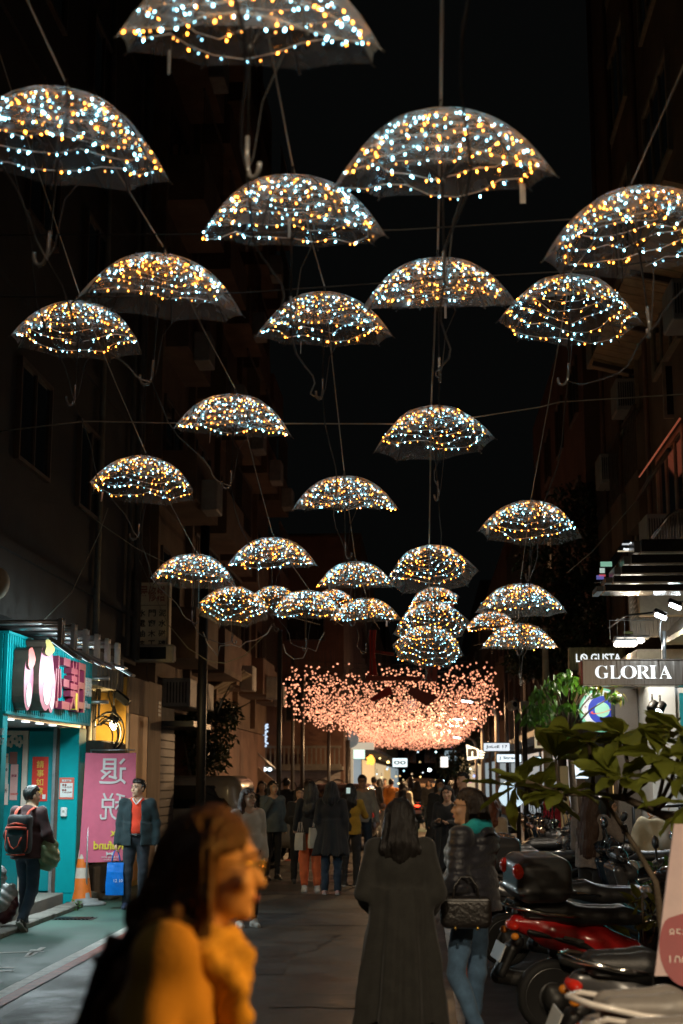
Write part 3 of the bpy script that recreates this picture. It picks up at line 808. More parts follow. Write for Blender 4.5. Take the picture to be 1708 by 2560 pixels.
for (u0,v0,u1,v1,mm,s_,nm) in [(8,1884,22,1908,mat('poster_cream',(.6,.42,.3),.5,var=.1),'0201','sheet'),(8,1908,22,1960,mat('poster_white',(.7,.6,.55),.5,var=.15),'特','sheet'),(6,1960,22,2012,mat('poster_white2',(.65,.5,.45),.5,var=.15),'折','sheet'),(24,1911,46,2000,mat('poster_pink',(.65,.36,.33),.5,var=.1),'開運','sheet'),(24,1880,44,1910,mat('poster_faded',(.25,.1,.08),.5,var=.1),None,'sheet')]:
    o, c, w, h = sheet_on(t, nm, u0,v0,u1,v1,20.086,mm,.004)
    if s_:
        g = MB(); text_to(g, s_, (c.x, c.y-.001, c.z+h*.18), FACE_CAM, w=w*.7, extrude=.002, bold=.015); g.build('print', M_maroon if u0 > 20 else M_black, o)
g = MB(); text_to(g, '20%OFF', P(36,1985,20.078), FACE_CAM, w=.11, extrude=.002, bold=.01); g.build('print', M_poster, t)
t = thing('price_notice', 'narrow white notice with number 27 on the near teal pillar', 'notice', P(4,1815,16.04))
for (v0,v1,s_) in [(1818,1840,'BEAUTY'),(1842,1864,'27')]:
    a = P(-3,v1,16.04); c = P(11,v0,16.04); g = MB(); text_to(g, s_, ((a.x+c.x)/2,16.045,(a.z+c.z)/2), FACE_CAM, w=c.x-a.x, h=(c.z-a.z)*.8, extrude=.002, bold=.02); g.build('print', M_wsign, t)
# flood lamps on arms over the fascia
FL = [15.85,16.45,17.05,17.65,18.25,18.85]
FLAB = ['first sign floodlight above the teal shop, nearest the pink panels','second floodlight arm above the teal fascia, tilted grey head','third floodlight above the teal fascia, over the maroon letters','fourth floodlight above the teal fascia, over the last maroon letters','fifth floodlight with brightly lit cool white face, above white lettering','last floodlight at the far end of the teal fascia, drooping grey head']
M_head = mat('grey_lamp_head', (.28,.29,.29), .45, .4, var=.15)
for i, y in enumerate(FL):
    t = thing('sign_floodlight', FLAB[i], 'floodlight', (-4.0,y,3.45), group='floodlights over the teal sign')
    g = MB(); g.tube([(-5.3,y,3.46),(-4.05,y,3.46)], .03, 8); g.build('arm', M_alu, t)
    for s in (-.06,.06):
        g = MB(); g.boxb((-4.10,y+s-.012,3.20),(-4.05,y+s+.012,3.50)); g.build('bracket', M_alu, t)
    tilt = 12 if i == 4 else rng.uniform(28,38)
    Mh = rotm(0, tilt, 0)
    g = MB(); g.box((-4.02,y,3.16), (.40,.24,.035), Mh, 0, .012); hd = g.build('lamp_head', M_head, t)
    g = MB(); g.box(Vector((-4.02,y,3.16))+Mh @ Vector((0,0,-.021)), (.30,.18,.008), Mh); g.build('lamp_face', glow('flood_face_on', (.75,.95,1), 12) if i == 4 else glow('flood_face', (.7,.95,1), 1.5), hd)
    lamp('AREA', (-4.06,y,3.07), 3.0, (.75,.96,1), .16, (FX-.3,y,2.78), parent=t, size_y=.22)
for i, (u, v) in enumerate([(232,1696),(232,1755)]):
    p = P(232, v, 20.3); T2 = T
    g = MB(); g.tube([(-4.95,20.3,p.z),(-4.50,20.32,p.z)], .028, 8); g.build('steel_peg', M_alu, T)

# gooseneck wall lamp on the ochre wall
lp = P(284,1815,21.9)
t = thing('gooseneck_lamp', 'glowing bulb under a black bell shade on the ochre wall', 'lamp', lp)
g = MB(); g.tube([(lp.x-.12,22.45,lp.z+.25),(lp.x-.14,22.1,lp.z+.48),(lp.x-.08,21.95,lp.z+.58),(lp.x-.01,21.9,lp.z+.5),(lp.x,21.9,lp.z+.28)], .014, 6); g.build('arm', M_black, t)
g = MB(); g.lathe([(.02,.30),(.03,.26),(.045,.2),(.075,.12),(.125,.075)], 14, None, (lp.x,21.9,lp.z)); g.build('shade', M_black, t)
g = MB(); g.ell((lp.x,21.9,lp.z+.02), (.06,.06,.085)); g.build('bulb', glow('lamp_bulb', (1,.78,.42), 22), t)
lamp('POINT', (lp.x+.02,21.72,lp.z-.10), 26, (1,.68,.28), .07, parent=t)
pp = P(305,1745,22); t = thing('black_floodlight', 'unlit black floodlight clamped under the canopy by the ochre wall', 'floodlight', pp)
g = MB(); g.box(pp, (.28,.2,.12), rotm(0,38,0), 0, .02); g.build('housing', M_bmetal, t); g = MB(); g.box(pp+Vector((-.15,.05,.16)), (.2,.06,.06), rotm(0,20,0)); g.build('bracket', M_bmetal, t)

# hanging trade sign and the dark framed sign under it
t = thing('trade_sign', 'faded white repair trade sign with columns of black characters', 'sign', P(366,1545,24.6))
a = P(311,1612,24.6); c = P(424,1456,24.6)
g = MB(); g.boxb((a.x,24.6,a.z-.25),(c.x,24.85,c.z)); g.build('box', mat('yellowed_sign_face', (.66,.60,.42), .6, var=.2, scale=3), t)
g = MB(); g.boxb((c.x-.03,24.57,a.z-.25),(c.x+.01,24.595,c.z)); g.boxb((a.x+.05,24.59,P(0,1517,24.6).z),(c.x-.05,24.597,P(0,1515,24.6).z)); g.build('edging', M_frame, t)
W_ = c.x-a.x
for i, ch in enumerate('房屋修繕'):
    g = MB(); text_to(g, ch, (a.x+W_*(.17+.2*i+.04), 24.597, P(0,1487,24.6).z), FACE_CAM, w=W_*.19, h=W_*.36, extrude=.002, bold=.02); g.build('character', mat('faded_red_ink', (.28,.10,.07), .6, var=.2), t)
for i, colm in enumerate(['拆除清運','水電油漆','門窗木工','泥水磁磚']):
    for j, ch in enumerate(colm):
        g = MB(); text_to(g, ch, (a.x+W_*(.15+.235*i), 24.597, P(0,1535+j*25.5,24.6).z), FACE_CAM, w=W_*.17, h=W_*.16, extrude=.002, bold=.02); g.build('character', M_black, t)
t = thing('framed_sign', 'unlit dark sign panel in a pale rounded frame under the trade sign', 'sign', P(370,1632,24.3))
a = P(306,1655,24.3); c = P(434,1610,24.3)
g = MB(); g.boxb((a.x,24.32,a.z),(c.x,24.6,c.z), b=.03); g.build('case', mat('pale_sign_case', (.36,.34,.29), .5, var=.15), t)
g = MB(); g.boxb((a.x+.06,24.30,a.z+.05),(c.x-.13,24.319,c.z-.05)); g.build('face', M_glassd, t)
t = thing('parking_sign', 'dark square parking sign with a white letter P', 'sign', P(448,1740,30))
a = P(437,1765,30); c = P(492,1722,30); g = MB(); g.boxb((a.x,30,a.z),(c.x,30.1,c.z)); g.build('panel', mat('navy_sign', (.01,.015,.035), .5, var=.1), t)
g = MB(); text_to(g, 'P', (a.x+.13,29.998,(a.z+c.z)/2), FACE_CAM, h=.24, extrude=.004, bold=.05); g.build('letter', mat('grey_white', (.45,.45,.45), .5, var=.05), t)

# tax refund flag, seen from its back
bp = G(214,2263)
t = thing('refund_flag', 'pink feather flag with mirrored white characters on a grey pole stand', 'flag', bp)
by = bp.y
g = MB(); g.lathe([(.27,0),(.27,.035),(.22,.05),(.16,.055),(.16,.085),(.05,.10),(.04,.16),(.025,.17)], 22, None, (bp.x+.01,by,0)); g.build('base', mat('grey_plastic_base', (.22,.23,.23), .55, var=.15), t)
g = MB(); g.tube([(bp.x,by,.12),(bp.x,by,.45),(bp.x+.002,by+.035,2.12)], [.022,.014,.012], 8); g.build('pole', M_alu, t)
g = MB(); q0 = P(234,1884,by); q1 = P(338,1879,by); g.tube([(bp.x,by,2.11),(q1.x,by,2.11)], .01, 6); g.build('top_rod', M_alu, t)
fx0 = P(211,2000,by).x; fx1 = P(338,2000,by).x; fz1 = P(0,1882,by).z; fz0 = P(0,2156,by).z
def wavef(x, z): return .005*math.sin((x-fx0)*9+z*2.3)+.0015*math.sin((x-fx0)*21-z*5)
g = MB(); g.grid(lambda u, v: (fx0+(fx1-fx0)*u-.05*v*(1-u), by+wavef(fx0+(fx1-fx0)*u, fz1-(fz1-fz0)*v), fz1-(fz1-fz0)*v+.05*u*v-.012*math.sin(u*3.14)), 26, 44); 
M_flag = mat('pink_flag_cloth', (.62,.12,.20), .7, var=.08, scale=4, sheen=.3)
g.build('cloth', M_flag, t)
def on_flag(mb):
    mb.v = [(x, wavef(x, z)+by-.016+(y-by), z) for x, y, z in mb.v]; return mb
M_fw = mat('flag_white_print', (.62,.58,.58), .7, var=.05); M_fy = mat('flag_yellow_print', (.72,.55,.05), .7, var=.05)
def flagtext(s_, u, v, w=None, h=None, m=M_fw, nm='print', bold=.03):
    c = P(u, v, by); g = MB(); text_to(g, s_, (c.x,by,c.z), FACE_CAM, w=w, h=h, extrude=.001, bold=bold, mirror=True); on_flag(g).build(nm, m, t)
flagtext('退', 283, 1928, .38, .36, bold=.006); flagtext('税', 283, 2016, .36, .37, bold=.0)
flagtext('Tax', 296, 2081, h=.10, m=M_fy); flagtext('Refund', 272, 2113, h=.115, m=M_fy)
flagtext('S3 Beauty Store', 276, 2143, w=.24, bold=.01); flagtext('make it beauty', 276, 2149, w=.18, bold=.0)
c = P(275,2134,by); g = MB()
for s in (-1,1): g.add([(c.x,by,c.z),(c.x+s*.05,by,c.z+.03),(c.x+s*.045,by,c.z-.03)], [(0,1,2) if s < 0 else (0,2,1)]); 
g.ell((c.x,by,c.z),(.014,.003,.016)); on_flag(g).build('bow_print', M_fw, t)

# traffic cone
cp = P(203,2262,20.1); cp.z = 0
t = thing('traffic_cone', 'orange traffic cone with grey white bands beside the flag pole', 'traffic cone', cp)
M_or = mat('cone_orange', (.75,.17,.02), .5, var=.15)
prof = lambda z: .155-.12*z/.86
for (z0, z1, mm, nm) in [(.05,.36,M_or,'lower_body'),(.36,.50,M_wframe,'reflective_band'),(.50,.62,M_or,'middle_body'),(.62,.74,M_wframe,'reflective_band'),(.74,.88,M_or,'tip')]:
    g = MB(); g.lathe([(prof(z0),z0),(prof(z1),z1)], 18, None, (cp.x,cp.y,0), cap=(z1 > .8)); g.build(nm, mm, t)
g = MB(); g.boxb((cp.x-.19,cp.y-.19,0),(cp.x+.19,cp.y+.19,.05), b=.02); g.build('base', M_black, t)
t = thing('rag_pile', 'crumpled pale cloth and dry leaves by the wall foot', 'rags', P(255,2248,20.3)); c = G(255,2250)
S_ = SDF()
for i in range(9): S_.ell((c.x+rng.uniform(-.22,.22), c.y+rng.uniform(-.1,.15), .05), (rng.uniform(.06,.14),.06,.06), k=.03)
o = link('rag', (lambda me: me)(S_.mesh('rag', mat('dirty_cloth', (.2,.17,.12), .9, var=.3), .02, lambda X,Y,Z: .012*np.sin(X*60+Y*30)*np.cos(Z*50+Y*40))), t); o.location = -Vector(t.location)


# ================================================================== THE RIGHT-HAND SHOPS
M_wwall = mat('white_shop_wall', (.62,.66,.68), .6, var=.06, scale=2)
M_dgran = mat('dark_granite_column', (.09,.08,.07), .5, var=.5, scale=90)
M_brush = mat('brushed_steel', (.36,.33,.30), .34, 1.0, var=.2, scale=3, stretch=(14,14,.4), rvar=.12)
M_trim = mat('steel_trim', (.55,.52,.48), .25, 1.0, var=.1)
M_letw = glow('white_letter_glow', (.9,.97,1), 1.15, (.8,.8,.8))
T = thing('clothing_shop', 'clothing shop with white side wall, teal lit glass and steel fascia', 'shop', (4,20,0))
g = MB(); g.boxb((3.12,20.0,0),(3.47,24,3.05)); g.build('side_wall', M_wwall, T)
g = MB(); g.boxb((3.475,20.05,0),(8,20.15,.3)); g.build('plinth', M_dgran, T)
g = MB(); g.boxb((3.475,20.03,.3),(3.53,20.16,2.95)); g.boxb((3.53,20.03,2.88),(8,20.16,2.95)); g.build('window_frame', M_wsign, T)
g = MB(); g.boxb((3.53,20.08,.3),(8,20.12,2.88)); g.build('window_pane', glow('teal_window', (.05,.55,.55), .30, (.02,.25,.27)), T)
g = MB(); g.boxb((2.78,21,0),(3.10,21.5,3.0)); g.build('column', M_dgran, T)
g = MB(); g.boxb((3.0,20.2,3.06),(8,29,3.5)); g.build('floor_slab', mat('beige_slab', (.45,.36,.24), .7, var=.2), T)
g = MB(); g.grid(lambda u, v: (3.35+(.75)*u**1.5 if True else 0, 16.5+3.6*v, 3.62+.62*u), 8, 10); g.build('steel_fascia', M_brush, T)
g = MB(); g.boxb((3.35,16.5,3.55),(6,20.1,3.615)); g.build('fascia_soffit', mat('warm_soffit', (.5,.36,.2), .6, var=.15), T)
g = MB(); g.boxb((3.1,20.4,4.0),(6,20.6,4.9)); g.build('rendered_wall', mat('beige_slab',(.45,.36,.24)), T)
# ribbed panel with cut script strokes
a = P(1575,1550,21); c = P(1700,1475,21)
for i in range(24):
    x = a.x+(c.x-a.x)*i/24
    g = MB(); g.boxb((x,21.0-.01*(i%2),a.z-.25),(x+(c.x-a.x)/24-.004,21.08,c.z+.12)); g.build('ribbed_panel', mat('ribbed_panel', (.33,.29,.23), .5, .3, var=.15), T)
g = MB()
for r_ in range(6):
    for i in range(7):
        p = a.lerp(Vector((c.x,21,a.z)), .02+.085*i); z = a.z+.02+r_*.075+.028*i
        if i+r_*.5 < 8: g.tube([(p.x,20.97,z),(p.x+.03,20.965,z+.05),(p.x+.045,20.97,z+.01),(p.x+.07,20.97,z+.055)], .008, 4)
g.build('script_strokes', M_wframe, T)
# the two flood bars on the steel fascia
for i, (u, v, lab) in enumerate([(1652,1541,'lower small cool white light bar over the steel fascia'),(1688,1516,'upper small cool white light bar over the steel fascia')]):
    p = P(u, v, 18.4); t = thing('light_bar', lab, 'light bar', p, group='cool light bars on the steel fascia')
    Mh = rotm(0,24,0)
    g = MB(); g.box(p+Vector((0,.03,.05)), (.17,.12,.06), Mh, 0, .012); g.build('housing', M_bmetal, t)
    g = MB(); g.box(p, (.15,.06,.05), Mh, 0, .01); g.build('lit_face', glow('cool_bar', (.85,.95,1), 25), t)
    g = MB(); g.tube([p+Vector((.02,.05,.06)), p+Vector((.35,.3,.10))] if i else [p+Vector((-.05,.05,.06)), p+Vector((-.35,.8,.1)), p+Vector((-.35,2.4,.1))], .014, 6); g.build('arm', M_bmetal, t)
    lamp('AREA', p+Vector((-.02,-.04,-.07)), 5, (.85,.95,1), .12, p+Vector((.35,.3,-.75)), parent=t)
g = MB(); g.tube([P(1660,1651,19.1), P(1660,1578,19.1)], .03, 8); t = thing('sign_post', 'galvanised grey post rising behind the steel letter sign', 'post', P(1660,1700,18.5)); g.build('post', M_alu, t)
g = MB(); g.tube([P(1655,1605,18.6), P(1650,1590,18.6), P(1651,1560,18.6), P(1655,1545,18.6)], .012, 6); g.build('conduit', M_black, t)
# hanging pair of warm flood panels
for i, (u, v, y, n, lab) in enumerate([(1579,1603,21,3,'upper wide flood panel of three lit clusters on thin hangers'),(1563,1611,19.6,1,'lower single bar flood panel glowing warm white')]):
    p = P(u, v, y); t = thing('flood_panel', lab, 'floodlight', p, group='hanging flood panels on the right')
    g = MB(); g.box(p+Vector((0,0,.05)), (.52 if n == 3 else .34,.2,.05), None, 0, .02); g.build('housing', M_head, t)
    for q in range(n):
        g = MB(); g.box(p+Vector(((q-1)*.135-.02 if n == 3 else 0,-.03,.0)), (.12 if n == 3 else .30,.18,.06), None, 0, .02); g.build('lit_cluster', glow('warm_cluster', (1,.9,.76), 9), t)
    for s in (-.2,.0):
        g = MB(); g.tube([p+Vector((s,0,.07)), p+Vector((s,0,.33)), p+Vector((s+.4,0,.33))], .007, 4); g.build('hanger', M_alu, t)
    lamp('AREA', p+Vector((0,-.02,-.05)), 22, (1,.86,.68), .3, p+Vector((-.15,-.3,-2)), parent=t, size_y=.15)
g = MB(); p = P(1570,1582,21); g.box(p, (.14,.1,.04), None, 0, .01); o = g.build('driver_box', mat('green_box', (.2,.26,.1), .6, var=.1), bpy.data.objects['flood_panel'])

# GLORIA sign
t = thing('steel_letter_sign', 'brushed steel projecting sign with glowing white capital letters GLORIA', 'sign', P(1600,1680,19))
a = P(1458,1712,19.0); c = P(1730,1650,19.0)
g = MB(); g.boxb((a.x,19.0,a.z),(c.x,19.28,c.z), b=.004); g.build('box', M_brush, t)
g = MB(); g.boxb((a.x-.022,19.0,a.z+.005),(a.x-.002,19.28,c.z-.005)); g.build('end_cap', mat('rust_red_end', (.3,.05,.03), .6, var=.4, scale=30), t)
g = MB(); g.boxb((a.x,18.985,c.z+.001),(c.x,19.285,c.z+.014)); g.boxb((a.x,18.985,a.z-.014),(c.x,19.285,a.z-.001)); g.build('edge_trim', M_trim, t)
SER = {c_: chr(0x1D400+ord(c_)-65) for c_ in 'ABCDEFGHIJKLMNOPQRSTUVWXYZ'}
x = 1489
for ch, u0, u1 in (('G',1489,1522),('L',1525,1551),('O',1553,1591),('R',1592,1625),('I',1624,1642),('A',1649,1679)):
    q0, q1 = P(u0,1696,18.985), P(u1,1664,18.985)
    g = MB(); text_to(g, SER[ch], ((q0.x+q1.x)/2,18.998,(q0.z+q1.z)/2), FACE_CAM, w=q1.x-q0.x, h=q1.z-q0.z, extrude=.012, bold=-.012); g.build('letter', M_letw, t)
# LOGUSTA
t = thing('cafe_sign', 'rust streaked metal sign box with white letters LOGUSTA behind the steel sign', 'sign', P(1500,1645,24))
a = P(1424,1674,24); c = P(1562,1618,24)
g = MB(); g.boxb((a.x,24,a.z),(c.x,24.2,c.z)); g.build('box', mat('rusty_sign_metal', (.13,.11,.05), .55, .5, var=.6, scale=6, stretch=(6,1,.5)), t)
q0, q1 = P(1441,1655,23.98), P(1552,1634,23.98)
g = MB(); text_to(g, 'LO GUSTA', ((q0.x+q1.x)/2,23.995,(q0.z+q1.z)/2), FACE_CAM, w=q1.x-q0.x, h=q1.z-q0.z, extrude=.012, bold=.008); o = g.build('letters', M_letw, t)
q = P(1461,1645,23.97); g = MB(); g.tube([(q.x-.05,23.985,q.z+.05),(q.x+.05,23.985,q.z-.05)], .008, 4); g.build('slash', M_letw, o)
# round planet sign
t = thing('round_planet_sign', 'round mint green lightbox sign with ringed planet and NEW FASHION lettering', 'sign', P(1502,1775,22.5))
c = P(1502,1776,22.5); r_ = 53/ (FPX/22.5)*1.0
def disc(r0, dy, mm, nm, sq=1.0, cx=0, cz=0):
    g = MB(); g.lathe([(r0,0),(r0,.012 if dy else .16)], 40, rotm(90,0,0), (c.x+cx,22.5-dy,c.z+cz), smooth=False); return g.build(nm, mm, t)
disc(r_, 0, glow('mint_glow', (.25,.85,.55), .5, (.2,.5,.35)), 'lightbox')
g = MB(); g.lathe([(r_*.90,0),(r_*.90,.012)], 40, rotm(90,0,0), (c.x,22.338,c.z), smooth=False); g.build('white_ring', glow('sign_white_glow', (.85,.92,.9), .75), t)
g = MB(); g.lathe([(r_*.64,0),(r_*.64,.012)], 40, rotm(90,0,0), (c.x,22.326,c.z), smooth=False); g.build('blue_field', glow('sign_blue_glow', (.03,.07,.6), .7, (.02,.04,.3)), t)
g = MB(); g.lathe([(r_*.34,0),(r_*.34,.012)], 30, rotm(90,0,0), (c.x,22.314,c.z), smooth=False); g.build('planet', glow('mint_glow2', (.3,.95,.6), .75), t)
g = MB(); n = 40
for i in range(n):
    th0, th1 = 2*math.pi*i/n, 2*math.pi*(i+1)/n
    e = lambda th, k: (c.x+r_*k*(.52*math.cos(th)*.97-.13*math.sin(th)*.1), 22.30 if math.sin(th) < .35 else 22.3255, c.z+r_*k*(.13*math.sin(th)+.52*math.cos(th)*.25))
    if math.sin(th0) < .35 or abs(math.cos(th0)) > .6: g.add([e(th0,.86),e(th1,.86),e(th1,1.06),e(th0,1.06)], [(0,1,2,3),(3,2,1,0)])
g.build('planet_ring', glow('sign_red_glow', (.8,.1,.05), .7), t)
g = MB(); s_ = 'NEW FASHION'
for i, ch in enumerate(s_):
    if ch == ' ': continue
    th = math.pi*(.80-.60*i/(len(s_)-1)); rr_ = r_*.77
    Mt = Matrix(((math.sin(th), math.cos(th), 0),(0,0,-1),(-math.cos(th), math.sin(th), 0)))
    text_to(g, SER[ch], (c.x+rr_*math.cos(th),22.324,c.z+rr_*math.sin(th)), Mt, h=r_*.14, extrude=.004)
g.build('lettering', M_black, t)
for th in (2.95, 3.35, .2, -.2):
    g = MB(); k = []
    for i in range(10):
        q = .085 if i % 2 == 0 else .036; k.append((r_*q*math.sin(i*math.pi/5), r_*q*math.cos(i*math.pi/5)))
    g.prism(k, .006, FACE_CAM, (c.x+r_*.77*math.cos(th),22.325,c.z+r_*.77*math.sin(th))); g.build('star', glow('star_red', (.4,.03,.04), .4), t)
# black tiered awning with steel trims
t = thing('tiered_awning', 'stack of stepped glossy black awning boards with thin steel trims', 'awning', P(1600,1410,15))
M_gbl = mat('glossy_black_board', (.010,.010,.011), .16, var=.2, coat=.3)
v_ = [(1346,1381,1605),(1384,1410,1580),(1412,1435,1556),(1437,1457,1535),(1459,1479,1513)]
for i, (v0, v1, u0) in enumerate(v_):
    y = 17.6-.12*i
    a, c = P(u0, v1, y), P(1800, v0, y)
    g = MB(); g.boxb((a.x,y,a.z+.012),(c.x,y+.5,c.z), b=.006); o = g.build('board', M_gbl, t)
    g = MB(); g.boxb((a.x,y-.012,a.z-.002),(c.x,y+.03,a.z+.010)); g.build('trim', M_trim, o)
    a2 = P(u0-25, v1, y+.3); g = MB(); g.boxb((a2.x,y+.1,a.z+.016),(a.x-.004,y+.62,c.z-.004)); g.build('return_board', mat('dark_board', (.025,.022,.02), .3, var=.2), o)
# mirrored soffit wedge; reflected sign colours put in as glowing strips
t2 = thing('mirror_soffit', 'triangular polished strip with painted-in reflections of sign colours beside the black awning', 'sign', P(1545,1400,17.9))
A_, B_, C_ = P(1486,1456,18.2), P(1562,1350,18.2), P(1578,1350,18.2); D_ = P(1514,1456,18.2)
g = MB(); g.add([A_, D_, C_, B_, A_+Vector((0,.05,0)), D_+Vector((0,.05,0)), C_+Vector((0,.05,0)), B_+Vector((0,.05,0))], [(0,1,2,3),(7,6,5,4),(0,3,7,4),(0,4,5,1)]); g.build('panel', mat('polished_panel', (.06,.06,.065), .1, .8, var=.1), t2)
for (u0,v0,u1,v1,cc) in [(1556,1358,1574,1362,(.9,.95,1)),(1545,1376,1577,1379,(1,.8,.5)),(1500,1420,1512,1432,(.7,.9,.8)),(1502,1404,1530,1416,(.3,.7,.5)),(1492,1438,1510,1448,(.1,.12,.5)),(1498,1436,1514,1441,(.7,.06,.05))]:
    a, c = P(u0,v1,18.17), P(u1,v0,18.17); g = MB(); g.boxb((a.x,18.17,a.z),(c.x,18.19,c.z)); g.build('reflection_strip', glow('strip_%d%d' % (u0,v0), cc, .55), t2)
g = MB(); c = P(1567,1360,18.15); g.tube([(c.x+.07*math.cos(th),18.16,c.z-.02+.05*math.sin(th)) for th in np.linspace(-2.2,.9,10)], .014, 5); g.build('reflection_arc', M_letw, t2)
# balcony rail of steel tubes above the awning
t = thing('steel_balcony_rail', 'curved steel railing with upright bars above the black awning', 'railing', P(1680,1300,18.5))
g = MB(); g.tube([P(1630,1345,18.5), P(1672,1290,18.5), P(1690,1278,18.5), P(1760,1274,18.5)], .025, 8); g.build('handrail', M_trim, t)
for i in range(14):
    u = 1642+i*7; top = 1345-(u-1630)*1.3 if u < 1672 else max(1276, 1290-(u-1672)*.6)
    g = MB(); g.tube([P(u,1348,18.5), P(u,top+2,18.5)], .008, 4); g.build('bar', M_trim, t)
# coloured tube lights
t = thing('neon_tubes', 'row of short coloured light tubes under the steel letter sign', 'light tubes', P(1620,1720,21))
for u, cc in ((1602,(1,.6,.1)),(1608,(.15,.4,1)),(1613,(1,.25,.3)),(1621,(.8,1,.2)),(1628,(.2,.4,1)),(1634,(.2,1,.6))):
    g = MB(); g.tube([P(u,1712,21), P(u+.5,1731-(u-1602)*.3,21)], .011, 6); g.build('tube', glow('tube_%d' % u, cc, 1.4), t)
# black track spotlights
for i, (u, v, lit) in enumerate([(1632,1766,0),(1652,1769,1)]):
    p = P(u, v, 19.6); t = thing('track_spotlight', 'lit black track spotlight aimed down beside the white wall' if lit else 'unlit black track spotlight beside its lit twin', 'spotlight', p, group='black track spotlights')
    Mh = rotm(-30,35,0)
    g = MB(); g.lathe([(.035,.09),(.06,.07),(.065,-.06),(.055,-.07)], 14, Mh, p); g.build('can', M_black, t)
    g = MB(); g.lathe([(.048,-.072),(.04,-.078)], 14, Mh, p); g.build('lens', glow('spot_lens', (.75,.9,1), 12) if lit else M_glassd, t)
    g = MB(); g.tube([p+Vector((0,.02,.05)), p+Vector((.0,.05,.17))], .014, 6); g.build('stem', M_black, t)
    if lit: lamp('SPOT', p+Mh @ Vector((0,0,-.1)), 40, (.78,.9,1), .05, P(1640,2000,18.2), 80, .6, t)
# clothes rail with shirts
t = thing('clothes_rail', 'wooden and black clothes rail standing before the white shop wall', 'clothes rail', G(1640,2200))
ry = 18.6
q = lambda u, v: P(u, v, ry)
g = MB(); g.tube([q(1585,2018), q(1760,2012)], .02, 8); g.build('rail', M_bmetal, t)
g = MB(); g.tube([(q(1700,2018).x,ry,q(1700,2014).z),(q(1700,2018).x,ry,0)], .02, 8); g.build('leg', M_bmetal, t)
g = MB(); g.tube([(q(1583,2018).x,ry,q(1583,2018).z),(q(1583,2018).x,ry,0)], .02, 8); g.build('leg', M_bmetal, t)
def shirt(u, v, w, mm, lab, dy, ln=.72):
    c = P(u, v, ry+dy); t = thing('hanging_shirt', lab, 'shirt', c, group='shirts on the clothes rail')
    S = SDF(); S.box((c.x,c.y,c.z-.38), (w/2,.045,ln/2), None, .04, .04); S.cap((c.x-w*.42,c.y,c.z-.08),(c.x-w*.62,c.y,c.z-.34),.075,.085,.05); S.cap((c.x+w*.42,c.y,c.z-.08),(c.x+w*.62,c.y,c.z-.34),.075,.085,.05)
    S.ell((c.x,c.y-.03,c.z+.005),(.07,.1,.04), k=.01, sub=True)
    me = S.mesh('shirt_body', mm, .016, lambda X,Y,Z: .007*np.sin(X*38+Z*6)+.004*np.sin(Z*27+X*14)); o = link('fabric', me, t); o.location = -c
    g = MB(); g.tube([(c.x-w*.36,c.y,c.z-.07),(c.x-.05,c.y,c.z+.0),(c.x,c.y,c.z+.03),(c.x+.05,c.y,c.z+.0),(c.x+w*.36,c.y,c.z-.07)], .012, 5); g.tube([(c.x,c.y,c.z+.03),(c.x,c.y,c.z+.09),(c.x+.03,c.y,c.z+.11)], .005, 4); g.build('hanger', mat('wood_hanger', (.35,.18,.07), .5, var=.2), t)
shirt(1638,2042,.42,mat('cream_knit',(.62,.55,.38),.85,var=.06,bump=.3,bscale=90),'cream round neck top on a wooden hanger, frontmost on the rail',-.10)
shirt(1672,2040,.42,mat('brown_knit',(.2,.15,.1),.85,var=.1,bump=.3,bscale=90),'brown top hanging behind the cream one',.02)
shirt(1710,2040,.42,mat('offwhite_knit',(.6,.58,.52),.85,var=.06,bump=.3,bscale=90),'off white top at the right end of the clothes rail',-.16)
t = thing('price_tag', 'white card reading $250 on a thin stand in the shop window', 'price card', P(1693,1945,19.2))
a, c = P(1681,1952,19.2), P(1711,1937,19.2); g = MB(); g.boxb((a.x,19.2,a.z),(c.x,19.21,c.z)); g.build('card', mat('lit_white_card',(.85,.85,.8),.5,var=.03), t)
g = MB(); text_to(g, '$250', ((a.x+c.x)/2,19.199,(a.z+c.z)/2), FACE_CAM, w=(c.x-a.x)*.8, extrude=.002, bold=.02); g.build('print', M_black, t); g = MB(); g.tube([P(1695,1953,19.2), P(1696,2010,19.2)], .006, 4); g.build('stem', M_alu, t)
t = thing('no_smoking_sticker', 'round orange no smoking sticker on the white shop wall', 'sticker', P(1629,2031,20)); c = P(1629,2031,19.995)
g = MB(); g.tube([(c.x+.05*math.cos(k*.3142),c.y,c.z+.05*math.sin(k*.3142)) for k in range(21)], .007, 5); g.tube([(c.x-.034,c.y,c.z+.034),(c.x+.034,c.y,c.z-.034)], .005, 4); g.build('ring', mat('sticker_orange',(.65,.2,.03),.5,var=.05), t)
g = MB(); g.box((c.x,c.y-.003,c.z),(.05,.004,.012)); g.build('cigarette', M_black, t)
# cream door boards, glowing shop mouths behind the trees
t = thing('cream_board', 'tall narrow cream board lit warmly at the shop doorway', 'board', P(1414,2070,24))
a, c = P(1404,2078,24), P(1421,1915,24); g = MB(); g.boxb((a.x,24,.0),(c.x,24.06,c.z), b=.01); g.build('panel', mat('cream_board',(.7,.5,.25),.5,var=.06), t)
g = MB(); a2 = P(1402,1990,23.9); g.box((a2.x+.02,23.97,a2.z),(.10,.02,.2)); g.build('notice', M_wsign, t)
t = thing('doorway_shop', 'dim shop doorway behind the frangipani glowing warm inside', 'shop', (3,26,0))
g = MB(); g.boxb((2.75,25,0),(3.1,26.4,3.0)); g.boxb((3.1,24.6,0),(8,24.7,3.0)); g.build('wall', M_concd, T if False else t)
g = MB(); a, c = P(1432,1985,25.5), P(1560,1890,25.5); g.boxb((2.0,25.9,2.55),(2.75,26.0,3.0)); g.build('lintel', M_framed, t)
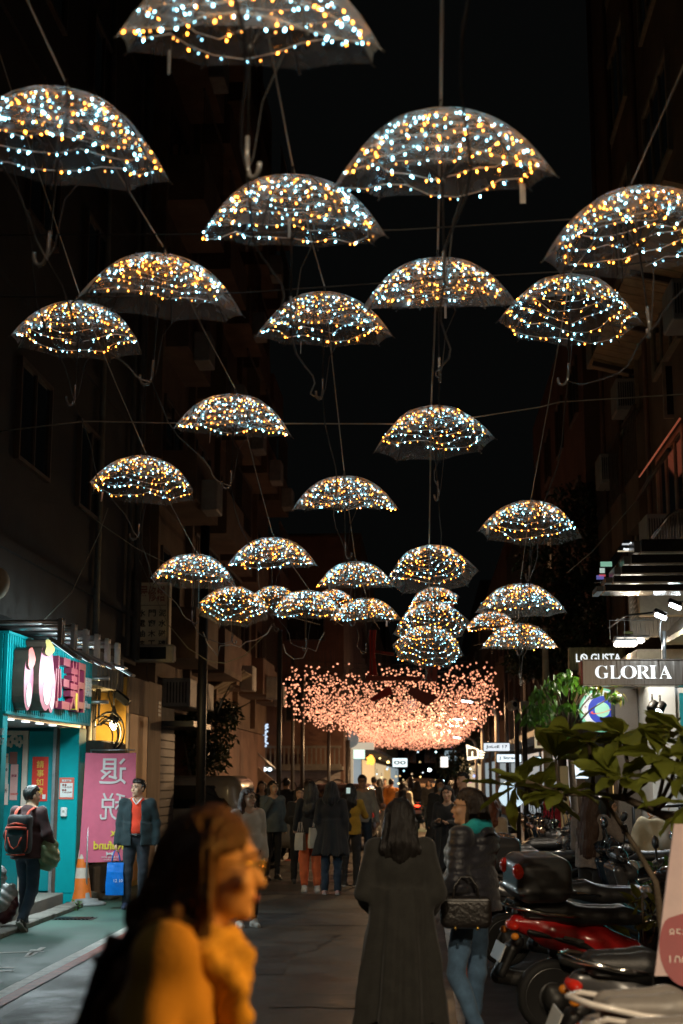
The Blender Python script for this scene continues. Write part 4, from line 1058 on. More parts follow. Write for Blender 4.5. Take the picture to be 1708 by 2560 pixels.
for (u0,v0,u1,v1,cc,e,lab) in [(1428,1890,1470,1946,(.75,.9,1),1.6,'blue white lightbox partly hidden by frangipani leaves'),(1475,1895,1512,1935,(1,.6,.15),1.2,'amber lightbox glowing between the frangipani leaves'),(1535,1963,1549,1990,(1,.62,.2),1.1,'small amber lit strip beside the granite column'),(1338,1822,1386,1870,(1,.80,.45),.38,'warm yellow square lightbox with small pictures on the pole')]:
    tt = thing('lightbox', lab, 'lightbox', P((u0+u1)/2,(v0+v1)/2,24.3)); a, c = P(u0,v1,24.4), P(u1,v0,24.4)
    g = MB(); g.boxb((a.x,24.4,a.z),(c.x,24.5,c.z), b=.008); g.build('face', glow('lightbox_%d' % u0, cc, e), tt)
    g = MB(); g.boxb((a.x-.015,24.41,a.z-.015),(c.x+.015,24.55,a.z-.002)); g.boxb((a.x-.015,24.41,c.z+.002),(c.x+.015,24.55,c.z+.015)); g.build('frame', M_bmetal, tt)
    if u0 == 1338:
        for (fu,fv,fw,fh) in ((.25,.72,.3,.3),(.25,.25,.3,.25),(.7,.7,.36,.25),(.7,.25,.3,.3)):
            g = MB(); g.box((a.x+(c.x-a.x)*fu,24.39,a.z+(c.z-a.z)*fv),((c.x-a.x)*fw,.012,(c.z-a.z)*fh), None, 0, .004); g.build('picture', mat('menu_picture_%d' % int(fu*100+fv*10), (.3,.12+.1*fv,.05), .5, var=.5, scale=20), tt)
# leaning price board at the lower right corner
t = thing('price_board', 'leaning pinkish board with a dark red oval and pale numbers', 'sign board', P(1690,2300,7.4))
q0, q1, q2, q3 = P(1637,2440,7.2), P(1800,2440,7.2), P(1800,2060,7.5), P(1686,2060,7.5)
n_ = Vector((0,.03,0))
g = MB(); g.add([q0,q1,q2,q3,q0+n_,q1+n_,q2+n_,q3+n_], [(0,1,2,3),(7,6,5,4),(0,3,7,4),(0,4,5,1),(3,2,6,7)]); g.build('board', mat('pinkish_board',(.45,.33,.32),.5,var=.08), t)
g = MB(); g.add([q0+Vector((0,.12,-q0.z+.003)),q1+Vector((0,.12,-q1.z+.003)),q1+Vector((0,.06,-.0)),q0+Vector((0,.06,-.0)),q0+Vector((0,.16,-q0.z+.003)),q1+Vector((0,.16,-q1.z+.003)),q1+Vector((0,.10,0)),q0+Vector((0,.10,0))],[(0,1,2,3),(7,6,5,4),(0,3,7,4),(1,5,6,2)]); g.build('stand', M_black, t)
def onb(u, v): 
    s = (v-2060)/380.; y = 7.5+(7.2-7.5)*s-.004; return P(u, v, y)
cc = onb(1722,2370); n = 36
g = MB(); g.add([onb(1722+74*math.cos(2*math.pi*i/n), 2364+104*math.sin(2*math.pi*i/n)) for i in range(n)], [tuple(range(n-1,-1,-1))]); g.build('red_oval', mat('dark_red_print',(.22,.012,.018),.5,var=.08), t)
for s_, u, v, w in (('85折',1704,2332,.12),('100',1697,2402,.09)):
    p = onb(u, v)+Vector((0,-.003,0)); g = MB(); text_to(g, s_, p, FACE_CAM, w=w, extrude=.001); g.build('print', mat('pale_print',(.75,.62,.58),.5,var=.05), t)
# ================================================================== CLEAR UMBRELLAS WITH FAIRY LIGHTS
UR, UH, USH = .55, .345, .82
def film_mat():
    m = bpy.data.materials.new('clear_plastic_film'); m.use_nodes = True
    nt = m.node_tree; N = nt.nodes; L = nt.links; N.clear()
    out = N.new('ShaderNodeOutputMaterial')
    tr = N.new('ShaderNodeBsdfTransparent'); tr.inputs['Color'].default_value = (.97,.97,.96,1)
    df = N.new('ShaderNodeBsdfDiffuse'); df.inputs['Color'].default_value = (.6,.64,.64,1)
    tl = N.new('ShaderNodeBsdfTranslucent'); tl.inputs['Color'].default_value = (.78,.82,.82,1)
    gl = N.new('ShaderNodeBsdfGlossy'); gl.inputs['Roughness'].default_value = .22; gl.inputs['Color'].default_value = (.9,.9,.9,1)
    m1 = N.new('ShaderNodeMixShader'); m1.inputs['Fac'].default_value = .90
    L.new(df.outputs[0], m1.inputs[1]); L.new(tl.outputs[0], m1.inputs[2])
    m2 = N.new('ShaderNodeMixShader'); m2.inputs['Fac'].default_value = .14
    L.new(m1.outputs[0], m2.inputs[1]); L.new(gl.outputs[0], m2.inputs[2])
    tc = N.new('ShaderNodeTexCoord'); nz = N.new('ShaderNodeTexNoise'); nz.inputs['Scale'].default_value = 9; nz.inputs['Detail'].default_value = 4; nz.inputs['Distortion'].default_value = 1.2
    L.new(tc.outputs['Object'], nz.inputs['Vector'])
    mr = N.new('ShaderNodeMapRange'); mr.inputs['From Min'].default_value = .3; mr.inputs['From Max'].default_value = .7
    mr.inputs['To Min'].default_value = .15; mr.inputs['To Max'].default_value = .36
    L.new(nz.outputs['Fac'], mr.inputs['Value'])
    lw = N.new('ShaderNodeLayerWeight'); lw.inputs['Blend'].default_value = .25
    ad = N.new('ShaderNodeMath'); ad.operation = 'MULTIPLY_ADD'; ad.inputs[1].default_value = .22
    L.new(lw.outputs['Facing'], ad.inputs[0]); L.new(mr.outputs['Result'], ad.inputs[2])
    m3 = N.new('ShaderNodeMixShader'); L.new(ad.outputs[0], m3.inputs['Fac'])
    L.new(tr.outputs[0], m3.inputs[1]); L.new(m2.outputs[0], m3.inputs[2])
    bp = N.new('ShaderNodeBump'); bp.inputs['Strength'].default_value = .5; bp.inputs['Distance'].default_value = .02; L.new(nz.outputs['Fac'], bp.inputs['Height'])
    for s in (df, tl, gl): L.new(bp.outputs['Normal'], s.inputs['Normal'])
    L.new(m3.outputs[0], out.inputs['Surface'])
    return m
M_film = film_mat()
M_warm = glow('warm_bulb', (1.0,.29,.025), 26); M_cool = glow('cool_bulb', (.30,.78,1.0), 22)
M_cable = mat('pale_cable', (.55,.50,.43), .6, var=.1)
M_rib = mat('dark_rib_wire', (.06,.058,.055), .35, .6, var=.1)
M_clearh = mat('smoky_clear_handle', (.16,.15,.14), .15, var=.2, spec=.9, coat=.5)
def dome(rho, th):
    t = (th/(math.pi/4)) % 1.0
    c = math.cos(math.pi/8)/math.cos((t-.5)*math.pi/4)
    f = 1-(1-c)*1.25*rho**.8
    r = UR*rho*f
    return Vector((r*math.cos(th), r*math.sin(th), -UH*(rho**2.5)*(1-.03*math.sin(math.pi*t)*rho)))
def canopy_mesh(seed):
    rr = random.Random(seed); NT, NR = 64, 12
    ph = [rr.uniform(0,6.28) for _ in range(6)]
    vs = [Vector((0,0,0))]; fs = []
    for i in range(1, NR+1):
        rho = i/NR
        for k in range(NT):
            th = 2*math.pi*k/NT; p = dome(rho, th)
            w = (.005*math.sin(7*th+ph[0]+5*rho)+.004*math.sin(13*th+ph[1]-6*rho)+.002*math.sin(23*th+ph[2]))*(1-.65*rho)
            p += Vector((p.x*.5, p.y*.5, .8))*w*rho
            vs.append(p)
    for k in range(NT): fs.append((0, 1+k, 1+(k+1)%NT))
    for i in range(NR-1):
        for k in range(NT):
            a = 1+i*NT+k; b = 1+i*NT+(k+1)%NT; fs.append((a, a+NT, b+NT, b))
    g = MB(); g.add(vs, fs, 0, True)
    return g.mesh('canopy', M_film)
rib_g = MB(); pts = []
for i in range(9):
    p = dome(i/8, 0); pts.append((p.x*1.0, 0, p.z-.004))
pts.append((pts[-1][0]+.016, 0, pts[-1][2]-.01))
rib_g.tube(pts, .0044, 5)
q = dome(.55, 0); rib_g.tube([(.01,0,-UH*.95),(q.x,0,q.z-.006)], .0028, 4)
RIB = rib_g.mesh('rib', M_rib)
g = MB(); g.tube([(0,0,.05),(0,0,.0),(0,0,-USH+.12)], .0055, 6); g.lathe([(.011,0),(.013,-.02),(.009,-.05)][::-1], 8, None, (0,0,-UH*.92)); SHAFT = g.mesh('shaft', M_rib)
g = MB(); g.tube([(0,0,-USH+.14),(0,0,-USH+.04),(.006,0,-USH+.008),(.022,0,-USH-.02),(.045,0,-USH-.028),(.068,0,-USH-.018),(.082,0,-USH+.006),(.084,0,-USH+.035)], [.0095,.0105,.0105,.0105,.0105,.0105,.0105,.010], 8); HANDLE = g.mesh('handle', M_clearh)
g = MB(); g.lathe([(.010,-.01),(.014,.0),(.007,.03),(.005,.07)], 8); FERR = g.mesh('ferrule', M_rib)
g = MB(); g.lathe([(.0035,.0),(.0075,-.007),(.0090,-.014),(.0080,-.022),(.0040,-.028),(.0004,-.030)], 6); 
M_warmd = glow('dim_warm_bulb', (1.0,.33,.04), 7); M_coold = glow('dim_cool_bulb', (.30,.74,1.0), 6)
BW = g.mesh('bulb', M_warm); BC = g.mesh('bulb', M_cool); BWD = g.mesh('bulb', M_warmd); BCD = g.mesh('bulb', M_coold)
g = MB(); g.box((0,0,-.05), (.03,.002,.10)); g.tube([(0,0,0),(0,0,-.05)], .002, 4); STRAP = g.mesh('strap_tag', mat('pale_strap', (.55,.53,.48), .6, var=.1))
def string_layout(seed, rho1):
    rr = random.Random(seed); pts = []; turns = rr.uniform(6.0,7.0); th0 = rr.uniform(0,6.28); S = 150*turns/6.5
    S = int(S); ph = [rr.uniform(0,6.28) for _ in range(3)]
    for i in range(S+1):
        t = i/S; th = th0+2*math.pi*turns*t
        rho = .14+(rho1-.14)*(t**.85)+.034*math.sin(3.1*th+ph[0])+.020*math.sin(5.3*th+ph[1])+.012*math.sin(9.7*th+ph[2])
        rho = min(rho, .985)
        p = dome(rho, th); p.z -= .016+.008*abs(math.sin(4*th+ph[2])); pts.append(p)
    bl = []; acc = 0; nxt = .03
    for i in range(len(pts)-1):
        a, b = pts[i], pts[i+1]; d = (b-a).length
        while acc+d > nxt:
            p = a.lerp(b, (nxt-acc)/d)
            w = rr.random() < .52
            dirn = Vector((rr.gauss(0,.45), rr.gauss(0,.45), 1)).normalized()
            bl.append((p+Vector((rr.uniform(-.026,.026), rr.uniform(-.026,.026), rr.uniform(-.012,.004))), dirn, w, rr.uniform(.34,.56)))
            nxt += rr.uniform(.040,.084)
        acc += d
    return pts, bl
def string_mesh(pts):
    g = MB(); g.tube(pts, .0034, 4)
    return g.mesh('light_string', M_cable)
def rot_to(d):
    return Vector((0,0,1)).rotation_difference(d).to_matrix()
def bulbs_mesh(bl, warm):
    src = BW; V = [v.co.copy() for v in src.vertices]; Fp = [tuple(p.vertices) for p in src.polygons]
    g = MB()
    for p, d, w, s in bl:
        if w != warm: continue
        Mr = rot_to(d); g.add([Mr @ (v*s)+p for v in V], Fp, 0 if s > .41 else 1, True)
    return g.mesh('bulbs', [M_warm, M_warmd] if warm else [M_cool, M_coold])
CANS = [canopy_mesh(s) for s in (1,2,3,4)]
# apex u, v (full photo scale / 1.0893), width, apparent opening angle, roll, string reach, label
U = [
 (580,-92,612,9,1,.97,'largest clear umbrella with fairy lights, cut off by the top edge'),
 (150,212,500,12,4,.97,'big clear lit umbrella cut off by the upper left edge'),
 (1012,253,500,8.6,-.5,.97,'big clear lit umbrella hanging right of the top centre, on the thick straight rope'),
 (672,403,428,7,.5,.97,'clear lit umbrella below the largest one, loose bulbs at its left corner'),
 (1450,442,424,15,-5,.94,'clear lit umbrella cut off by the right edge of the view'),
 (375,585,378,7.6,4,.80,'clear lit umbrella with bare dark lower rim, below the upper left one'),
 (1005,590,357,1.5,0,.90,'clear lit umbrella seen side-on with a hooked black handle crossing its top'),
 (1310,643,315,18,3,.97,'clear lit umbrella with wide open dark underside beside the right roof eave'),
 (745,673,308,8.7,1,.97,'clear lit umbrella in the middle, overlapped by a hooked handle from above'),
 (185,697,298,11.7,1.5,.93,'leftmost mid-height clear lit umbrella with a dark open front'),
 (540,905,272,4.3,2,.97,'clear lit umbrella with a white strap below, in front of the cross wire at left'),
 (990,938,268,13.5,-4,.88,'clear lit umbrella with open underside where the cross wire passes behind, centre right'),
 (335,1052,242,12.6,4,.93,'clear lit umbrella with drooping right side, low on the left column'),
 (790,1092,237,1.5,-1,.97,'clear lit umbrella seen flat side-on, alone near the centre'),
 (1220,1153,232,11.8,3,.90,'clear lit umbrella with a tangle of bulbs at its lower rim, alone on the right'),
 (625,1233,202,3.6,0,.97,'clear lit umbrella overlapping the top right of a lower left one'),
 (985,1262,207,20,-5,.85,'tilted clear lit umbrella with rings of bulbs inside, top of the stacked right cluster'),
 (448,1273,199,8,2,.90,'leftmost clear lit umbrella of the low row, touching its right neighbour'),
 (815,1288,185,2,0,.92,'clear lit umbrella with transparent lower edge, top of the central low cluster'),
 (1195,1340,204,6,0,.90,'clear lit umbrella above the lowest right one, open slot at its rim'),
 (540,1355,165,21,3,.93,'leftmost umbrella of the lowest row with dark open front, above a loose wire'),
 (630,1347,132,12,0,.97,'small far lit umbrella squeezed between two in the lowest left row'),
 (705,1355,172,6,1,.94,'lit umbrella with pale lower film in the lowest left row, hiding the one behind'),
 (765,1355,102,14,0,.97,'smallest far lit umbrella with a dark gap, behind the central low cluster'),
 (840,1372,160,3,0,.95,'lit umbrella at the right end of the lowest left cluster, over the red beam'),
 (985,1352,122,14,-14,.97,'small strongly tilted far umbrella between two on the stacked right cluster'),
 (985,1392,172,22,-6,.92,'wide open lit umbrella low in the stacked right cluster'),
 (985,1448,160,24,4,.97,'lowest umbrella of the stacked right cluster, just above the pink lights'),
 (1128,1403,120,5,-1,.97,'small far lit umbrella peeping out left of the lowest right one'),
 (1190,1430,178,2,0,.97,'lowest clear lit umbrella on the right, rim nearly level'),
]
UPOS = []
for i, (u, v, w, e, roll, reach, lab) in enumerate(U):
    zc = 2*.53*FPX/(w*1.0893)
    p = PZ(u*1.0893, v*1.0893, zc)
    root = bpy.data.objects.new('umbrella', None); COL.objects.link(root)
    e0 = math.degrees(math.atan2(p.z-CZ, math.hypot(p.x, p.y)))
    az = math.atan2(-p.x, p.y)
    Mx = Matrix.Rotation(az, 3, 'Z') @ Matrix.Rotation(R(roll), 3, 'Y') @ Matrix.Rotation(R(e0-e*1.25-.5), 3, 'X') @ Matrix.Rotation(R(rng.uniform(0,360)), 3, 'Z')
    root.location = p; root.rotation_euler = Mx.to_euler()
    tag(root, lab, 'umbrella', 'clear umbrellas strung with fairy lights over the street')
    link('canopy', CANS[i % 4], root)
    r0 = R(rng.uniform(-2,2))
    for k in range(8):
        o = link('rib', RIB, root); o.rotation_euler = (0,0,k*math.pi/4)
    link('shaft', SHAFT, root); h = link('handle', HANDLE, root); h.rotation_euler = (0,0,R(rng.uniform(0,360)))
    link('ferrule', FERR, root)
    if i % 2 == 0 or i in (3,):
        s = link('strap_tag', STRAP, root); s.location = dome(.97, .4+i); s.rotation_euler = (0,0,i)
    pts, bl = string_layout(100+i, reach)
    near = w > 300
    st = link('light_string', string_mesh(pts), root)
    if near:
        for bp_, d, wm, s in bl:
            o = link('bulb', (BW if wm else BC) if s > .41 else (BWD if wm else BCD), st); o.location = bp_; o.rotation_euler = rot_to(d).to_euler(); o.scale = (s,)*3
    else:
        for wm, nm in ((True,'warm_bulbs'),(False,'cool_bulbs')):
            o = link(nm, bulbs_mesh(bl, wm), st, kind='stuff')
    UPOS.append((p.copy(), (Matrix(Mx) @ Vector((0,0,-USH)))+p))

# ropes and supply cables along each column of umbrellas
COLS = [([9,12,17,20],'thin rope along the leftmost column of umbrellas'),([1,5,10,15,22],'thin rope along the second column of umbrellas'),([0,3,8,13,18,24],'thin rope along the middle column of umbrellas'),([2,6,11,16,26,27],'thick straight rope along the column right of centre'),([4,7,14,19,29],'thin rope along the rightmost column of umbrellas')]
M_rope = mat('pale_rope', (.30,.28,.22), .8, var=.15); M_cab2 = mat('dark_supply_cable', (.04,.038,.034), .6, var=.2)
for ci, (ids, lab) in enumerate(COLS):
    t = thing('rope', lab, 'rope', UPOS[ids[0]][0], group='ropes carrying the umbrellas')
    A0 = UPOS[ids[0]][0]; A1 = UPOS[ids[1]][0]
    d = (A0-A1); d = d/abs(d.y)
    pts = [A0+d*3.2+Vector((0,0,.5))]+[UPOS[k][0]+Vector((0,0,.055)) for k in ids]
    last = pts[-1]; pts.append(last+Vector((rng.uniform(-.3,.3), 14, .9)))
    for a, b in zip(pts[:-1], pts[1:]):
        m_ = (a+b)/2-Vector((0,0,.008*(b-a).length))
        g = MB(); g.tube([a, m_, b], .0085 if ci == 3 else .0058, 5); g.build('span', M_rope, t)
    t = thing('supply_cable', lab.replace('thin rope','sagging dark power cable').replace('thick straight rope','slack dark power cable'), 'cable', UPOS[ids[0]][0], group='power cables between umbrellas')
    hp = [UPOS[k][1] for k in ids]
    hp = [UPOS[ids[0]][0]+d*2.5+Vector((.1,0,-.3))]+hp
    for k in range(len(hp)-1):
        a, b = hp[k], hp[k+1]; tp = UPOS[ids[k]][0]
        rim = tp+Vector((.05,.35,-UH*.8)) if k < len(ids) else b
        n = 10; q = []
        for j in range(n+1):
            s = j/n; p = a.lerp(b, s); p.z -= .22*4*s*(1-s)*.6; p.x += .05*math.sin(s*9+k+ci)*math.sin(math.pi*s); q.append(p)
        g = MB(); g.tube(q, .0052, 5); g.build('cable', M_cab2, t)
        g = MB(); g.tube([b, b+Vector((.02,.05,.08)), b+Vector((.05,.1,.35)), UPOS[ids[k]][0]+Vector((.12,.1,-UH)) if k < len(ids) else b+Vector((0,.2,.4))], .004, 4); g.build('lead', M_cab2, t)
# cross wires between the houses
for lab, pl, y in [('long pale cross wire spanning the street at mid height',[(0,1078),(215,1053),(440,1058),(1000,1060),(1085,1060),(1195,1042),(1350,1018),(1400,1005),(1720,985)],12.6),
                   ('dark cross cable spanning the street above the middle umbrellas',[(-10,742),(300,742),(600,732),(1250,688),(1480,675),(1720,640)],8.6),
                   ('faint high cross wire between the house fronts',[(-10,588),(500,585),(1000,575),(1720,530)],8.0),
                   ('hanging slack cable dipping beside the trade sign',[(300,1290),(420,1560),(470,1620),(520,1652),(560,1658),(610,1640),(670,1580),(680,1560)],24.0),
                   ('slanting wire from the left edge down to the trade sign',[(-5,1090),(150,1230),(260,1315),(340,1370),(440,1420)],20.0),
                   ('thin wire dropping diagonally to the teal fascia',[(270,1270),(250,1330),(180,1480),(80,1580)],17.5),
                   ('wire slanting down the right-hand house to the black awning',[(1720,1040),(1600,1240),(1480,1380),(1420,1430)],21.0)]:
    t = thing('overhead_wire', lab, 'wire', P(pl[0][0], pl[0][1], y))
    g = MB(); g.tube([P(u, v, y) for u, v in pl], .005 if y < 10 else .007, 5); g.build('wire', M_cab2 if 'dark' in lab or 'faint' in lab else M_rope, t)
# tangle of loose lights wire below the low left row
t = thing('loose_wire', 'tangle of loose silvery wire drooping under the lowest left umbrellas', 'wire', P(580,1610,21))
q = [P(u, v, 21) for u, v in ((508,1580),(520,1610),(545,1640),(550,1615),(580,1612),(600,1618),(615,1605),(640,1600),(668,1585),(680,1565))]
g = MB(); g.tube(q, .008, 5); g.build('wire', M_cable, t)
q = [P(u, v, 21) for u, v in ((708,1610),(715,1632),(735,1648),(758,1645),(770,1620),(790,1628),(800,1600),(812,1580))]
g = MB(); g.tube(q, .008, 5); g.build('wire', M_cable, t)

# ================================================================== PINK LIGHT CANOPY
t = thing('pink_light_canopy', 'huge swag of thousands of pink round bulbs hung across the street', 'light canopy', (-.7,33,4.2))
rp = random.Random(9); pk = []
for k in range(180):
    pk.append((rp.uniform(-3.25,1.75), rp.uniform(32.5,37), rp.uniform(3.7,4.3)))
while len(pk) < 11500:
    y = rp.uniform(32.5, 74); s = (y-32.5)/41.5
    x = rp.uniform(-3.25, 1.78); ex = abs((x+.73)/2.5)
    top = 4.28-.28*s
    low = 2.98+.22*ex**3-.12*math.sin(x*3+y)+.15*s
    z = low+(top-low)*rp.random()**(1.25)
    if s < .10 and rp.random() < .3: continue
    pk.append((x, y, z))
pk.sort(key=lambda q: q[1])
g = MB(); g.ell((0,0,0), (.022,.022,.022), None, 0, 8, 5); M_pk = glow('pink_bulb', (1,.37,.20), 1.9)
_n = M_pk.node_tree.nodes; _l = M_pk.node_tree.links
_tc = _n.new('ShaderNodeTexCoord'); _nz = _n.new('ShaderNodeTexNoise'); _nz.inputs['Scale'].default_value = 7.0; _nz.inputs['Detail'].default_value = 2
_gm = _n.new('ShaderNodeNewGeometry'); _l.new(_gm.outputs['Position'], _nz.inputs['Vector'])
_mr = _n.new('ShaderNodeMapRange'); _mr.inputs['From Min'].default_value = .35; _mr.inputs['From Max'].default_value = .65; _mr.inputs['To Min'].default_value = .6; _mr.inputs['To Max'].default_value = 2.4
_l.new(_nz.outputs['Fac'], _mr.inputs['Value']); _l.new(_mr.outputs['Result'], _n['Principled BSDF'].inputs['Emission Strength'])
PB = g.mesh('pink_bulb', M_pk)
for x, y, z in pk[:300]:
    o = link('pink_bulb', PB, t); o.location = Vector((x,y,z))-t.location
g = MB(); V = [v.co.copy() for v in PB.vertices]; FF = [tuple(p.vertices) for p in PB.polygons]
g6 = MB(); g6.ell((0,0,0), (.021,.021,.021), None, 0, 5, 3)
for x, y, z in pk[300:]:
    g.add([(x+a, y+b, z+c) for a, b, c in g6.v], g6.f, 0, True)
g.build('pink_bulbs', MATS['pink_bulb'], t, kind='stuff')
g = MB()
for i in range(30):
    y = 32.6+i*1.4; g.tube([(-3.3,y,4.35-.2*i/30),(-.75,y,4.25-.2*i/30),(1.85,y,4.35-.2*i/30)], .006, 3)
g.build('carrier_wires', M_cab2, t, kind='stuff')
g = MB()
for x, y, z in pk[::5]: g.tube([(x,y,z),(x+.01,y,z+.9)], .003, 3, cap=False)
g.build('hanging_strings', M_cab2, t, kind='stuff')
# red ribbon frame in front of it
M_redc = mat('red_ribbon_cloth', (.50,.03,.02), .7, var=.12)
M_brick = mat('dim_red_ribbon', (.30,.06,.045), .7, var=.12)
t = thing('red_ribbon_frame', 'hanging frame of wide red ribbon pieces before the pink lights', 'decoration', P(985,1690,31))
def ribbon(pl, m, nm='ribbon'):
    qs = [P(u, v, 31+.1*rng.random()) for u, v in pl]; n = len(qs); b = [q+Vector((0,.06,0)) for q in qs]
    g = MB(); g.add(qs+b, [tuple(range(n)), tuple(range(2*n-1,n-1,-1))]+[(i, i+n, (i+1)%n+n, (i+1)%n) for i in range(n)]); g.build(nm, m, t)
ribbon([(923,1688),(944,1688),(938,1640),(941,1575),(922,1575),(925,1640)], M_redc)
ribbon([(915,1689),(1058,1692),(1058,1702),(915,1702)], M_brick)
ribbon([(922,1748),(932,1754),(982,1735),(974,1713)], M_redc)
ribbon([(1018,1732),(1066,1766),(1098,1742),(1028,1716)], M_brick)
ribbon([(1064,1656),(1094,1656),(1092,1704),(1066,1704)], M_brick)
ribbon([(1112,1508),(1136,1490),(1134,1532),(1118,1528)], M_redc)
ribbon([(938,1625),(985,1632),(985,1640),(938,1632)], M_brick)
g = MB()
for u in (930,1080,950,1040): g.tube([P(u,1690,31), P(u,1560,31)], .008, 4)
g.build('hanger', M_cab2, t)

# poles carrying the canopy
for i, (u, vt, y, r, lab) in enumerate([(700,1575,31,.055,'slim steel pole left of the pink lights, edged with pink light'),(757,1690,35,.05,'slim dark pole just inside the pink lights on the left'),(733,1640,38,.045,'thin dark pole behind the two left canopy poles'),(822,1800,41,.05,'short looking thin pole under the left part of the pink lights'),(870,1850,47,.07,'pale pole by the white round lamp sign at the far left'),
        (1262,1560,34,.045,'thin dark pole right of the pink lights'),(1290,1745,30,.05,'dark pole under the security camera'),(1310,1770,27,.05,'dark square post between lit signs and trees on the right'),(1222,1700,44,.05,'thin pole behind the street lamps on the right')]):
    p = P(u, vt, y); t = thing('pole', lab, 'pole', (p.x,y,0), group='slim poles along the street')
    g = MB(); g.tube([(p.x,y,0),(p.x,y,p.z)], r, 10); g.build('shaft', mat('dark_pole_paint',(.09,.085,.08),.35,.4,var=.15), t)
    g = MB(); g.lathe([(r*2,0),(r*2,.03),(r*1.2,.05),(r*1.1,.15)], 10, None, (p.x,y,0)); g.build('base', M_bmetal, t)
p = P(510,1500,25.2); t = thing('utility_pole', 'thick black utility pole in front of the balcony building', 'pole', (p.x,25.2,0))
g = MB(); g.tube([(p.x,25.2,0),(p.x,25.2,6.2)], .085, 12); g.build('shaft', M_black, t)
g = MB(); g.box((p.x,25.2,5.6),(.4,.12,.08)); g.build('crossarm', M_black, t)
# street lamps
for (u, vt, y, lab) in [(1241,1755,36,'nearest curved street lamp with lit white head on the right'),(1206,1800,44,'second curved street lamp further along on the right'),(1190,1845,56,'third curved street lamp far along on the right')]:
    p = P(u, vt, y); t = thing('street_lamp', lab, 'street lamp', (p.x,y,0), group='curved street lamps on the right')
    g = MB(); g.tube([(p.x,y,0),(p.x,y,p.z-.35),(p.x-.03,y,p.z-.2),(p.x-.12,y,p.z-.07),(p.x-.3,y,p.z),(p.x-.62,y,p.z+.06)], [.075,.055,.05,.045,.04,.035], 8); g.build('post', mat('grey_lamp_post',(.3,.26,.23),.5,.3,var=.15), t)
    g = MB(); g.box((p.x-.72,y,p.z+.05),(.34,.2,.07),rotm(0,8,0),0,.02); hd = g.build('lamp_head', M_head, t)
    g = MB(); g.box((p.x-.73,y-.01,p.z+.012),(.26,.17,.02),rotm(0,8,0)); g.build('lit_face', glow('street_lamp_face',(.9,.95,1),28), hd)
    lamp('AREA', (p.x-.73,y,p.z-.03), 170, (1,.60,.28), .25, (p.x-2.2,y-1,0), parent=t)
# security camera
p = P(1281,1764,29); t = thing('security_camera', 'pale round security camera on a bracket above the right pavement', 'camera', p)
g = MB(); g.lathe([(.085,.12),(.095,.1),(.095,-.08),(.06,-.1)], 16, rotm(80,0,25), p); g.build('housing', mat('camera_white',(.42,.38,.3),.45,var=.05), t)
g = MB(); g.lathe([(.06,0),(.05,.015)], 14, rotm(80,0,25), p+rotm(80,0,25) @ Vector((0,0,.115))); g.build('lens', M_glassd, t)
g = MB(); g.tube([p+Vector((.05,.05,-.02)), P(1306,1777,29)], .02, 6); g.build('bracket', M_acbox, t)
a, c = P(1302,1790,29), P(1350,1752,29); t = thing('meter_cabinet', 'beige louvred cabinet beside the security camera', 'cabinet', P(1325,1770,29)); g = MB(); g.boxb((a.x,29,a.z),(c.x,29.3,c.z), b=.015); g.build('casing', M_acbox, t)
for i in range(5):
    g = MB(); z = a.z+.05+i*.045; g.boxb((a.x+.04,28.985,z),(c.x-.04,28.999,z+.02)); g.build('louvre', M_frame, t)
a, c = P(1316,1803,29), P(1352,1795,29); g = MB(); g.boxb((a.x,29,a.z),(c.x,29.25,c.z)); g.build('shelf', M_ochre, t)

# far signs
def sign(u0, v0, u1, v1, y, col, es, lab, txt=None, tcol=None, nm='lit_sign', frame=True, tw=.84):
    a, c = P(u0, v1, y), P(u1, v0, y); t = thing(nm, lab, 'sign', ((a.x+c.x)/2, y, (a.z+c.z)/2))
    g = MB(); g.boxb((a.x,y,a.z),(c.x,y+.18,c.z), b=.01); g.build('lightbox', glow('sign_glow_%d_%d' % (u0,v0), col, es), t)
    if frame:
        g = MB(); s = .02
        g.boxb((a.x-s,y+.01,a.z-s),(c.x+s,y+.2,a.z-.002)); g.boxb((a.x-s,y+.01,c.z+.002),(c.x+s,y+.2,c.z+s)); g.boxb((a.x-s,y+.01,a.z-.001),(a.x-.002,y+.2,c.z+.001)); g.boxb((c.x+.002,y+.01,a.z-.001),(c.x+s,y+.2,c.z+.001)); g.build('frame', M_bmetal, t)
    if txt:
        g = MB(); text_to(g, txt, ((a.x+c.x)/2,y-.002,(a.z+c.z)/2), FACE_CAM, w=(c.x-a.x)*tw, h=(c.z-a.z)*.52, extrude=.004, bold=.03); g.build('lettering', tcol or M_black, t)
    return t
sign(1210,1858,1274,1877,33,(.85,.93,1),1.0,'white lightbox sign reading JoLcE 17 behind the lamp post','JoLcE 17')
sign(1243,1886,1303,1905,31,(.8,.92,1),1.3,'white lightbox sign reading J Street below the JoLcE sign','J Street', mat('grey_letters',(.35,.4,.45),.5,var=.05))
t = sign(1337+0,1893+0,1352,1908,27,(.6,.9,1),2.6,'small bright cyan white lantern light on the pole','',nm='lantern')
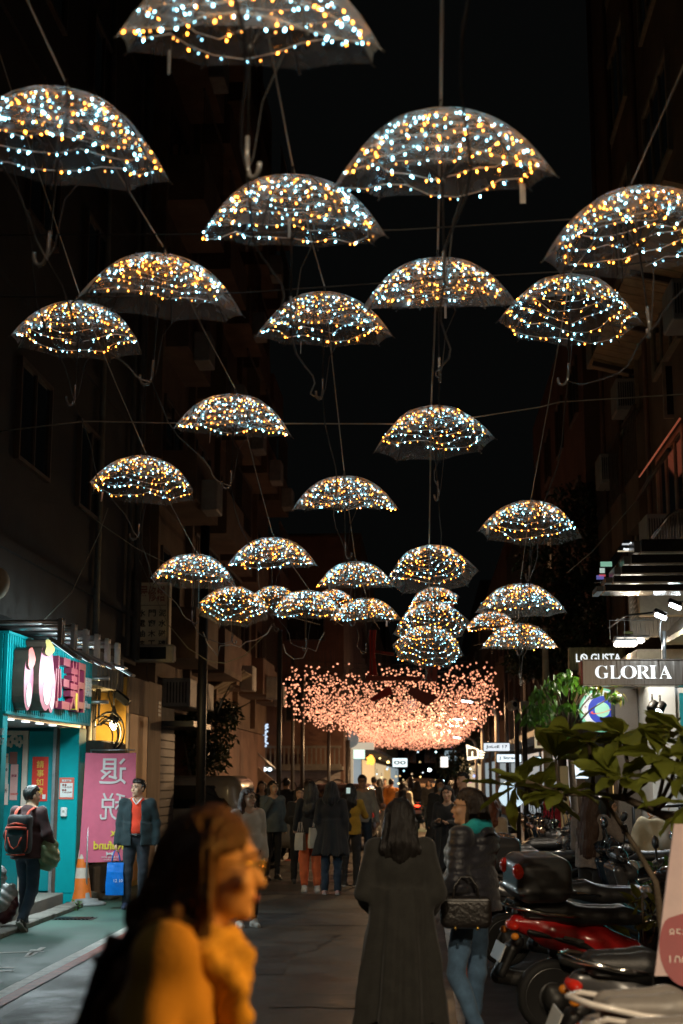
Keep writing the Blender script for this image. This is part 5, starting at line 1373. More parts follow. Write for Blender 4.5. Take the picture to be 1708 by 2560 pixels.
# flag shaped sign with letter n
t = thing('flag_shaped_sign', 'white lit sign shaped like a waving flag with a bold letter n', 'sign', P(1188,1880,37))
qs = [P(u,v,37) for u,v in ((1166,1861),(1197,1873),(1197,1896),(1169,1901))]; b = [q+Vector((0,.15,0)) for q in qs]
g = MB(); g.add(qs[::-1]+b[::-1], [tuple(range(4)), (7,6,5,4)]+[(i, i+4, (i+1)%4+4, (i+1)%4) for i in range(4)]); g.build('panel', glow('flag_sign_glow',(.75,1,.9),.85), t)
for k in range(3):
    qs = [P(u,v,37) for u,v in ((1199,1875+k*8),(1213-k*2,1878+k*7),(1213-k*2,1882+k*7),(1199,1881+k*8))]; b = [q+Vector((0,.1,0)) for q in qs]
    g = MB(); g.add(qs+b, [(0,1,2,3),(7,6,5,4),(0,4,5,1),(2,6,7,3)]); g.build('stripe', MATS['flag_sign_glow'], t)
c = P(1181,1881,36.99); g = MB(); text_to(g, 'n', c, FACE_CAM, h=.20, w=.24, extrude=.006, bold=.06); g.build('letter', M_black, t)
sign(884,1874,912,1897,52,(.7,1,.85),1.4,'square greenish white sign under the pink lights at far left', nm='lit_sign')
sign(982,1896,1018,1917,60,(.75,.95,1),1.5,'pale blue white sign with two rings in the distance','oo', mat('sign_grey_ink',(.2,.2,.2),.5,var=.05))
sign(1102,1892,1120,1918,58,(.85,.97,1),1.2,'small upright white sign in the far street')
sign(876,1868,883,1962,50.5,(1,.8,.5),.35,'tall narrow yellowish lit column at the far left', nm='lit_column', frame=False)
sign(960,1920,976,1962,70,(1,.65,.25),.5,'glowing amber shop entrance far down the left', nm='lit_entrance', frame=False)
sign(1150,1885,1166,1962,64,(1,.6,.2),.28,'amber shop front behind the far right trees', nm='lit_entrance', frame=False)
t = thing('orange_neon', 'orange neon squiggle sign glowing at the far left', 'neon sign', P(928,1900,53))
for k in range(3):
    g = MB(); g.tube([P(918+j*2.2, 1893+k*7+4*math.sin(j*1.1+k), 53) for j in range(9)], .05, 5); g.build('tube', glow('orange_neon',(1,.38,.04),2.6), t)
t = thing('round_canopy_lamp', 'large grey round shade over a cream lit fascia at far left', 'lamp', P(872,1852,49))
c = P(872,1848,49); g = MB(); g.ell(c, (.36,.3,.3), None, 0, 18, 8); g.build('shade', glow('grey_shade_glow',(.5,.6,.6),.16,(.3,.32,.32)), t)
a, c = P(880,1874,49.5), P(935,1856,49.5); g = MB(); g.boxb((a.x,49.5,a.z),(c.x,49.7,c.z)); g.build('fascia', glow('cream_fascia',(1,.88,.65),.5), t)
# small far lights
rfl = random.Random(31)
LAMPN = ['tiny distant white street light','tiny distant amber light','tiny distant cyan light']
t = None
far = [(1074,1925,80,(.85,.97,1),18,.09),(1176,1922,60,(1,.9,.6),3,.05),(1186,1940,60,(.3,.4,1),2.5,.06),(1207,1945,58,(.2,.5,1),2.2,.06),(1010,1927,75,(.4,.8,1),3,.05),(968,1923,66,(.5,.8,1),3,.04),(1045,1880,95,(.7,.9,1),2.2,.06),(1090,1880,100,(.6,.95,1),4,.07),(1050,1905,90,(1,.7,.3),1.8,.05),(1125,1905,70,(1,.75,.3),1.5,.05),(1146,1910,66,(.8,.9,.2),1.3,.05),(1140,1930,66,(.9,.8,.2),1.2,.05),(1160,1895,62,(1,.6,.2),1.6,.05),(1130,1870,85,(.6,.3,1),1.4,.06),(1000,1940,80,(1,.6,.25),1.5,.05),(1030,1935,90,(1,.7,.4),1.4,.05),(1100,1950,85,(1,.75,.45),1.3,.06),(1176,1955,55,(1,.3,.6),1.6,.04),(560,1860,44,(1,.7,.3),1.0,.03),(528,1900,38,(.6,.85,1),2.5,.07),(535,1912,38,(1,.95,.9),1.6,.06),(545,1916,38,(.7,.85,1),1.6,.05),(595,1790,44,(1,.55,.2),1.5,.04),(620,1788,44,(1,.7,.4),1.6,.04)]+[(rfl.uniform(880,1200), rfl.uniform(1893,1962), rfl.uniform(62,115), rfl.choice([(1,.6,.2),(1,.75,.35),(1,.65,.25),(.6,.85,1),(.85,.97,1)]), rfl.choice([1.2,2.5,5]), rfl.uniform(.035,.075)) for _ in range(34)]
ADJ = ['white','amber','cyan','blue','orange','yellow']
for i, (u, v, y, cc, es, r) in enumerate(far):
    cn = 'blue' if cc[2] > .95 and cc[0] < .45 and cc[1] < .6 else 'violet' if cc[0] > .5 and cc[1] < .4 and cc[2] > .9 else 'pink' if cc[2] == .6 and cc[1] == .3 else 'cyan' if cc[2] == 1 and cc[0] < .7 else 'white' if cc[2] >= .9 else 'lime' if cc[2] == .2 and cc[0] < .95 else 'amber'
    lab = ('large bright white lamp shining in the middle of the far street' if i == 0 else 'small %s light glinting in the dark far street' % cn if u > 900 else 'small %s light near the ramp beside the balcony building' % cn)
    p = P(u, v, y); tt = thing('distant_light', lab, 'light', p, group='%s lights %s' % (cn, 'far down the street' if u > 900 else 'by the stair ramp') if i else None)
    g = MB(); g.ell(p, (r,r,r*.8), None, 0, 8, 5); g.build('globe', glow('far_%d' % i, cc, es), tt)
    g = MB(); g.tube([p+Vector((0,.02,r*.8)), p+Vector((0,.1,r*.8+.25))], .012, 4); g.build('mount', M_bmetal, tt)
# white round lit sign by the parked scooters
t = thing('round_white_sign', 'round white lightbox with dark bars standing behind the parked scooters', 'sign', P(1285,1982,28))
c = P(1290,1985,28); g = MB(); g.lathe([(.26,0),(.26,.06)], 28, rotm(90,0,0), (c.x-.08,28,c.z+.0), smooth=False); g.build('disc', glow('white_sign_glow',(.7,.9,1),.9), t)
a, c2 = P(1284,2010,27.9), P(1304,1951,27.9); g = MB(); g.boxb((a.x,27.9,a.z),(c2.x,27.93,c2.z)); g.build('panel', MATS['white_sign_glow'], t)
g = MB(); g.tube([P(1290,1960,27.85), P(1288,1980,27.85), P(1296,2000,27.85)], .02, 5); g.build('stroke', M_black, t)
g = MB(); g.boxb((a.x-.12,27.8,0),(a.x-.08,27.9,a.z+.7)); g.build('post', M_black, t)
# fan casing at the left edge
c = P(-6,1460,15.5); t = thing('ventilator', 'round beige ventilator housing cut off by the left edge', 'ventilator', c)
g = MB(); g.lathe([(.18,.0),(.195,.05),(.2,.10),(.15,.13)], 24, rotm(90,0,-25), c); g.build('casing', M_frame, t)
for i in range(7):
    g = MB(); th = i*math.pi/7; Mh = rotm(90,0,-25); g.tube([c+Mh @ Vector((.16*math.cos(th),.16*math.sin(th),.135)), c-Mh @ Vector((.16*math.cos(th),.16*math.sin(th),-.135))], .005, 4); g.build('guard_bar', M_acbox, t)
# ================================================================== PEOPLE
M_skin = mat('skin', (.52,.31,.20), .5, var=.08, scale=14, spec=.4)
M_skinp = mat('pale_skin', (.60,.40,.29), .5, var=.06, scale=14, spec=.4)
M_hair = mat('black_hair', (.012,.010,.009), .38, var=.4, scale=30, stretch=(6,6,.5), bump=.5, bscale=60)
M_hairb = mat('brown_hair', (.055,.026,.014), .42, var=.5, scale=30, stretch=(6,6,.5), bump=.5, bscale=60)
M_eye = mat('eye', (.01,.008,.007), .2, var=0); M_eyew = mat('eye_white', (.6,.58,.55), .3, var=0); M_lip = mat('lips', (.42,.13,.11), .4, var=0)
JB = {'pel':(0,0,.95),'hipL':(.085,0,.91),'hipR':(-.085,0,.91),'kneL':(.095,-.02,.49),'kneR':(-.095,-.02,.49),'ankL':(.10,.02,.085),'ankR':(-.10,.02,.085),
      'wai':(0,0,1.08),'che':(0,.0,1.26),'nek':(0,.02,1.43),'hea':(0,-.012,1.585),
      'shoL':(.168,.012,1.385),'shoR':(-.168,.012,1.385),'elbL':(.215,.035,1.11),'elbR':(-.215,.035,1.11),'wriL':(.225,-.035,.865),'wriR':(-.225,-.035,.865)}
V3 = lambda p: np.array(p, float)
def folds(amp, seed, zf=22):
    r = random.Random(seed); a, b, c, d = [r.uniform(0,6.28) for _ in range(4)]
    return lambda X, Y, Z: amp*(np.sin(X*31+Z*zf*.5+a)*np.cos(Y*27-Z*9+b)*.6+np.sin(Z*zf+X*13+Y*9+c)*.5+.25*np.sin(Z*zf*2.3-X*22+d))
def person(label, loc, rz, H=1.68, pose=None, look=0, nod=0, hair='short', hmat=None, top=None, tmat=None, legs=None, lmat=None, shoe=None, skin=None, vox=.018, hem=.82, sleeve=1.0, loose=1.0, seed=1, fingers=False, face=True, build=1.0, extra=None, curl=True, group=None, glasses=False, mask=None, female=True):
    """one figure standing at loc, facing -Y before the turn rz; body, hair and clothes are children"""
    s = H/1.70; J = {k: V3(v) for k, v in JB.items()}
    for k, v in (pose or {}).items(): J[k] = V3(v)
    root = thing('person', label, 'person', loc, rz if rz else .001, group)
    skin = skin or M_skin; hmat = hmat or M_hair
    def put(nm, me, lab=None):
        o = link(nm, me, root, lab); o.scale = (s,)*3; return o
    Rh = np.array(rotm(nod,0,look)); hc = J['hea']
    hp = lambda x, y, z: hc+Rh @ V3((x, y, z))
    B = SDF()
    # head
    B.ell(hp(0,.012,.022), (.074,.092,.098), Rh, .02)
    B.ell(hp(0,-.028,-.055), (.054,.060,.066), Rh, .035)
    if face:
        B.cap(hp(0,-.086,.005), hp(0,-.104,-.030), .009, .0135, .016)
        B.ell(hp(0,-.078,.030), (.050,.018,.010), Rh, .02)
        B.ell(hp(0,-.086,-.062), (.024,.012,.012), Rh, .012)
        B.ell(hp(0,-.078,-.100), (.022,.016,.016), Rh, .02)
        for q in (-1,1):
            B.ell(hp(q*.075,.018,-.005), (.010,.022,.030), Rh, .008)
            B.ell(hp(q*.044,-.066,-.025), (.022,.02,.022), Rh, .02)
            B.ell(hp(q*.030,-.094,.012), (.014,.012,.009), Rh, .012, True)
    B.cap(J['nek']-V3((0,0,.03)), hp(0,.012,-.06), .055 if not female else .047, .048 if not female else .042, .03)
    # torso and limbs
    bw = build
    B.ell(J['che'], (.145*bw,.095*bw,.17), None, .05); B.ell(J['wai'], (.125*bw,.088*bw,.15), None, .06); B.ell(J['pel']+V3((0,.01,0)), (.145*bw,.10*bw,.12), None, .05)
    for q in 'LR':
        B.cap(J['nek'], J['sho'+q], .05, .055, .05)
        B.chain([J['sho'+q], J['elb'+q], J['wri'+q]], [.050,.038,.026], .02)
        d = J['wri'+q]-J['elb'+q]; d = d/np.linalg.norm(d)
        side = np.cross(d, V3((0,-1,0))); side = side/max(np.linalg.norm(side), 1e-6); fwd = np.cross(side, d)
        pc = J['wri'+q]+d*.055
        B.cap(J['wri'+q], pc, .025, .030, .015)
        J['pc'+q] = pc; J['hd'+q] = (d, fwd, side)
        B.chain([J['hip'+q], J['kne'+q], J['ank'+q]], [.080,.053,.036], .03)
        fd = V3((J['ank'+q][0]-J['kne'+q][0]*.0-J['ank'+q][0],-1,0))
    me = B.mesh('body', skin, vox)
    D = MB()
    if fingers:
        for q in 'LR':
            d, fwd, side = J['hd'+q]; pc = J['pc'+q]
            if np.linalg.norm(fwd) < .5: fwd = V3((1,0,0))
            cl = fingers.get(q, .35) if isinstance(fingers, dict) else .35
            out = fwd*1.0; palm = side*(1 if q == 'R' else -1)*-1
            for i in range(4):
                off = out*(.026-.0175*i); L = (.072,.080,.075,.058)[i]
                p0 = pc+off+d*.012; p1 = p0+d*(L*.45)+palm*L*.10*(1+cl); p2 = p1+d*(L*.32*(1-cl))+palm*L*.34*cl*1.5; p3 = p2+d*(L*.24*(1-1.6*cl))+palm*L*.26*cl*1.6
                D.tube([tuple(p0), tuple(p1), tuple(p2), tuple(p3)], [.0095,.009,.008,.006], 6, 0)
            p0 = J['wri'+q]+d*.025+out*.024; D.tube([tuple(p0), tuple(p0+out*.022+d*.022), tuple(p0+out*.030+d*.05+palm*.012), tuple(p0+out*.026+d*.07+palm*.018)], [.012,.011,.0095,.007], 6, 0)
    if face:
        Rm = Matrix([list(r) for r in Rh])
        for q in (-1,1):
            D.ell(hp(q*.030,-.0865,.011), (.0125,.007,.0065), Rm, 2, 8, 5); D.ell(hp(q*.030,-.0915,.011), (.0065,.004,.0062), Rm, 1, 8, 5)
            D.tube([tuple(hp(q*.014,-.099,.030)), tuple(hp(q*.032,-.097,.037)), tuple(hp(q*.050,-.083,.032))], [.0032,.0042,.002], 5, 3)
        D.ell(hp(0,-.0965,-.0600), (.021,.006,.0045), Rm, 4, 10, 5); D.ell(hp(0,-.0955,-.0680), (.018,.006,.0052), Rm, 4, 10, 5)
    if len(D.v): me = join_mb(me, D, [skin, M_eye, M_eyew, hmat, M_lip])
    put('body', me)
    # hair
    Hh = SDF()
    Hh.ell(hp(0,.020,.034), (.086,.102,.100), Rh, .01)
    if hair == 'short':
        Hh.ell(hp(0,-.03,.085), (.066,.055,.045), Rh, .03)
        Hh.box(hp(0,-.085,-.04), (.11,.078,.105), Matrix([list(r) for r in Rh]), .02, .012, True)
        Hh.box(hp(0,.0,-.12), (.12,.16,.075), Matrix([list(r) for r in Rh]), .02, .012, True)
        for q in (-1,1): Hh.ell(hp(q*.085,.010,-.012), (.02,.024,.034), Rh, .01, True)
    else:
        ln = {'bob':1.44,'mid':1.33,'long':1.17,'vlong':1.0,'hood':1.40}.get(hair, 1.3)
        zb = hc[2]-.02
        bk = J['nek']
        Hh.chain([hp(0,.05,0), bk+V3((0,.055,.02)), V3((bk[0],bk[1]+.075,min(ln+.1, bk[2]-.01))), V3((bk[0],bk[1]+.085,ln))] if ln < 1.42 else [hp(0,.05,0), bk+V3((0,.05,.03))], [.088,.082,.082,.055], .04)
        for q in (-1,1):
            Hh.chain([hp(q*.066,.01,.03), hp(q*.078,.0,-.07), hp(q*.085,-.02+.03,-.15)]+([V3((q*.105,bk[1]-.045,ln+.05))] if ln < 1.35 and curl else [])
                     , [.036,.036,.034,.022], .03)
            if ln < 1.42: Hh.chain([hp(q*.06,.05,-.05), V3((q*.085,bk[1]+.06,max(ln,1.2)+.05)), V3((q*.075,bk[1]+.075,ln))], [.05,.05,.03], .04)
        Hh.ell(hp(0,-.085,-.035), (.066,.088,.104), Rh, .02, True)
        Hh.ell(hp(0,-.10,-.10), (.062,.08,.06), Rh, .02, True)
        Hh.box(hp(0,-.10,-.065), (.14,.092,.10), Matrix([list(r) for r in Rh]), .02, .02, True)
    st = seed*1.7
    me = Hh.mesh('hair', hmat, vox*.9, lambda X,Y,Z: .0045*np.sin(np.arctan2(X-hc[0], Y-hc[1]-.02)*34+st+Z*6)+.003*np.sin(X*140+Z*18)+.003*np.sin(Z*30+X*40+Y*25))
    put('hair' if hair != 'hood' else 'headscarf', me)
    # trousers / skirt
    if legs:
        Lg = SDF(); f = loose
        r = {'slim':(.088,.062,.046),'jeans':(.095,.070,.060),'wide':(.105,.092,.09),'jogger':(.105,.085,.06)}[legs]
        for q in 'LR':
            a = J['ank'+q]+(J['kne'+q]-J['ank'+q])*(.02 if legs != 'jogger' else .16)
            Lg.chain([J['hip'+q], J['kne'+q], a], [r[0]*f, r[1]*f, r[2]*f], .02)
            if legs == 'jogger': Lg.cap(a, a-V3((0,0,.02)), .052, .05, .01)
        Lg.ell(J['pel']+V3((0,.012,-.01)), (.155*bw,.113*bw,.13), None, .03); Lg.cut((0,0,1), 1.06); Lg.cut((0,0,-1), -.03)
        put('trousers', Lg.mesh('trousers', lmat, vox, folds(.006, seed+5, 26)))
    # shoes
    if shoe:
        for q in 'LR':
            S_ = SDF(); a = J['ank'+q]; k = J['kne'+q]
            sh = (k-a)/max(np.linalg.norm(k-a), 1e-6)
            fw = V3((a[0]*.25,-1,0)); fw -= sh*(fw@sh); fw /= np.linalg.norm(fw)
            he, to = a-sh*.055-fw*(-.045)*0+fw*(-.045), a-sh*.058+fw*.145
            S_.chain([he, a-sh*.045+fw*.04, to], [.036,.042,.034], .03); S_.cap(a-sh*.02, a+sh*.015, .042, .044, .02)
            S_.cut(tuple(-sh), float(-sh@a)+.082)
            o = put('shoe', S_.mesh('shoe', shoe, vox*.7))
            g = MB(); w_ = np.cross(fw, sh)
            for (dz0, dz1) in ((.060,.085),):
                ring = [(-.075,.026),(-.03,.036),(.06,.040),(.13,.036),(.172,.012),(.172,-.012),(.13,-.036),(.06,-.040),(-.03,-.036),(-.075,-.026)]
                vs = [tuple(a-sh*dz0+fw*u+w_*v) for u, v in ring]+[tuple(a-sh*dz1+fw*u+w_*v) for u, v in ring]
                n = len(ring); g.add(vs, [tuple(range(n)), tuple(range(2*n-1,n-1,-1))]+[(i, i+n, (i+1)%n+n, (i+1)%n) for i in range(n)])
            so = g.build('sole', mat('pale_sole',(.4,.39,.36),.6,var=.1), o, world=False)
    # top
    if top:
        C = SDF(); w = {'tee':.012,'sweater':.026,'jacket':.034,'coat':.036,'puffer':.055,'shirt':.014}[top]
        C.ell(J['che']+V3((0,.004,.0)), (.158*bw+w,.098*bw+w,.185), None, .05); C.ell(J['wai'], (.135*bw+w,.092*bw+w,.16), None, .06)
        for q in 'LR':
            C.cap(J['nek']-V3((0,0,.045)), J['sho'+q], .042+w*.4, .047+w*.4, .05)
            e_ = J['elb'+q]; wr = e_+(J['wri'+q]-e_)*min(1, max(sleeve-.0, 0)) if sleeve > .2 else J['sho'+q]+(e_-J['sho'+q])*.75
            if sleeve > .2: C.chain([J['sho'+q], e_, wr], [.054+w*.5,.042+w*.5,.033+w*.55], .03)
            else: C.cap(J['sho'+q], wr, .058+w*.7, .06, .03)
        hx = {'coat':.30,'jacket':.205,'puffer':.22,'sweater':.19,'tee':.165,'shirt':.16}[top]
        if hem < .75: C.cone((0,.02,hem), (hx*bw,.21*bw), (0,.01,1.12), ((.15+w)*bw,(.095+w)*bw), .05)
        else: C.cone((0,.01,hem), ((.165+w)*bw,(.115+w)*bw), (0,.0,1.12), ((.14+w)*bw,(.095+w)*bw), .05)
        if top in ('jacket','coat','puffer'): C.cap(J['nek']+V3((-.03,.03,-.005)), J['nek']+V3((.03,.03,-.005)), .058, .058, .03)
        if extra == 'hood' or top == 'puffer': C.ell(J['nek']+V3((0,.115,-.075)), (.125,.062,.105), None, .03)
        C.ell(J['nek']+V3((0,-.055,.025)), (.055,.07,.07), None, .015, True)
        if extra == 'open': C.box((.0,-.20,1.05), (.062,.15,.42), None, .02, .015, True)
        C.cut((0,0,-1), -hem)
        fo = folds((.007 if extra != 'crumple' else .016) if top != 'coat' else .004, seed, 20 if extra != 'crumple' else 15)
        if top == 'puffer':
            fo2 = folds(.003, seed, 30)
            fo = lambda X, Y, Z: -.012*np.abs(np.sin((Z+.12*np.abs(X))*math.pi/.075))**.7+.007+fo2(X, Y, Z)
        if top == 'coat':
            fo3 = folds(.006, seed, 14)
            fo = lambda X, Y, Z: .019*np.sin(np.arctan2(X, Y)*8+1.3+Z*1.2)*np.clip((1.25-Z)/.7, 0, 1)+.006*np.sin(np.arctan2(X, Y)*19+Z*2)*np.clip((1.25-Z)/.7, 0, 1)+fo3(X, Y, Z)
        put({'tee':'shirt','shirt':'shirt','sweater':'sweater','jacket':'jacket','coat':'coat','puffer':'jacket'}[top], C.mesh('garment', tmat, vox, fo))
    if glasses:
        g = MB()
        for q in (-1,1):
            g.tube([tuple(hp(q*.031+.022*math.cos(t_), -.104-.003, .010+.018*math.sin(t_))) for t_ in np.linspace(0, 6.2832, 13)], .0022, 4)
            g.tube([tuple(hp(q*.053,-.103,.014)), tuple(hp(q*.079,-.04,.014)), tuple(hp(q*.08,.03,.006))], .002, 4)
        g.tube([tuple(hp(-.009,-.107,.013)), tuple(hp(.009,-.107,.013))], .002, 4)
        put('glasses', g.mesh('glasses', M_black if glasses == 1 else mat('gold_wire',(.6,.42,.15),.25,1,var=.05)))
    if mask:
        K = SDF(); K.ell(hp(0,-.052,-.062), (.060,.054,.056), Rh, .01); put('face_mask', K.mesh('face_mask', mask, vox*.6))
    return root, J, s
def w2(root, J, key, s, off=(0,0,0)):      # joint in the scene
    p = Vector(J[key] if isinstance(key, str) else key)*s+Vector(off)
    return Vector(root.location)+Matrix.Rotation(root.rotation_euler.z, 3, 'Z') @ p
def fab(name, c, **k): return mat(name, c, .85, var=k.get('var',.16), scale=k.get('scale',9), bump=.25, bscale=k.get('bs',130), sheen=.15)
M_shw = mat('white_trainer',(.55,.52,.47),.6,var=.15); M_shb = mat('black_shoe',(.02,.02,.02),.5,var=.2); M_shn = mat('navy_trainer',(.03,.045,.09),.6,var=.2)
M_dk = fab('black_cloth',(.012,.012,.013)); M_dk2 = fab('charcoal_cloth',(.03,.03,.03)); M_jean = fab('blue_denim',(.085,.17,.29), var=.3, bs=200); M_jeand = fab('dark_denim',(.018,.035,.06), var=.25, bs=200)
def bag(label, c, w, h, d, m, rz=0, cat='bag', hmat=None, slim=.85, print_=None, pm=None):
    """a carrier bag hanging with the top of its handles at c"""
    t = thing('carrier_bag', label, cat, c, rz if rz else .001)
    g = MB(); n = 8; hh = .16; top = -hh
    rows = [(1.0*slim,top),(1.02*slim,top-h*.3),(1.0,top-h*.7),(.97,top-h)]
    for i, (k, z) in enumerate(rows):
        pass
    vs = []
    for i, (k, z) in enumerate(rows):
        for x, y in ((-1,-1),(0,-1.12),(1,-1),(1.0,0),(1,1),(0,1.12),(-1,1),(-1.0,0)): vs.append((x*w/2*k+.004*math.sin(i*5+x), y*d/2*(k if i else k*.7), z))
    fs = [(i*8+j, i*8+(j+1)%8, (i+1)*8+(j+1)%8, (i+1)*8+j) for i in range(3) for j in range(8)]; fs = [tuple(reversed(f)) for f in fs]; fs.append(tuple(range(24,32)))
    g.add(vs, fs, 0, False); g.build('bag_body', m, t, world=False)
    for q in (-1,1):
        g = MB(); g.tube([(-w*.22,q*d*.3,top+.01),(-w*.17,q*d*.15,top+.09),(-.02,q*.01,-.005),(.02,q*.01,-.005),(w*.17,q*d*.15,top+.09),(w*.22,q*d*.3,top+.01)], .006, 5); g.build('handle', hmat or m, t, world=False)
    if print_:
        g = MB(); text_to(g, print_[0], (w*print_[1], -d*.62, top-h*print_[2]), FACE_CAM, w=print_[3], extrude=.002); g.build('print', pm, t, world=False)
    return t

# 1 the man in the red polo shirt
mp = G(338,2272)
M_teajk = fab('dark_teal_jacket',(.007,.022,.027)); M_redp = fab('red_polo',(.70,.045,.012), var=.08); M_navy = fab('navy_trousers',(.010,.014,.022))
r, J, s = person('middle-aged man in a red polo and dark teal jacket holding a blue bag', mp, 4, 1.70, {'wriR':(-.262,-.03,.86),'elbR':(-.235,.03,1.11),'wriL':(.275,-.02,.86),'elbL':(.25,.04,1.11),'shoL':(.185,.012,1.385),'shoR':(-.185,.012,1.385),'ankL':(.085,.04,.085),'ankR':(-.125,.0,.085),'kneR':(-.11,-.02,.49)},
    look=-34, nod=-4, hair='short', top='jacket', tmat=M_teajk, legs='jeans', lmat=M_navy, shoe=M_shn, vox=.0105, hem=.83, extra='open', seed=3, fingers={'R':.6,'L':.35}, build=1.10, female=False, skin=M_skin)
PL = SDF(); PL.ell((0,-.012,1.26), (.150,.110,.19), None, .05); PL.ell((0,-.022,1.07), (.145,.118,.15), None, .05); PL.cap((-.05,.0,1.41),(.05,.0,1.41),.062,.062,.03); PL.cut((0,0,-1), -.985); PL.ell((0,-.075,1.455),(.042,.07,.075), None, .01, True)
o = link('polo_shirt', PL.mesh('polo_shirt', M_redp, .0105, folds(.004,4,24)), r); o.scale = (s,)*3
g = MB(); g.tube([(-.06,-.07,1.455),(-.045,-.105,1.425),(-.005,-.122,1.375),(.035,-.105,1.42),(.06,-.07,1.455)], .011, 6, flat=.5); o = g.build('collar', M_wsign, r, world=False); o.scale = (s,)*3
g = MB(); g.tube([(.14*math.cos(a),-.012+.125*math.sin(a),.975) for a in np.linspace(-2.7,-.45,9)], .016, 6, flat=1); o = g.build('belt', M_black, r, world=False); o.scale = (s,)*3
g = MB(); g.box((0,-.143,.975),(.035,.008,.03)); o = g.build('buckle', M_steel, r, world=False); o.scale = (s,)*3
hb = w2(r, J, 'pcR', s, (0,-.0,-.04))
bag('bright blue plastic carrier bag held by the man in red', hb, .25, .42, .15, mat('blue_bag',(.0,.16,.62),.3,var=.12,bump=.5,bscale=12), 4, print_=('12 10', .2, .55, .12), pm=M_wsign)

# 2 person with red backpack
pp = G(62,2326)
M_mar = fab('dark_maroon_jacket',(.045,.012,.012)); M_bpk = fab('black_backpack_cloth',(.016,.012,.012)); M_bpr = fab('red_backpack_trim',(.48,.045,.015))
r, J, s = person('walking person seen from behind with a black and red backpack and plastic bags', pp, 168, 1.64, {'kneL':(.10,-.16,.52),'ankL':(.11,-.17,.10),'kneR':(-.09,.02,.47),'ankR':(-.10,.27,.15),'wriL':(.26,-.10,.92),'elbL':(.25,.03,1.12),'wriR':(-.27,-.12,.98),'elbR':(-.26,.02,1.13),'hea':(0,-.06,1.57),'nek':(0,.0,1.42)},
    look=-28, hair='short', top='jacket', tmat=M_mar, legs='jeans', lmat=M_jeand, shoe=M_shb, vox=.012, hem=.84, seed=7, face=True, fingers=True, build=1.05, female=False)
t = thing('backpack', 'black backpack with orange red straps and trim on the walking person', 'backpack', pp, 168)
K = SDF(); K.box((0,.225,1.13), (.15,.085,.23), None, .06, .03); K.box((0,.30,1.03), (.12,.045,.12), None, .04, .02)
o = link('pack_body', K.mesh('pack_body', M_bpk, .013, folds(.004,2)), t); o.scale = (s,)*3
g = MB()
for q in (-1,1): g.tube([(q*.07,.255,1.30),(q*.085,.16,1.40),(q*.10,.06,1.44),(q*.115,-.06,1.41)], .022, 6, flat=.5); g.tube([(q*.14,.30,1.18),(q*.145,.305,.98),(q*.12,.31,.93)], .008, 5)
g.tube([(-.12,.29,1.24),(0,.325,1.26),(.12,.29,1.24)], .014, 6); g.tube([(-.13,.32,1.2),(0,.34,1.21),(.13,.32,1.2)], .02, 6); g.tube([(-.09,.35,1.10),(-.05,.36,1.0),(0,.365,.965),(.05,.36,1.0),(.09,.35,1.10)], .009, 5); g.tube([(-.12,.31,.90),(0,.345,.89),(.12,.31,.90)], .011, 6)
o = g.build('red_trim', M_bpr, t, world=False); o.scale = (s,)*3
c = P(113,2128,pp.y+.05); t = thing('green_plastic_bag', 'stuffed translucent green plastic bag carried at the walker\'s right side', 'bag', c)
K = SDF(); K.ell((0,0,0), (.155,.13,.20), None, .04); K.ell((.02,0,-.08), (.16,.13,.14), None, .04); K.cap((-.08,0,.16),(-.14,0,.30),.05,.02,.05)
o = link('bag_body', K.mesh('bag_body', mat('green_film_bag',(.17,.24,.13),.3,var=.25,bump=.6,bscale=14,spec=.6), .014, lambda X,Y,Z: .010*np.sin(X*44+Z*20)*np.cos(Z*30+Y*26)+.005*np.sin(Z*70+X*35)), t)
c = P(14,2210,pp.y-.15); t = thing('white_plastic_bags', 'crumpled white and dark red plastic bags hanging at the left edge', 'bags', c)
K = SDF()
for i in range(6): K.ell((rng.uniform(-.14,.08), rng.uniform(-.08,.08), rng.uniform(-.22,.2)), (.12,.1,.13), None, .04)
o = link('bag_body', K.mesh('bag_body', mat('white_film_bag',(.40,.37,.36),.3,var=.35,scale=9,bump=.6,bscale=12,spec=.6), .014, lambda X,Y,Z: .012*np.sin(X*40+Z*26)*np.cos(Z*34+Y*26)+.006*np.sin(Z*80+X*45)), t)
K = SDF(); K.ell((-.02,0,-.30), (.16,.11,.14), None, .04); K.ell((.10,0,-.22),(.07,.07,.10), None, .04)
o = link('dark_bag', K.mesh('dark_bag', mat('maroon_film_bag',(.08,.015,.02),.3,var=.3,bump=.6,bscale=12), .014, lambda X,Y,Z: .012*np.sin(X*40+Z*26)*np.cos(Z*34+Y*26)), t)

# 3 the blurred woman in the foreground
M_hairf = mat('dark_brown_hair', (.075,.030,.011), .5, var=.5, scale=30, stretch=(6,6,.5), bump=.5, bscale=60)
M_must = fab('mustard_jacket',(.55,.30,.045), var=.12, scale=5)
fpos = Vector((P(530,2180,3.25).x-.085, 3.25, 0))
r, J, s = person('woman passing close to the camera in profile, mustard jacket and glasses', fpos, 97, 1.675, {'elbL':(.235,.06,1.10),'wriL':(.24,-.02,.87),'elbR':(-.23,.07,1.10),'wriR':(-.23,.0,.87),'hea':(0,-.095,1.575),'nek':(0,-.035,1.425),'che':(0,.01,1.25),'wai':(0,.03,1.08)}, look=-4, nod=4, hair='bob', hmat=M_hairf, top='jacket', extra='crumple', tmat=M_must, legs='jeans', lmat=M_dk, shoe=M_shb, vox=.010, hem=.80, seed=12, face=True, fingers=True, glasses=2, curl=False, skin=mat('warm_skin',(.60,.36,.22),.5,var=.06,scale=14))
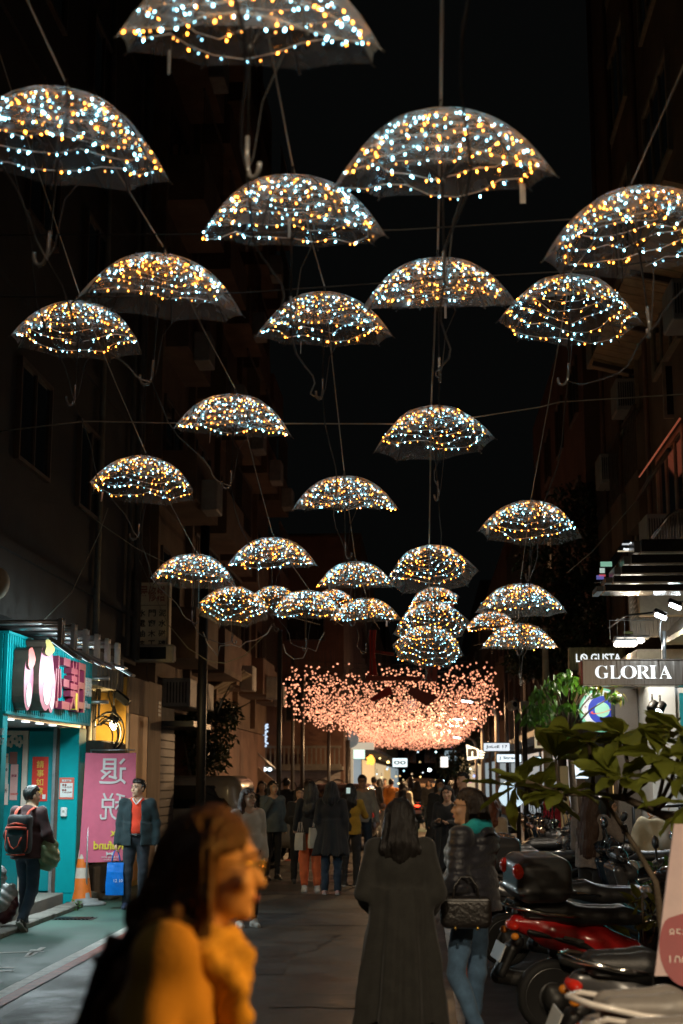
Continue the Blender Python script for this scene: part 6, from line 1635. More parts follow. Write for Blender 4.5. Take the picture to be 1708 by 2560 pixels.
K = SDF(); K.chain([(-.085,.0,1.42),(-.075,-.07,1.40),(-.03,-.115,1.375),(.03,-.115,1.375),(.075,-.07,1.40),(.085,.0,1.42)], [.05,.052,.052,.052,.052,.05], .03); K.chain([(-.03,-.125,1.335),(-.01,-.135,1.25)], [.05,.04], .04)
o = link('scarf', K.mesh('scarf', fab('mustard_scarf',(.66,.40,.07), var=.25, scale=14, bs=50), .011, lambda X,Y,Z: .008*np.sin(X*60+Z*50)+.006*np.sin(Z*90+Y*40)), r); o.scale = (s,)*3
K = SDF(); K.chain([(.0,-.03,1.50),(.0,.03,1.40),(.03,.09,1.28),(.05,.13,1.16),(.03,.14,1.06)], [.075,.07,.06,.05,.025], .04); K.chain([(-.05,-.02,1.50),(-.08,.04,1.39),(-.10,.08,1.28),(-.09,.12,1.16)], [.055,.05,.04,.02], .03); K.chain([(-.05,.04,1.46),(-.07,.10,1.36),(-.06,.14,1.22)], [.05,.045,.025], .04); K.chain([(.10,.0,1.45),(.13,.07,1.30),(.13,.12,1.14)],[.05,.05,.03],.04)
o = link('hair_locks', K.mesh('hair_locks', M_hairf, .011, lambda X,Y,Z: .011*np.sin(X*60+Z*38)+.010*np.sin(Y*55+Z*46)+.006*np.sin(Y*120-Z*30)), r); o.scale = (s,)*3
g = MB(); g.tube([(.13,-.15,1.0),(.05,-.165,1.18),(-.05,-.13,1.36),(-.10,-.06,1.455),(-.125,.03,1.475),(-.10,.14,1.38),(0,.20,1.2),(.10,.22,1.0)], .022, 6, flat=.4); o = g.build('bag_strap', M_bpk, r, world=False); o.scale = (s,)*3

# 4 woman in the long grey coat
M_coat = fab('charcoal_wool_coat',(.021,.0205,.0175), var=.25, scale=14)
gp = Vector((P(1003,2400,9.25).x, 9.25, 0))
r, J, s = person('woman seen from behind in a long charcoal wool coat', gp, 180, 1.60, {'wriL':(.20,-.17,.98),'elbL':(.245,.03,1.09),'wriR':(-.20,-.17,.98),'elbR':(-.245,.03,1.09)}, look=-6, hair='mid', top='coat', tmat=M_coat, legs='slim', lmat=M_dk, shoe=mat('tan_boot',(.22,.13,.05),.6,var=.2), vox=.011, hem=.27, seed=21, fingers=True, build=1.06)

# 5 woman in the quilted jacket
M_puf = mat('navy_quilted_nylon',(.020,.021,.030),.42,var=.2,scale=6,bump=.3,bscale=50,sheen=.2)
jp = Vector((P(1178,2300,9.75).x, 9.75, 0))
r, J, s = person('woman in profile in a navy quilted jacket and blue jeans with glasses', jp, -117, 1.66, {'kneL':(.08,-.08,.50),'ankL':(.07,.10,.085),'kneR':(-.09,.0,.49),'ankR':(-.10,-.06,.085),'wriR':(-.19,-.22,.98),'elbR':(-.25,.0,1.10),'wriL':(.20,-.22,.98),'elbL':(.25,.02,1.10)}, look=22, build=1.12, hair='bob', hmat=mat('soft_black_hair', (.022,.014,.010), .42, var=.5, scale=30, stretch=(6,6,.5), bump=.5, bscale=60), top='puffer', tmat=M_puf, legs='slim', lmat=M_jean, shoe=M_shw, vox=.0105, hem=.90, seed=31, fingers=True, glasses=1)
K = SDF(); K.chain([(-.07,.07,1.455),(0,.10,1.455),(.07,.07,1.455)], [.055,.06,.055], .03); K.chain([(-.07,.07,1.455),(-.075,-.03,1.43)],[.045,.035],.03); K.chain([(.07,.07,1.455),(.075,-.03,1.43)],[.045,.035],.03); K.ell((0,.03,1.54),(.06,.085,.06),None,.02,True)
o = link('hood_lining', K.mesh('hood_lining', fab('turquoise_lining',(.01,.36,.40)), .0105), r); o.scale = (s,)*3
hc_ = P(1165,2272,9.45); t = thing('handbag', 'black leather handbag with two handles hanging against the jeans', 'handbag', hc_)
M_leath = mat('black_leather',(.018,.016,.015),.32,var=.3,scale=12,bump=.4,bscale=40,spec=.6)
K = SDF(); K.box((0,0,-.02), (.165,.065,.10), None, .045, .02); o = link('bag_body', K.mesh('bag_body', M_leath, .011, lambda X,Y,Z: .002*np.sin(X*14+Z*9)), t)
for q in (-1,1):
    g = MB(); g.tube([(-.08,q*.05,.05),(-.075,q*.045,.14),(-.03,q*.03,.20),(.03,q*.03,.20),(.075,q*.045,.14),(.08,q*.05,.05)], .009, 6); g.build('handle', M_leath, t, world=False)
g = MB(); g.box((0,-.068,.06),(.28,.008,.012)); g.build('zip', M_steel, t, world=False)
for q in (-.07,.07):
    g = MB(); g.ell((q,-.06,-.115),(.012,.012,.012)); g.build('stud', mat('brass',(.6,.4,.1),.3,1,var=.1), t, world=False)

# 6 woman with long hair in grey sweater among the scooters
M_gsw = fab('grey_mohair_sweater',(.20,.17,.15), var=.25, scale=20, bs=60)
p6 = Vector((P(1478,2100,15.6).x, 15.6, 0))
person('woman with very long dark hair and grey fluffy sweater raising her hand among scooters', p6, 150, 1.58, {'wriL':(-.0,0,0),'elbR':(-.34,-.02,1.20),'wriR':(-.27,-.06,1.45),'elbL':(.22,-.05,1.10),'wriL':(.12,-.2,1.15)}, look=10, hair='vlong', hmat=M_hairb, top='sweater', tmat=M_gsw, legs='slim', lmat=M_dk, shoe=M_shb, vox=.013, hem=.86, seed=41, fingers=True)

# others down the street: label, u, feet v (or distance), turn, height, hair, top, colours ...
M_wt = fab('white_knit',(.60,.57,.50), var=.08); M_den = fab('grey_denim_jacket',(.10,.13,.14)); M_ylw = fab('mustard_sweater',(.34,.20,.015)); M_org = fab('orange_trousers',(.62,.12,.03)); M_orj = fab('orange_jacket',(.62,.22,.03)); M_cre = fab('cream_jacket',(.48,.44,.33)); M_bei = fab('beige_fleece',(.55,.42,.28)); M_rjk = fab('red_padded_jacket',(.50,.03,.05)); M_vst = fab('grey_hoodie',(.36,.34,.30)); M_bsh = fab('blue_work_shirt',(.06,.13,.32)); M_khk = fab('brown_trousers',(.20,.10,.06))
def at(u, y): q = P(u, 1940, y); return Vector((q.x, y, 0))
walk = {'kneL':(.095,-.17,.53),'ankL':(.10,-.20,.10),'kneR':(-.09,.03,.48),'ankR':(-.10,.22,.15)}
armup = {'elbR':(-.235,-.10,1.14),'wriR':(-.10,-.17,1.36)}
phone = {'elbR':(-.22,-.14,1.17),'wriR':(-.05,-.27,1.38),'elbL':(.22,-.14,1.17),'wriL':(.05,-.27,1.38)}
hold = {'elbR':(-.22,-.0,1.11),'wriR':(-.08,-.22,1.16),'elbL':(.22,0,1.11),'wriL':(.10,-.22,1.14)}
person('young woman with long brown hair, round glasses and white top, facing the camera', at(622,17.3), 28, 1.60, {}, look=18, hair='long', hmat=M_hairb, top='sweater', tmat=M_wt, legs='slim', lmat=M_dk, shoe=M_shw, vox=.012, hem=.80, seed=51, glasses=2, skin=M_skinp)
person('long haired person in a grey denim jacket holding a hand to the face', at(683,25), 30, 1.66, armup, hair='long', top='jacket', tmat=M_den, legs='slim', lmat=M_dk, shoe=M_shb, seed=52, vox=.016)
person('dark clad person with short hair standing behind the grey denim jacket', at(716,31), 200, 1.70, {}, hair='short', top='coat', tmat=M_dk, legs='slim', lmat=M_dk, shoe=M_shb, seed=53, hem=.55, vox=.02)
person('woman in black top and black trousers facing the camera between two groups', at(750,24.3), 12, 1.56, hold, hair='bob', top='sweater', tmat=M_dk, legs='jeans', lmat=M_dk, shoe=M_dk2, seed=54, vox=.016)
r, J, s = person('long haired woman in black top and bright orange trousers seen from behind', at(778,22.4), 190, 1.66, {'elbL':(.22,.0,1.12),'wriL':(.24,-.06,.98),'elbR':(-.22,0,1.1),'wriR':(-.10,-.2,1.15),'kneL':(.10,-.05,.5),'ankL':(.10,.03,.085)}, hair='long', top='sweater', tmat=M_dk, legs='jogger', lmat=M_org, shoe=M_shw, seed=55, hem=.90, vox=.015)
tote = mat('cream_paper_bag',(.50,.44,.34),.6,var=.08)
bag('larger cream paper shopping bag hanging before the orange trousers', at(793,22.0)+Vector((0,0,1.14)), .26, .30, .12, tote, 20, hmat=M_wframe)
bag('smaller cream paper shopping bag left of the orange trousers', at(752,22.2)+Vector((0,0,1.06)), .15, .26, .12, mat('dim_cream_bag',(.42,.36,.27),.6,var=.1), -20, hmat=M_wframe)
r, J, s = person('person from behind in a knee length black coat, turned-up jeans and chunky trainers', at(829,22.0), 178, 1.66, {}, hair='hood', hmat=M_dk, top='coat', tmat=M_dk, legs='jeans', lmat=M_jeand, shoe=mat('pink_white_trainer',(.50,.30,.28),.6,var=.4,scale=30), seed=56, hem=.60, vox=.014)
r, J, s = person('person in a mustard sweater lifting a phone to take a picture', at(876,23.6), 165, 1.62, phone, hair='mid', top='sweater', tmat=M_ylw, legs='slim', lmat=M_dk, shoe=M_shb, seed=57, vox=.015, hem=.86, fingers=True)
ph = at(871,23.2)+Vector((0,0,1.51)); t = thing('phone', 'phone with a glowing screen held up by the person in mustard', 'phone', ph)
g = MB(); g.box(ph,(.075,.010,.15),None,0,.004); g.build('case', M_black, t); g = MB(); g.box(ph+Vector((0,-.006,.01)),(.062,.003,.09)); g.build('screen', glow('phone_glow',(.55,.8,.75),.55), t)
g = MB(); t = thing('cream_shoulder_bag', 'small cream shoulder bag at the side of the mustard sweater', 'bag', at(858,23.3)+Vector((0,0,1.0))); K = SDF(); K.box((0,0,0),(.06,.06,.11),None,.03,.02); link('bag_body', K.mesh('bag_body', tote, .015), t)
g.tube([(0,0,.1),(.03,-.05,.3),(.10,-.02,.46)], .008, 5); g.build('strap', M_dk, t, world=False)
person('man with glasses in a black gilet over a pale grey hoodie walking towards us', at(906,27.5), 5, 1.76, {'kneL':(.095,-.14,.53),'ankL':(.10,-.12,.10),'elbL':(.25,.03,1.11),'wriL':(.27,-.05,.88)}, hair='short', top='sweater', tmat=M_vst, legs='jeans', lmat=M_jeand, shoe=M_shb, seed=58, hem=.86, vox=.015, glasses=1, female=False, fingers=True)
K = SDF(); K.ell((.05,.01,1.26),(.155,.14,.19),None,.04); K.cone((.03,.0,.86),(.19,.145),(.04,.0,1.15),(.165,.13),.04); K.box((-.05,-.2,1.1),(.075,.2,.5),None,.02,.01,True); K.cut((0,0,-1),-.87)
o = link('gilet', K.mesh('gilet', M_dk, .016), bpy.data.objects['person.012']) if 'person.012' in bpy.data.objects else None
person('person in black jacket and brown trousers walking away behind the gilet man', at(935,41), 175, 1.72, walk, hair='short', top='jacket', tmat=M_dk, legs='jeans', lmat=M_khk, shoe=M_shb, seed=59, vox=.02, female=False)
person('person in an orange hooded jacket and black trousers walking away', at(978,42), 180, 1.66, {}, hair='short', top='jacket', tmat=M_orj, legs='slim', lmat=M_dk, shoe=M_shb, seed=60, vox=.018, extra='hood')
person('long haired woman in a cream jacket further down the street', at(1010,35.5), 150, 1.62, hold, hair='long', top='jacket', tmat=M_cre, legs='slim', lmat=M_dk2, shoe=M_shb, seed=61, vox=.018, hem=.88)
person('woman in a black headscarf and long black coat holding a phone', at(1118,21.5), -22, 1.60, hold, look=14, hair='hood', hmat=M_dk, top='coat', tmat=M_dk, legs='slim', lmat=M_dk, shoe=M_shb, seed=62, hem=.45, vox=.013, fingers=True)
person('person with a pale face mask in dark clothes behind the headscarf woman', at(1101,27.5), 10, 1.68, {}, hair='long', top='coat', tmat=M_dk2, legs='slim', lmat=M_dk, shoe=M_shb, seed=63, hem=.6, vox=.016, mask=mat('pale_mask',(.42,.48,.48),.7,var=.05))
person('tall man with bushy dark hair turned left above the headscarf woman', at(1158,24.5), -60, 1.80, {}, hair='short', top='jacket', tmat=M_dk, legs='jeans', lmat=M_dk, shoe=M_shb, seed=64, vox=.015, female=False)
person('person with brown hair in a fluffy beige fleece behind the quilted jacket woman', at(1226,17.0), 150, 1.50, {}, hair='mid', hmat=mat('auburn_hair',(.16,.05,.02),.5,var=.4,scale=30), top='sweater', tmat=M_bei, legs='slim', lmat=M_dk, shoe=M_shb, seed=65, vox=.016)
person('woman in a red padded jacket looking out of the shop doorway', at(1391,24.6), 15, 1.60, {}, look=-10, hair='bob', top='puffer', tmat=M_rjk, legs='slim', lmat=M_dk, shoe=M_shb, seed=66, vox=.016)
person('man in a dark cap and blue work shirt standing by the ramp', at(586,36), 70, 1.74, {}, hair='short', top='shirt', tmat=M_bsh, legs='jeans', lmat=M_dk2, shoe=M_shb, seed=67, vox=.018, female=False)
person('distant walker in dark jacket and jeans carrying a white bag', at(1072,48), 0, 1.62, walk, hair='mid', top='jacket', tmat=M_dk, legs='slim', lmat=M_jeand, shoe=M_shb, seed=68, vox=.022)
bag('white carrier bag in the hand of the distant walker', at(1079,47.7)+Vector((0,0,.95)), .22, .34, .1, M_wsign, 5)
for u, y, rz, lab, tm in [(949,46,170,'small dark figure left of the orange jacket in the distance',M_dk2),(1027,52,200,'distant figure in a pale top near the scooter rider',M_vst),(770,33,190,'dim figure with reddish hair behind the black clad group',M_khk),(655,30,10,'dark figure between the white top and the denim jacket',M_dk2),(962,58,0,'tiny dark walker far behind the orange jacket',M_khk),(1128,36,190,'dark figure with a hood in the crowd on the right',M_dk2),(1147,31,160,'dark haired figure behind the tall man',M_dk)]:
    person(lab, at(u, y), rz, rng.uniform(1.58,1.74), walk if rng.random() < .5 else {}, hair=rng.choice(['short','mid','long']), top='jacket', tmat=tm, legs='jeans', lmat=M_dk, shoe=M_shb, seed=int(u), vox=.024, face=y < 40)
# ================================================================== SCOOTERS AND CARS
M_tyre = mat('tyre_rubber',(.013,.013,.013),.75,var=.2); M_rim = mat('dark_alloy',(.24,.24,.24),.4,.8,var=.2); M_seat = mat('seat_vinyl',(.018,.018,.019),.42,var=.2,bump=.2,bscale=120,spec=.5)
M_eng = mat('engine_grey',(.07,.07,.068),.5,.6,var=.3); M_chrome = mat('chrome',(.75,.75,.74),.12,1.0,var=.05)
M_tail = mat('red_lens',(.55,.02,.01),.15,var=.05,emit=(1,.05,.01),es=.03,coat=.6); M_amb = mat('amber_lens',(.75,.25,.02),.15,var=.05,coat=.6); M_head_l = mat('headlight_lens',(.55,.57,.58),.08,.5,var=.05,coat=.8); M_mir = mat('mirror_glass',(.5,.52,.54),.04,1.0,var=0)
M_boxp = mat('topbox_plastic',(.045,.045,.045),.38,var=.15,coat=.2)
PAINT = {'red':mat('red_scooter_paint',(.40,.012,.012),.22,var=.05,coat=.7), 'silver':mat('silver_scooter_paint',(.48,.44,.40),.28,.6,var=.05,coat=.6), 'white':mat('white_scooter_paint',(.62,.58,.54),.25,var=.05,coat=.7),
         'black':mat('black_scooter_paint',(.013,.013,.014),.18,var=.05,coat=.7), 'navy':mat('navy_scooter_paint',(.015,.03,.05),.22,var=.05,coat=.7), 'grey':mat('grey_scooter_paint',(.10,.10,.105),.25,.4,var=.05,coat=.6), 'olive':mat('yellow_scooter_paint',(.36,.26,.03),.28,var=.05,coat=.6)}
def wheel_meshes():
    g = MB(); r0, w = .245, .052
    g.lathe([(r0-.055,-w*.8),(r0-.02,-w),(r0-.004,-w*.55),(r0,0),(r0-.004,w*.55),(r0-.02,w),(r0-.055,w*.8)], 28, rotm(90,0,0)); ty = g.mesh('tyre', M_tyre)
    g = MB(); g.lathe([(r0-.085,-.03),(r0-.053,-w*.82),(r0-.05,0),(r0-.053,w*.82),(r0-.085,.03)], 28, rotm(90,0,0)); g.lathe([(.05,-.05),(.055,0),(.05,.05)], 12, rotm(90,0,0))
    for k in range(5):
        a = 2*math.pi*k/5; g.tube([(.03*math.cos(a),0,.03*math.sin(a)),(.17*math.cos(a+.25),0,.17*math.sin(a+.25))], .014, 5)
    g.lathe([(.10,.046),(.10,.050)], 20, rotm(90,0,0)); rm = g.mesh('rim', M_rim)
    return ty, rm
TY, RM = wheel_meshes()
def sdfm(nm, fn, m, h=.0155): S = SDF(); fn(S); return S.mesh(nm, m, h)
def _body(S):
    S.chain([(-.86,0,.745),(-.62,0,.68),(-.32,0,.60),(-.05,0,.50)], [.055,.105,.135,.13], .06); S.box((-.20,0,.45), (.22,.135,.12), None, .07, .06); S.cap((-.88,0,.76),(-.70,0,.78),.03,.06,.05)
    S.box((-.05,0,.33),(.15,.12,.06),None,.04,.05)
def _front(S):
    M1 = rotm(0,-18,0)
    S.box((.50,0,.68), (.055,.185,.27), M1, .05, .03); S.cap((.60,0,.70),(.66,0,.45),.09,.06,.06); S.ell((.56,0,.86),(.10,.16,.09),None,.05); S.box((.42,0,.62),(.12,.26,.17),M1,.05,.03,True) if False else None
    S.box((.53,0,.42),(.05,.13,.10),M1,.04,.05)
def _seat(S):
    S.chain([(-.80,-.05,.835),(-.55,-.06,.825),(-.42,-.06,.79),(-.10,-.045,.775),(.02,-.03,.745)],[.055,.075,.07,.075,.045],.03); S.chain([(-.80,.05,.835),(-.55,.06,.825),(-.42,.06,.79),(-.10,.045,.775),(.02,.03,.745)],[.055,.075,.07,.075,.045],.03)
    S.cut((0,0,-1),-.735)
def _cowl(S):
    S.ell((.47,0,1.02),(.10,.13,.075),rotm(0,25,0),.03); S.cap((.44,-.13,1.02),(.44,.13,1.02),.04,.04,.04); S.cap((.50,0,.96),(.52,0,.85),.06,.05,.03)
SCP = []      # (name, mesh, paintable, location, children)
def prim(fn): g = MB(); fn(g); return g
def mk(nm, m, fn): g = MB(); fn(g); return g.mesh(nm, m)
BODY = sdfm('rear_body', _body, PAINT['black']); FRONT = sdfm('front_shield', _front, PAINT['black']); SEAT = sdfm('seat', _seat, M_seat, .013); COWL = sdfm('handlebar_cowl', _cowl, PAINT['black'], .014)
FLOOR = sdfm('floorboard', lambda S: (S.box((.22,0,.31),(.26,.155,.035),None,.03,.02), S.box((.1,0,.24),(.2,.09,.06),None,.03,.03)), M_black, .018)
FEND = sdfm('front_fender', lambda S: (S.cap((.56,0,.47),(.76,0,.47),.075,.07,.04), S.cap((.76,0,.47),(.88,0,.37),.07,.045,.04), S.box((.68,0,.25),(.245,.06,.215),None,.1,.01,True)), PAINT['black'], .016)
RFEND = sdfm('rear_mudguard', lambda S: (S.cap((-.86,0,.62),(-1.0,0,.42),.05,.04,.03), S.box((-.95,0,.50),(.03,.085,.12),rotm(0,25,0),.02,.02)), M_black, .018)
ENG = sdfm('engine', lambda S: (S.box((-.48,-.12,.27),(.22,.05,.085),None,.04,.03), S.box((-.25,0,.30),(.15,.10,.09),None,.04,.03), S.cap((-.62,-.13,.25),(-.62,-.06,.25),.085,.085,.02)), M_eng, .018)
EXH = sdfm('exhaust', lambda S: (S.cap((-.95,.155,.36),(-.52,.15,.28),.058,.05,.02), S.cap((-.52,.15,.28),(-.2,.08,.22),.025,.02,.02)), M_eng, .016)
BARS = mk('handlebar', M_bmetal, lambda g: (g.tube([(.40,-.36,1.01),(.42,-.20,1.03),(.43,0,1.03),(.42,.20,1.03),(.40,.36,1.01)], .016, 8)))
def _mir(g, s):
    g.tube([(.44,s*.16,1.06),(.45,s*.24,1.16),(.44,s*.28,1.25)], .008, 6); g.ell((.44,s*.29,1.29),(.022,.078,.052),rotm(s*12,0,s*6),0,14,8)
    g.ell((.425,s*.29,1.29),(.012,.066,.042),rotm(s*12,0,s*6),1,14,8)
MIRL = mk('mirror', [M_black, M_mir], lambda g: _mir(g, 1)) if False else None
gL = MB(); _mir(gL, 1); MIRL = gL.mesh('mirror', [M_black, M_mir]); gR = MB(); _mir(gR, -1); MIRR = gR.mesh('mirror', [M_black, M_mir])
LAMPF = mk('headlight', M_head_l, lambda g: g.ell((.615,0,.90),(.06,.105,.07),rotm(0,20,0),0,16,8))
TAIL = mk('taillight', M_tail, lambda g: (g.ell((-.90,0,.735),(.045,.10,.035),None,0,16,8)))
IND = mk('indicator', M_amb, lambda g: g.ell((-.92,.13,.68),(.03,.035,.025),None,0,10,6)); IND2 = mk('indicator', M_amb, lambda g: g.ell((-.92,-.13,.68),(.03,.035,.025),None,0,10,6))
REFL = mk('side_reflector', M_amb, lambda g: g.ell((-1.0,.02,.44),(.012,.03,.03),None,0,10,6))
PLATE = mk('number_plate', mat('white_plate',(.55,.55,.53),.45,var=.05), lambda g: g.box((-1.0,0,.56),(.008,.22,.12),rotm(0,22,0),0,.002))
GRAB = mk('grab_rail', M_chrome, lambda g: g.tube([(-.45,-.125,.80),(-.70,-.135,.83),(-.90,-.10,.87),(-.97,0,.88),(-.90,.10,.87),(-.70,.135,.83),(-.45,.125,.80)], .014, 8))
FORK = mk('fork', M_eng, lambda g: (g.tube([(.66,-.085,.26),(.55,-.075,.60)], .022, 8), g.tube([(.66,.085,.26),(.55,.075,.60)], .022, 8)))
SHK = mk('shock_absorber', M_chrome, lambda g: (g.tube([(-.66,.13,.30),(-.52,.13,.60)], .014, 8), g.tube([(-.645+.11*k/26+.0*k, .13+.026*math.sin(k*1.3), .34+.21*k/26+.0) for k in range(27)], .007, 4)))
STAND = mk('kickstand', M_bmetal, lambda g: g.tube([(-.15,-.12,.24),(-.20,-.22,.01)], .012, 6))
TBOX = sdfm('top_box', lambda S: (S.box((-.72,0,1.06),(.20,.235,.155),None,.09,.03), S.box((-.72,0,.985),(.215,.245,.012),None,.01,.012)), M_boxp, .015)
TBR = mk('box_reflector', M_tail, lambda g: g.ell((-.905,.15,1.12),(.04,.075,.055),None,0,12,6)); TBR2 = mk('box_reflector', M_tail, lambda g: g.ell((-.905,-.15,1.12),(.04,.075,.055),None,0,12,6))
TBRACK = mk('box_rack', M_bmetal, lambda g: (g.box((-.75,0,.895),(.32,.2,.02)), g.tube([(-.80,.08,.80),(-.92,.08,.89)], .012, 5), g.tube([(-.80,-.08,.80),(-.92,-.08,.89)], .012, 5)))
TRIM = [sdfm('side_trim', lambda S, q=q: S.chain([(-.80,q*.075,.70),(-.45,q*.125,.62),(-.10,q*.125,.47)],[.018,.022,.03],.02), M_black, .013) for q in (-1,1)]
SKIRT = [sdfm('side_cover', lambda S, q=q: (S.chain([(-.55,q*.115,.52),(-.2,q*.135,.42)],[.05,.055],.04)), M_eng, .016) for q in (-1,1)]
LEV = [mk('brake_lever', M_chrome, lambda g, q=q: g.tube([(.45,q*.19,1.035),(.47,q*.25,1.035),(.475,q*.34,1.01)], [.008,.006,.006], 5)) for q in (-1,1)]
GRIP = [mk('grip', M_black, lambda g, q=q: g.tube([(.408,q*.25,1.023),(.399,q*.37,1.008)], .021, 8)) for q in (-1,1)]
CABL = mk('brake_cable', M_black, lambda g: g.tube([(.44,.22,1.03),(.50,.16,1.14),(.53,.05,1.08),(.50,.03,.95)], .005, 5)); CABL2 = mk('brake_cable', M_black, lambda g: g.tube([(.44,-.22,1.03),(.51,-.14,1.12),(.53,-.05,1.07),(.50,-.03,.95)], .005, 5))
PIPING = mk('seat_piping', mat('grey_piping',(.12,.12,.12),.5,var=.1), lambda g: g.tube([(-.86,.0,.80),(-.80,-.09,.80),(-.55,-.115,.79),(-.30,-.115,.765),(-.05,-.10,.745)], .006, 5))
BADGE = [mk('side_badge', M_chrome, lambda g, q=q: g.box((-.50,q*.148,.655),(.15,.004,.022),rotm(0,13,0),0,.001)) for q in (-1,1)]
DASH = mk('dashboard', M_glassd, lambda g: g.ell((.40,0,1.065),(.05,.085,.018),rotm(0,-25,0),0,14,6))
PARTS = [('side_trim',TRIM[0],0),('side_trim',TRIM[1],0),('side_cover',SKIRT[0],0),('side_cover',SKIRT[1],0),('brake_lever',LEV[0],0),('brake_lever',LEV[1],0),('grip',GRIP[0],0),('grip',GRIP[1],0),('brake_cable',CABL,0),('brake_cable',CABL2,0),('seat_piping',PIPING,0),('side_badge',BADGE[0],0),('side_badge',BADGE[1],0),('dashboard',DASH,0),('rear_body',BODY,1),('front_shield',FRONT,1),('seat',SEAT,0),('handlebar_cowl',COWL,1),('floorboard',FLOOR,0),('front_fender',FEND,1),('rear_mudguard',RFEND,0),('engine',ENG,0),('exhaust',EXH,0),('handlebar',BARS,0),('mirror',MIRL,0),('mirror',MIRR,0),('headlight',LAMPF,0),('taillight',TAIL,0),('indicator',IND,0),('indicator',IND2,0),('side_reflector',REFL,0),('number_plate',PLATE,0),('grab_rail',GRAB,2),('fork',FORK,0),('shock_absorber',SHK,0),('kickstand',STAND,0)]
def scooter(label, x, y, rz, paint='black', box=0, lean=6, group='scooters parked along the right side', cat='scooter', seat=None, rail=None, z=0):
    t = bpy.data.objects.new('scooter', None); COL.objects.link(t); t.location = (x, y, z); t.rotation_euler = (R(lean), 0, R(rz))
    t.rotation_mode = 'XYZ'
    tag(t, label, cat, group)
    for nm, me, p in PARTS:
        o = link(nm, me, t)
        m = PAINT[paint] if p == 1 else (PAINT[rail] if p == 2 and rail else None)
        if nm == 'seat' and seat: m = seat
        if m:
            o.material_slots[0].link = 'OBJECT'; o.material_slots[0].material = m
    for wx in (-.62,.68):
        w = bpy.data.objects.new('wheel', None); COL.objects.link(w); w.parent = t; w.location = (wx,0,.25)
        link('tyre', TY, w); link('rim', RM, w)
    if box:
        b = link('top_box', TBOX, t); link('box_reflector', TBR, b); link('box_reflector', TBR2, b); link('box_rack', TBRACK, t)
        if box == 2:
            b.material_slots[0].link = 'OBJECT'; b.material_slots[0].material = PAINT['grey']
    return t
def gx(u, y): return P(u, 1940, y).x
# named ones, nearest first; rear wheels near the kerb line, fronts to the right
M_sv = mat('silver_grey_seat_vinyl',(.17,.155,.14),.36,var=.15,bump=.15,bscale=120)
S0 = .62
SCL = [
 ('nearest silver scooter in the bottom right corner, grey seat and pale tail panels', 1.55,5.55,6,'silver',0,M_sv,'white'),
 ('second silver scooter from the bottom, with thick white grab rail', 1.52,6.25,8,'silver',0,M_sv,'white'),
 ('scooter with long glossy dark seat between the silver pair and the red one', 1.62,7.6,6,'grey',0,None,None),
 ('red scooter with big black top box behind its long black seat', 1.46,10.6,14,'red',1,None,None),
 ('black scooter with a dark blue grey seat behind the red scooter', 1.85,12.4,10,'navy',0,None,None),
 ('black scooter with pale grey top box carrying red and white reflective strip', 1.35,14.0,12,'grey',2,None,None),
]
for (lab,x,y,rz,pt,bx,seat,rail) in SCL: scooter(lab, x, y, rz, pt, bx, 5, seat=seat, rail=rail)
# the row facing the street (fronts toward the camera side), and the far row
scooter('black scooter with raised mirrors facing the street beside the frangipani', 2.25,10.9,188,'black')
scooter('yellow sided scooter partly hidden behind the price board', 2.75,9.6,205,'olive')
scooter('dark scooter whose mirrors stick up right of the grey sweater woman', 2.9,12.0,195,'black')
for i in range(13):
    y = 15.6+i*1.02
    scooter('dark scooter in the dense far row of parked scooters by the shops', 1.35+rng.uniform(-.12,.12)+.015*i, y, rng.uniform(2,16)+(180 if rng.random() < .35 else 0), rng.choice(['black','black','navy','grey','black']), 0, 6, 'far row of parked dark scooters')
for i in range(6):
    scooter('dark scooter in the second row close to the shop fronts', 2.55+rng.uniform(-.1,.1), 16.4+i*1.6, rng.uniform(170,200), rng.choice(['black','grey','black']), 0, 6, 'second row of dark scooters')
# ridden scooter in the distance
ry_ = 50; rx_ = gx(1043, ry_)
scooter('distant ridden scooter with a glowing red tail light', rx_, ry_, 92, 'black', 0, 0, None)
g = MB(); g.ell((rx_,ry_-.98,.76),(.10,.03,.035),None,0,10,6)
tl = thing('tail_lamp', 'glowing red tail lamp of the distant ridden scooter', 'tail lamp', (rx_,ry_-.98,.76)); g.build('lens', glow('tail_glow',(1,.06,.02),5), tl)
person('helmeted rider in dark clothes sitting on the distant scooter', Vector((rx_,ry_-.35,-.12)), 180, 1.7, {'kneL':(.20,-.38,.78),'kneR':(-.20,-.38,.78),'ankL':(.16,-.42,.46),'ankR':(-.16,-.42,.46),'elbL':(.28,-.14,1.15),'elbR':(-.28,-.14,1.15),'wriL':(.33,-.45,1.12),'wriR':(-.33,-.45,1.12)}, hair='hood', hmat=M_dk, top='jacket', tmat=M_dk, legs='jeans', lmat=M_dk, shoe=M_shb, seed=90, vox=.022, face=False)

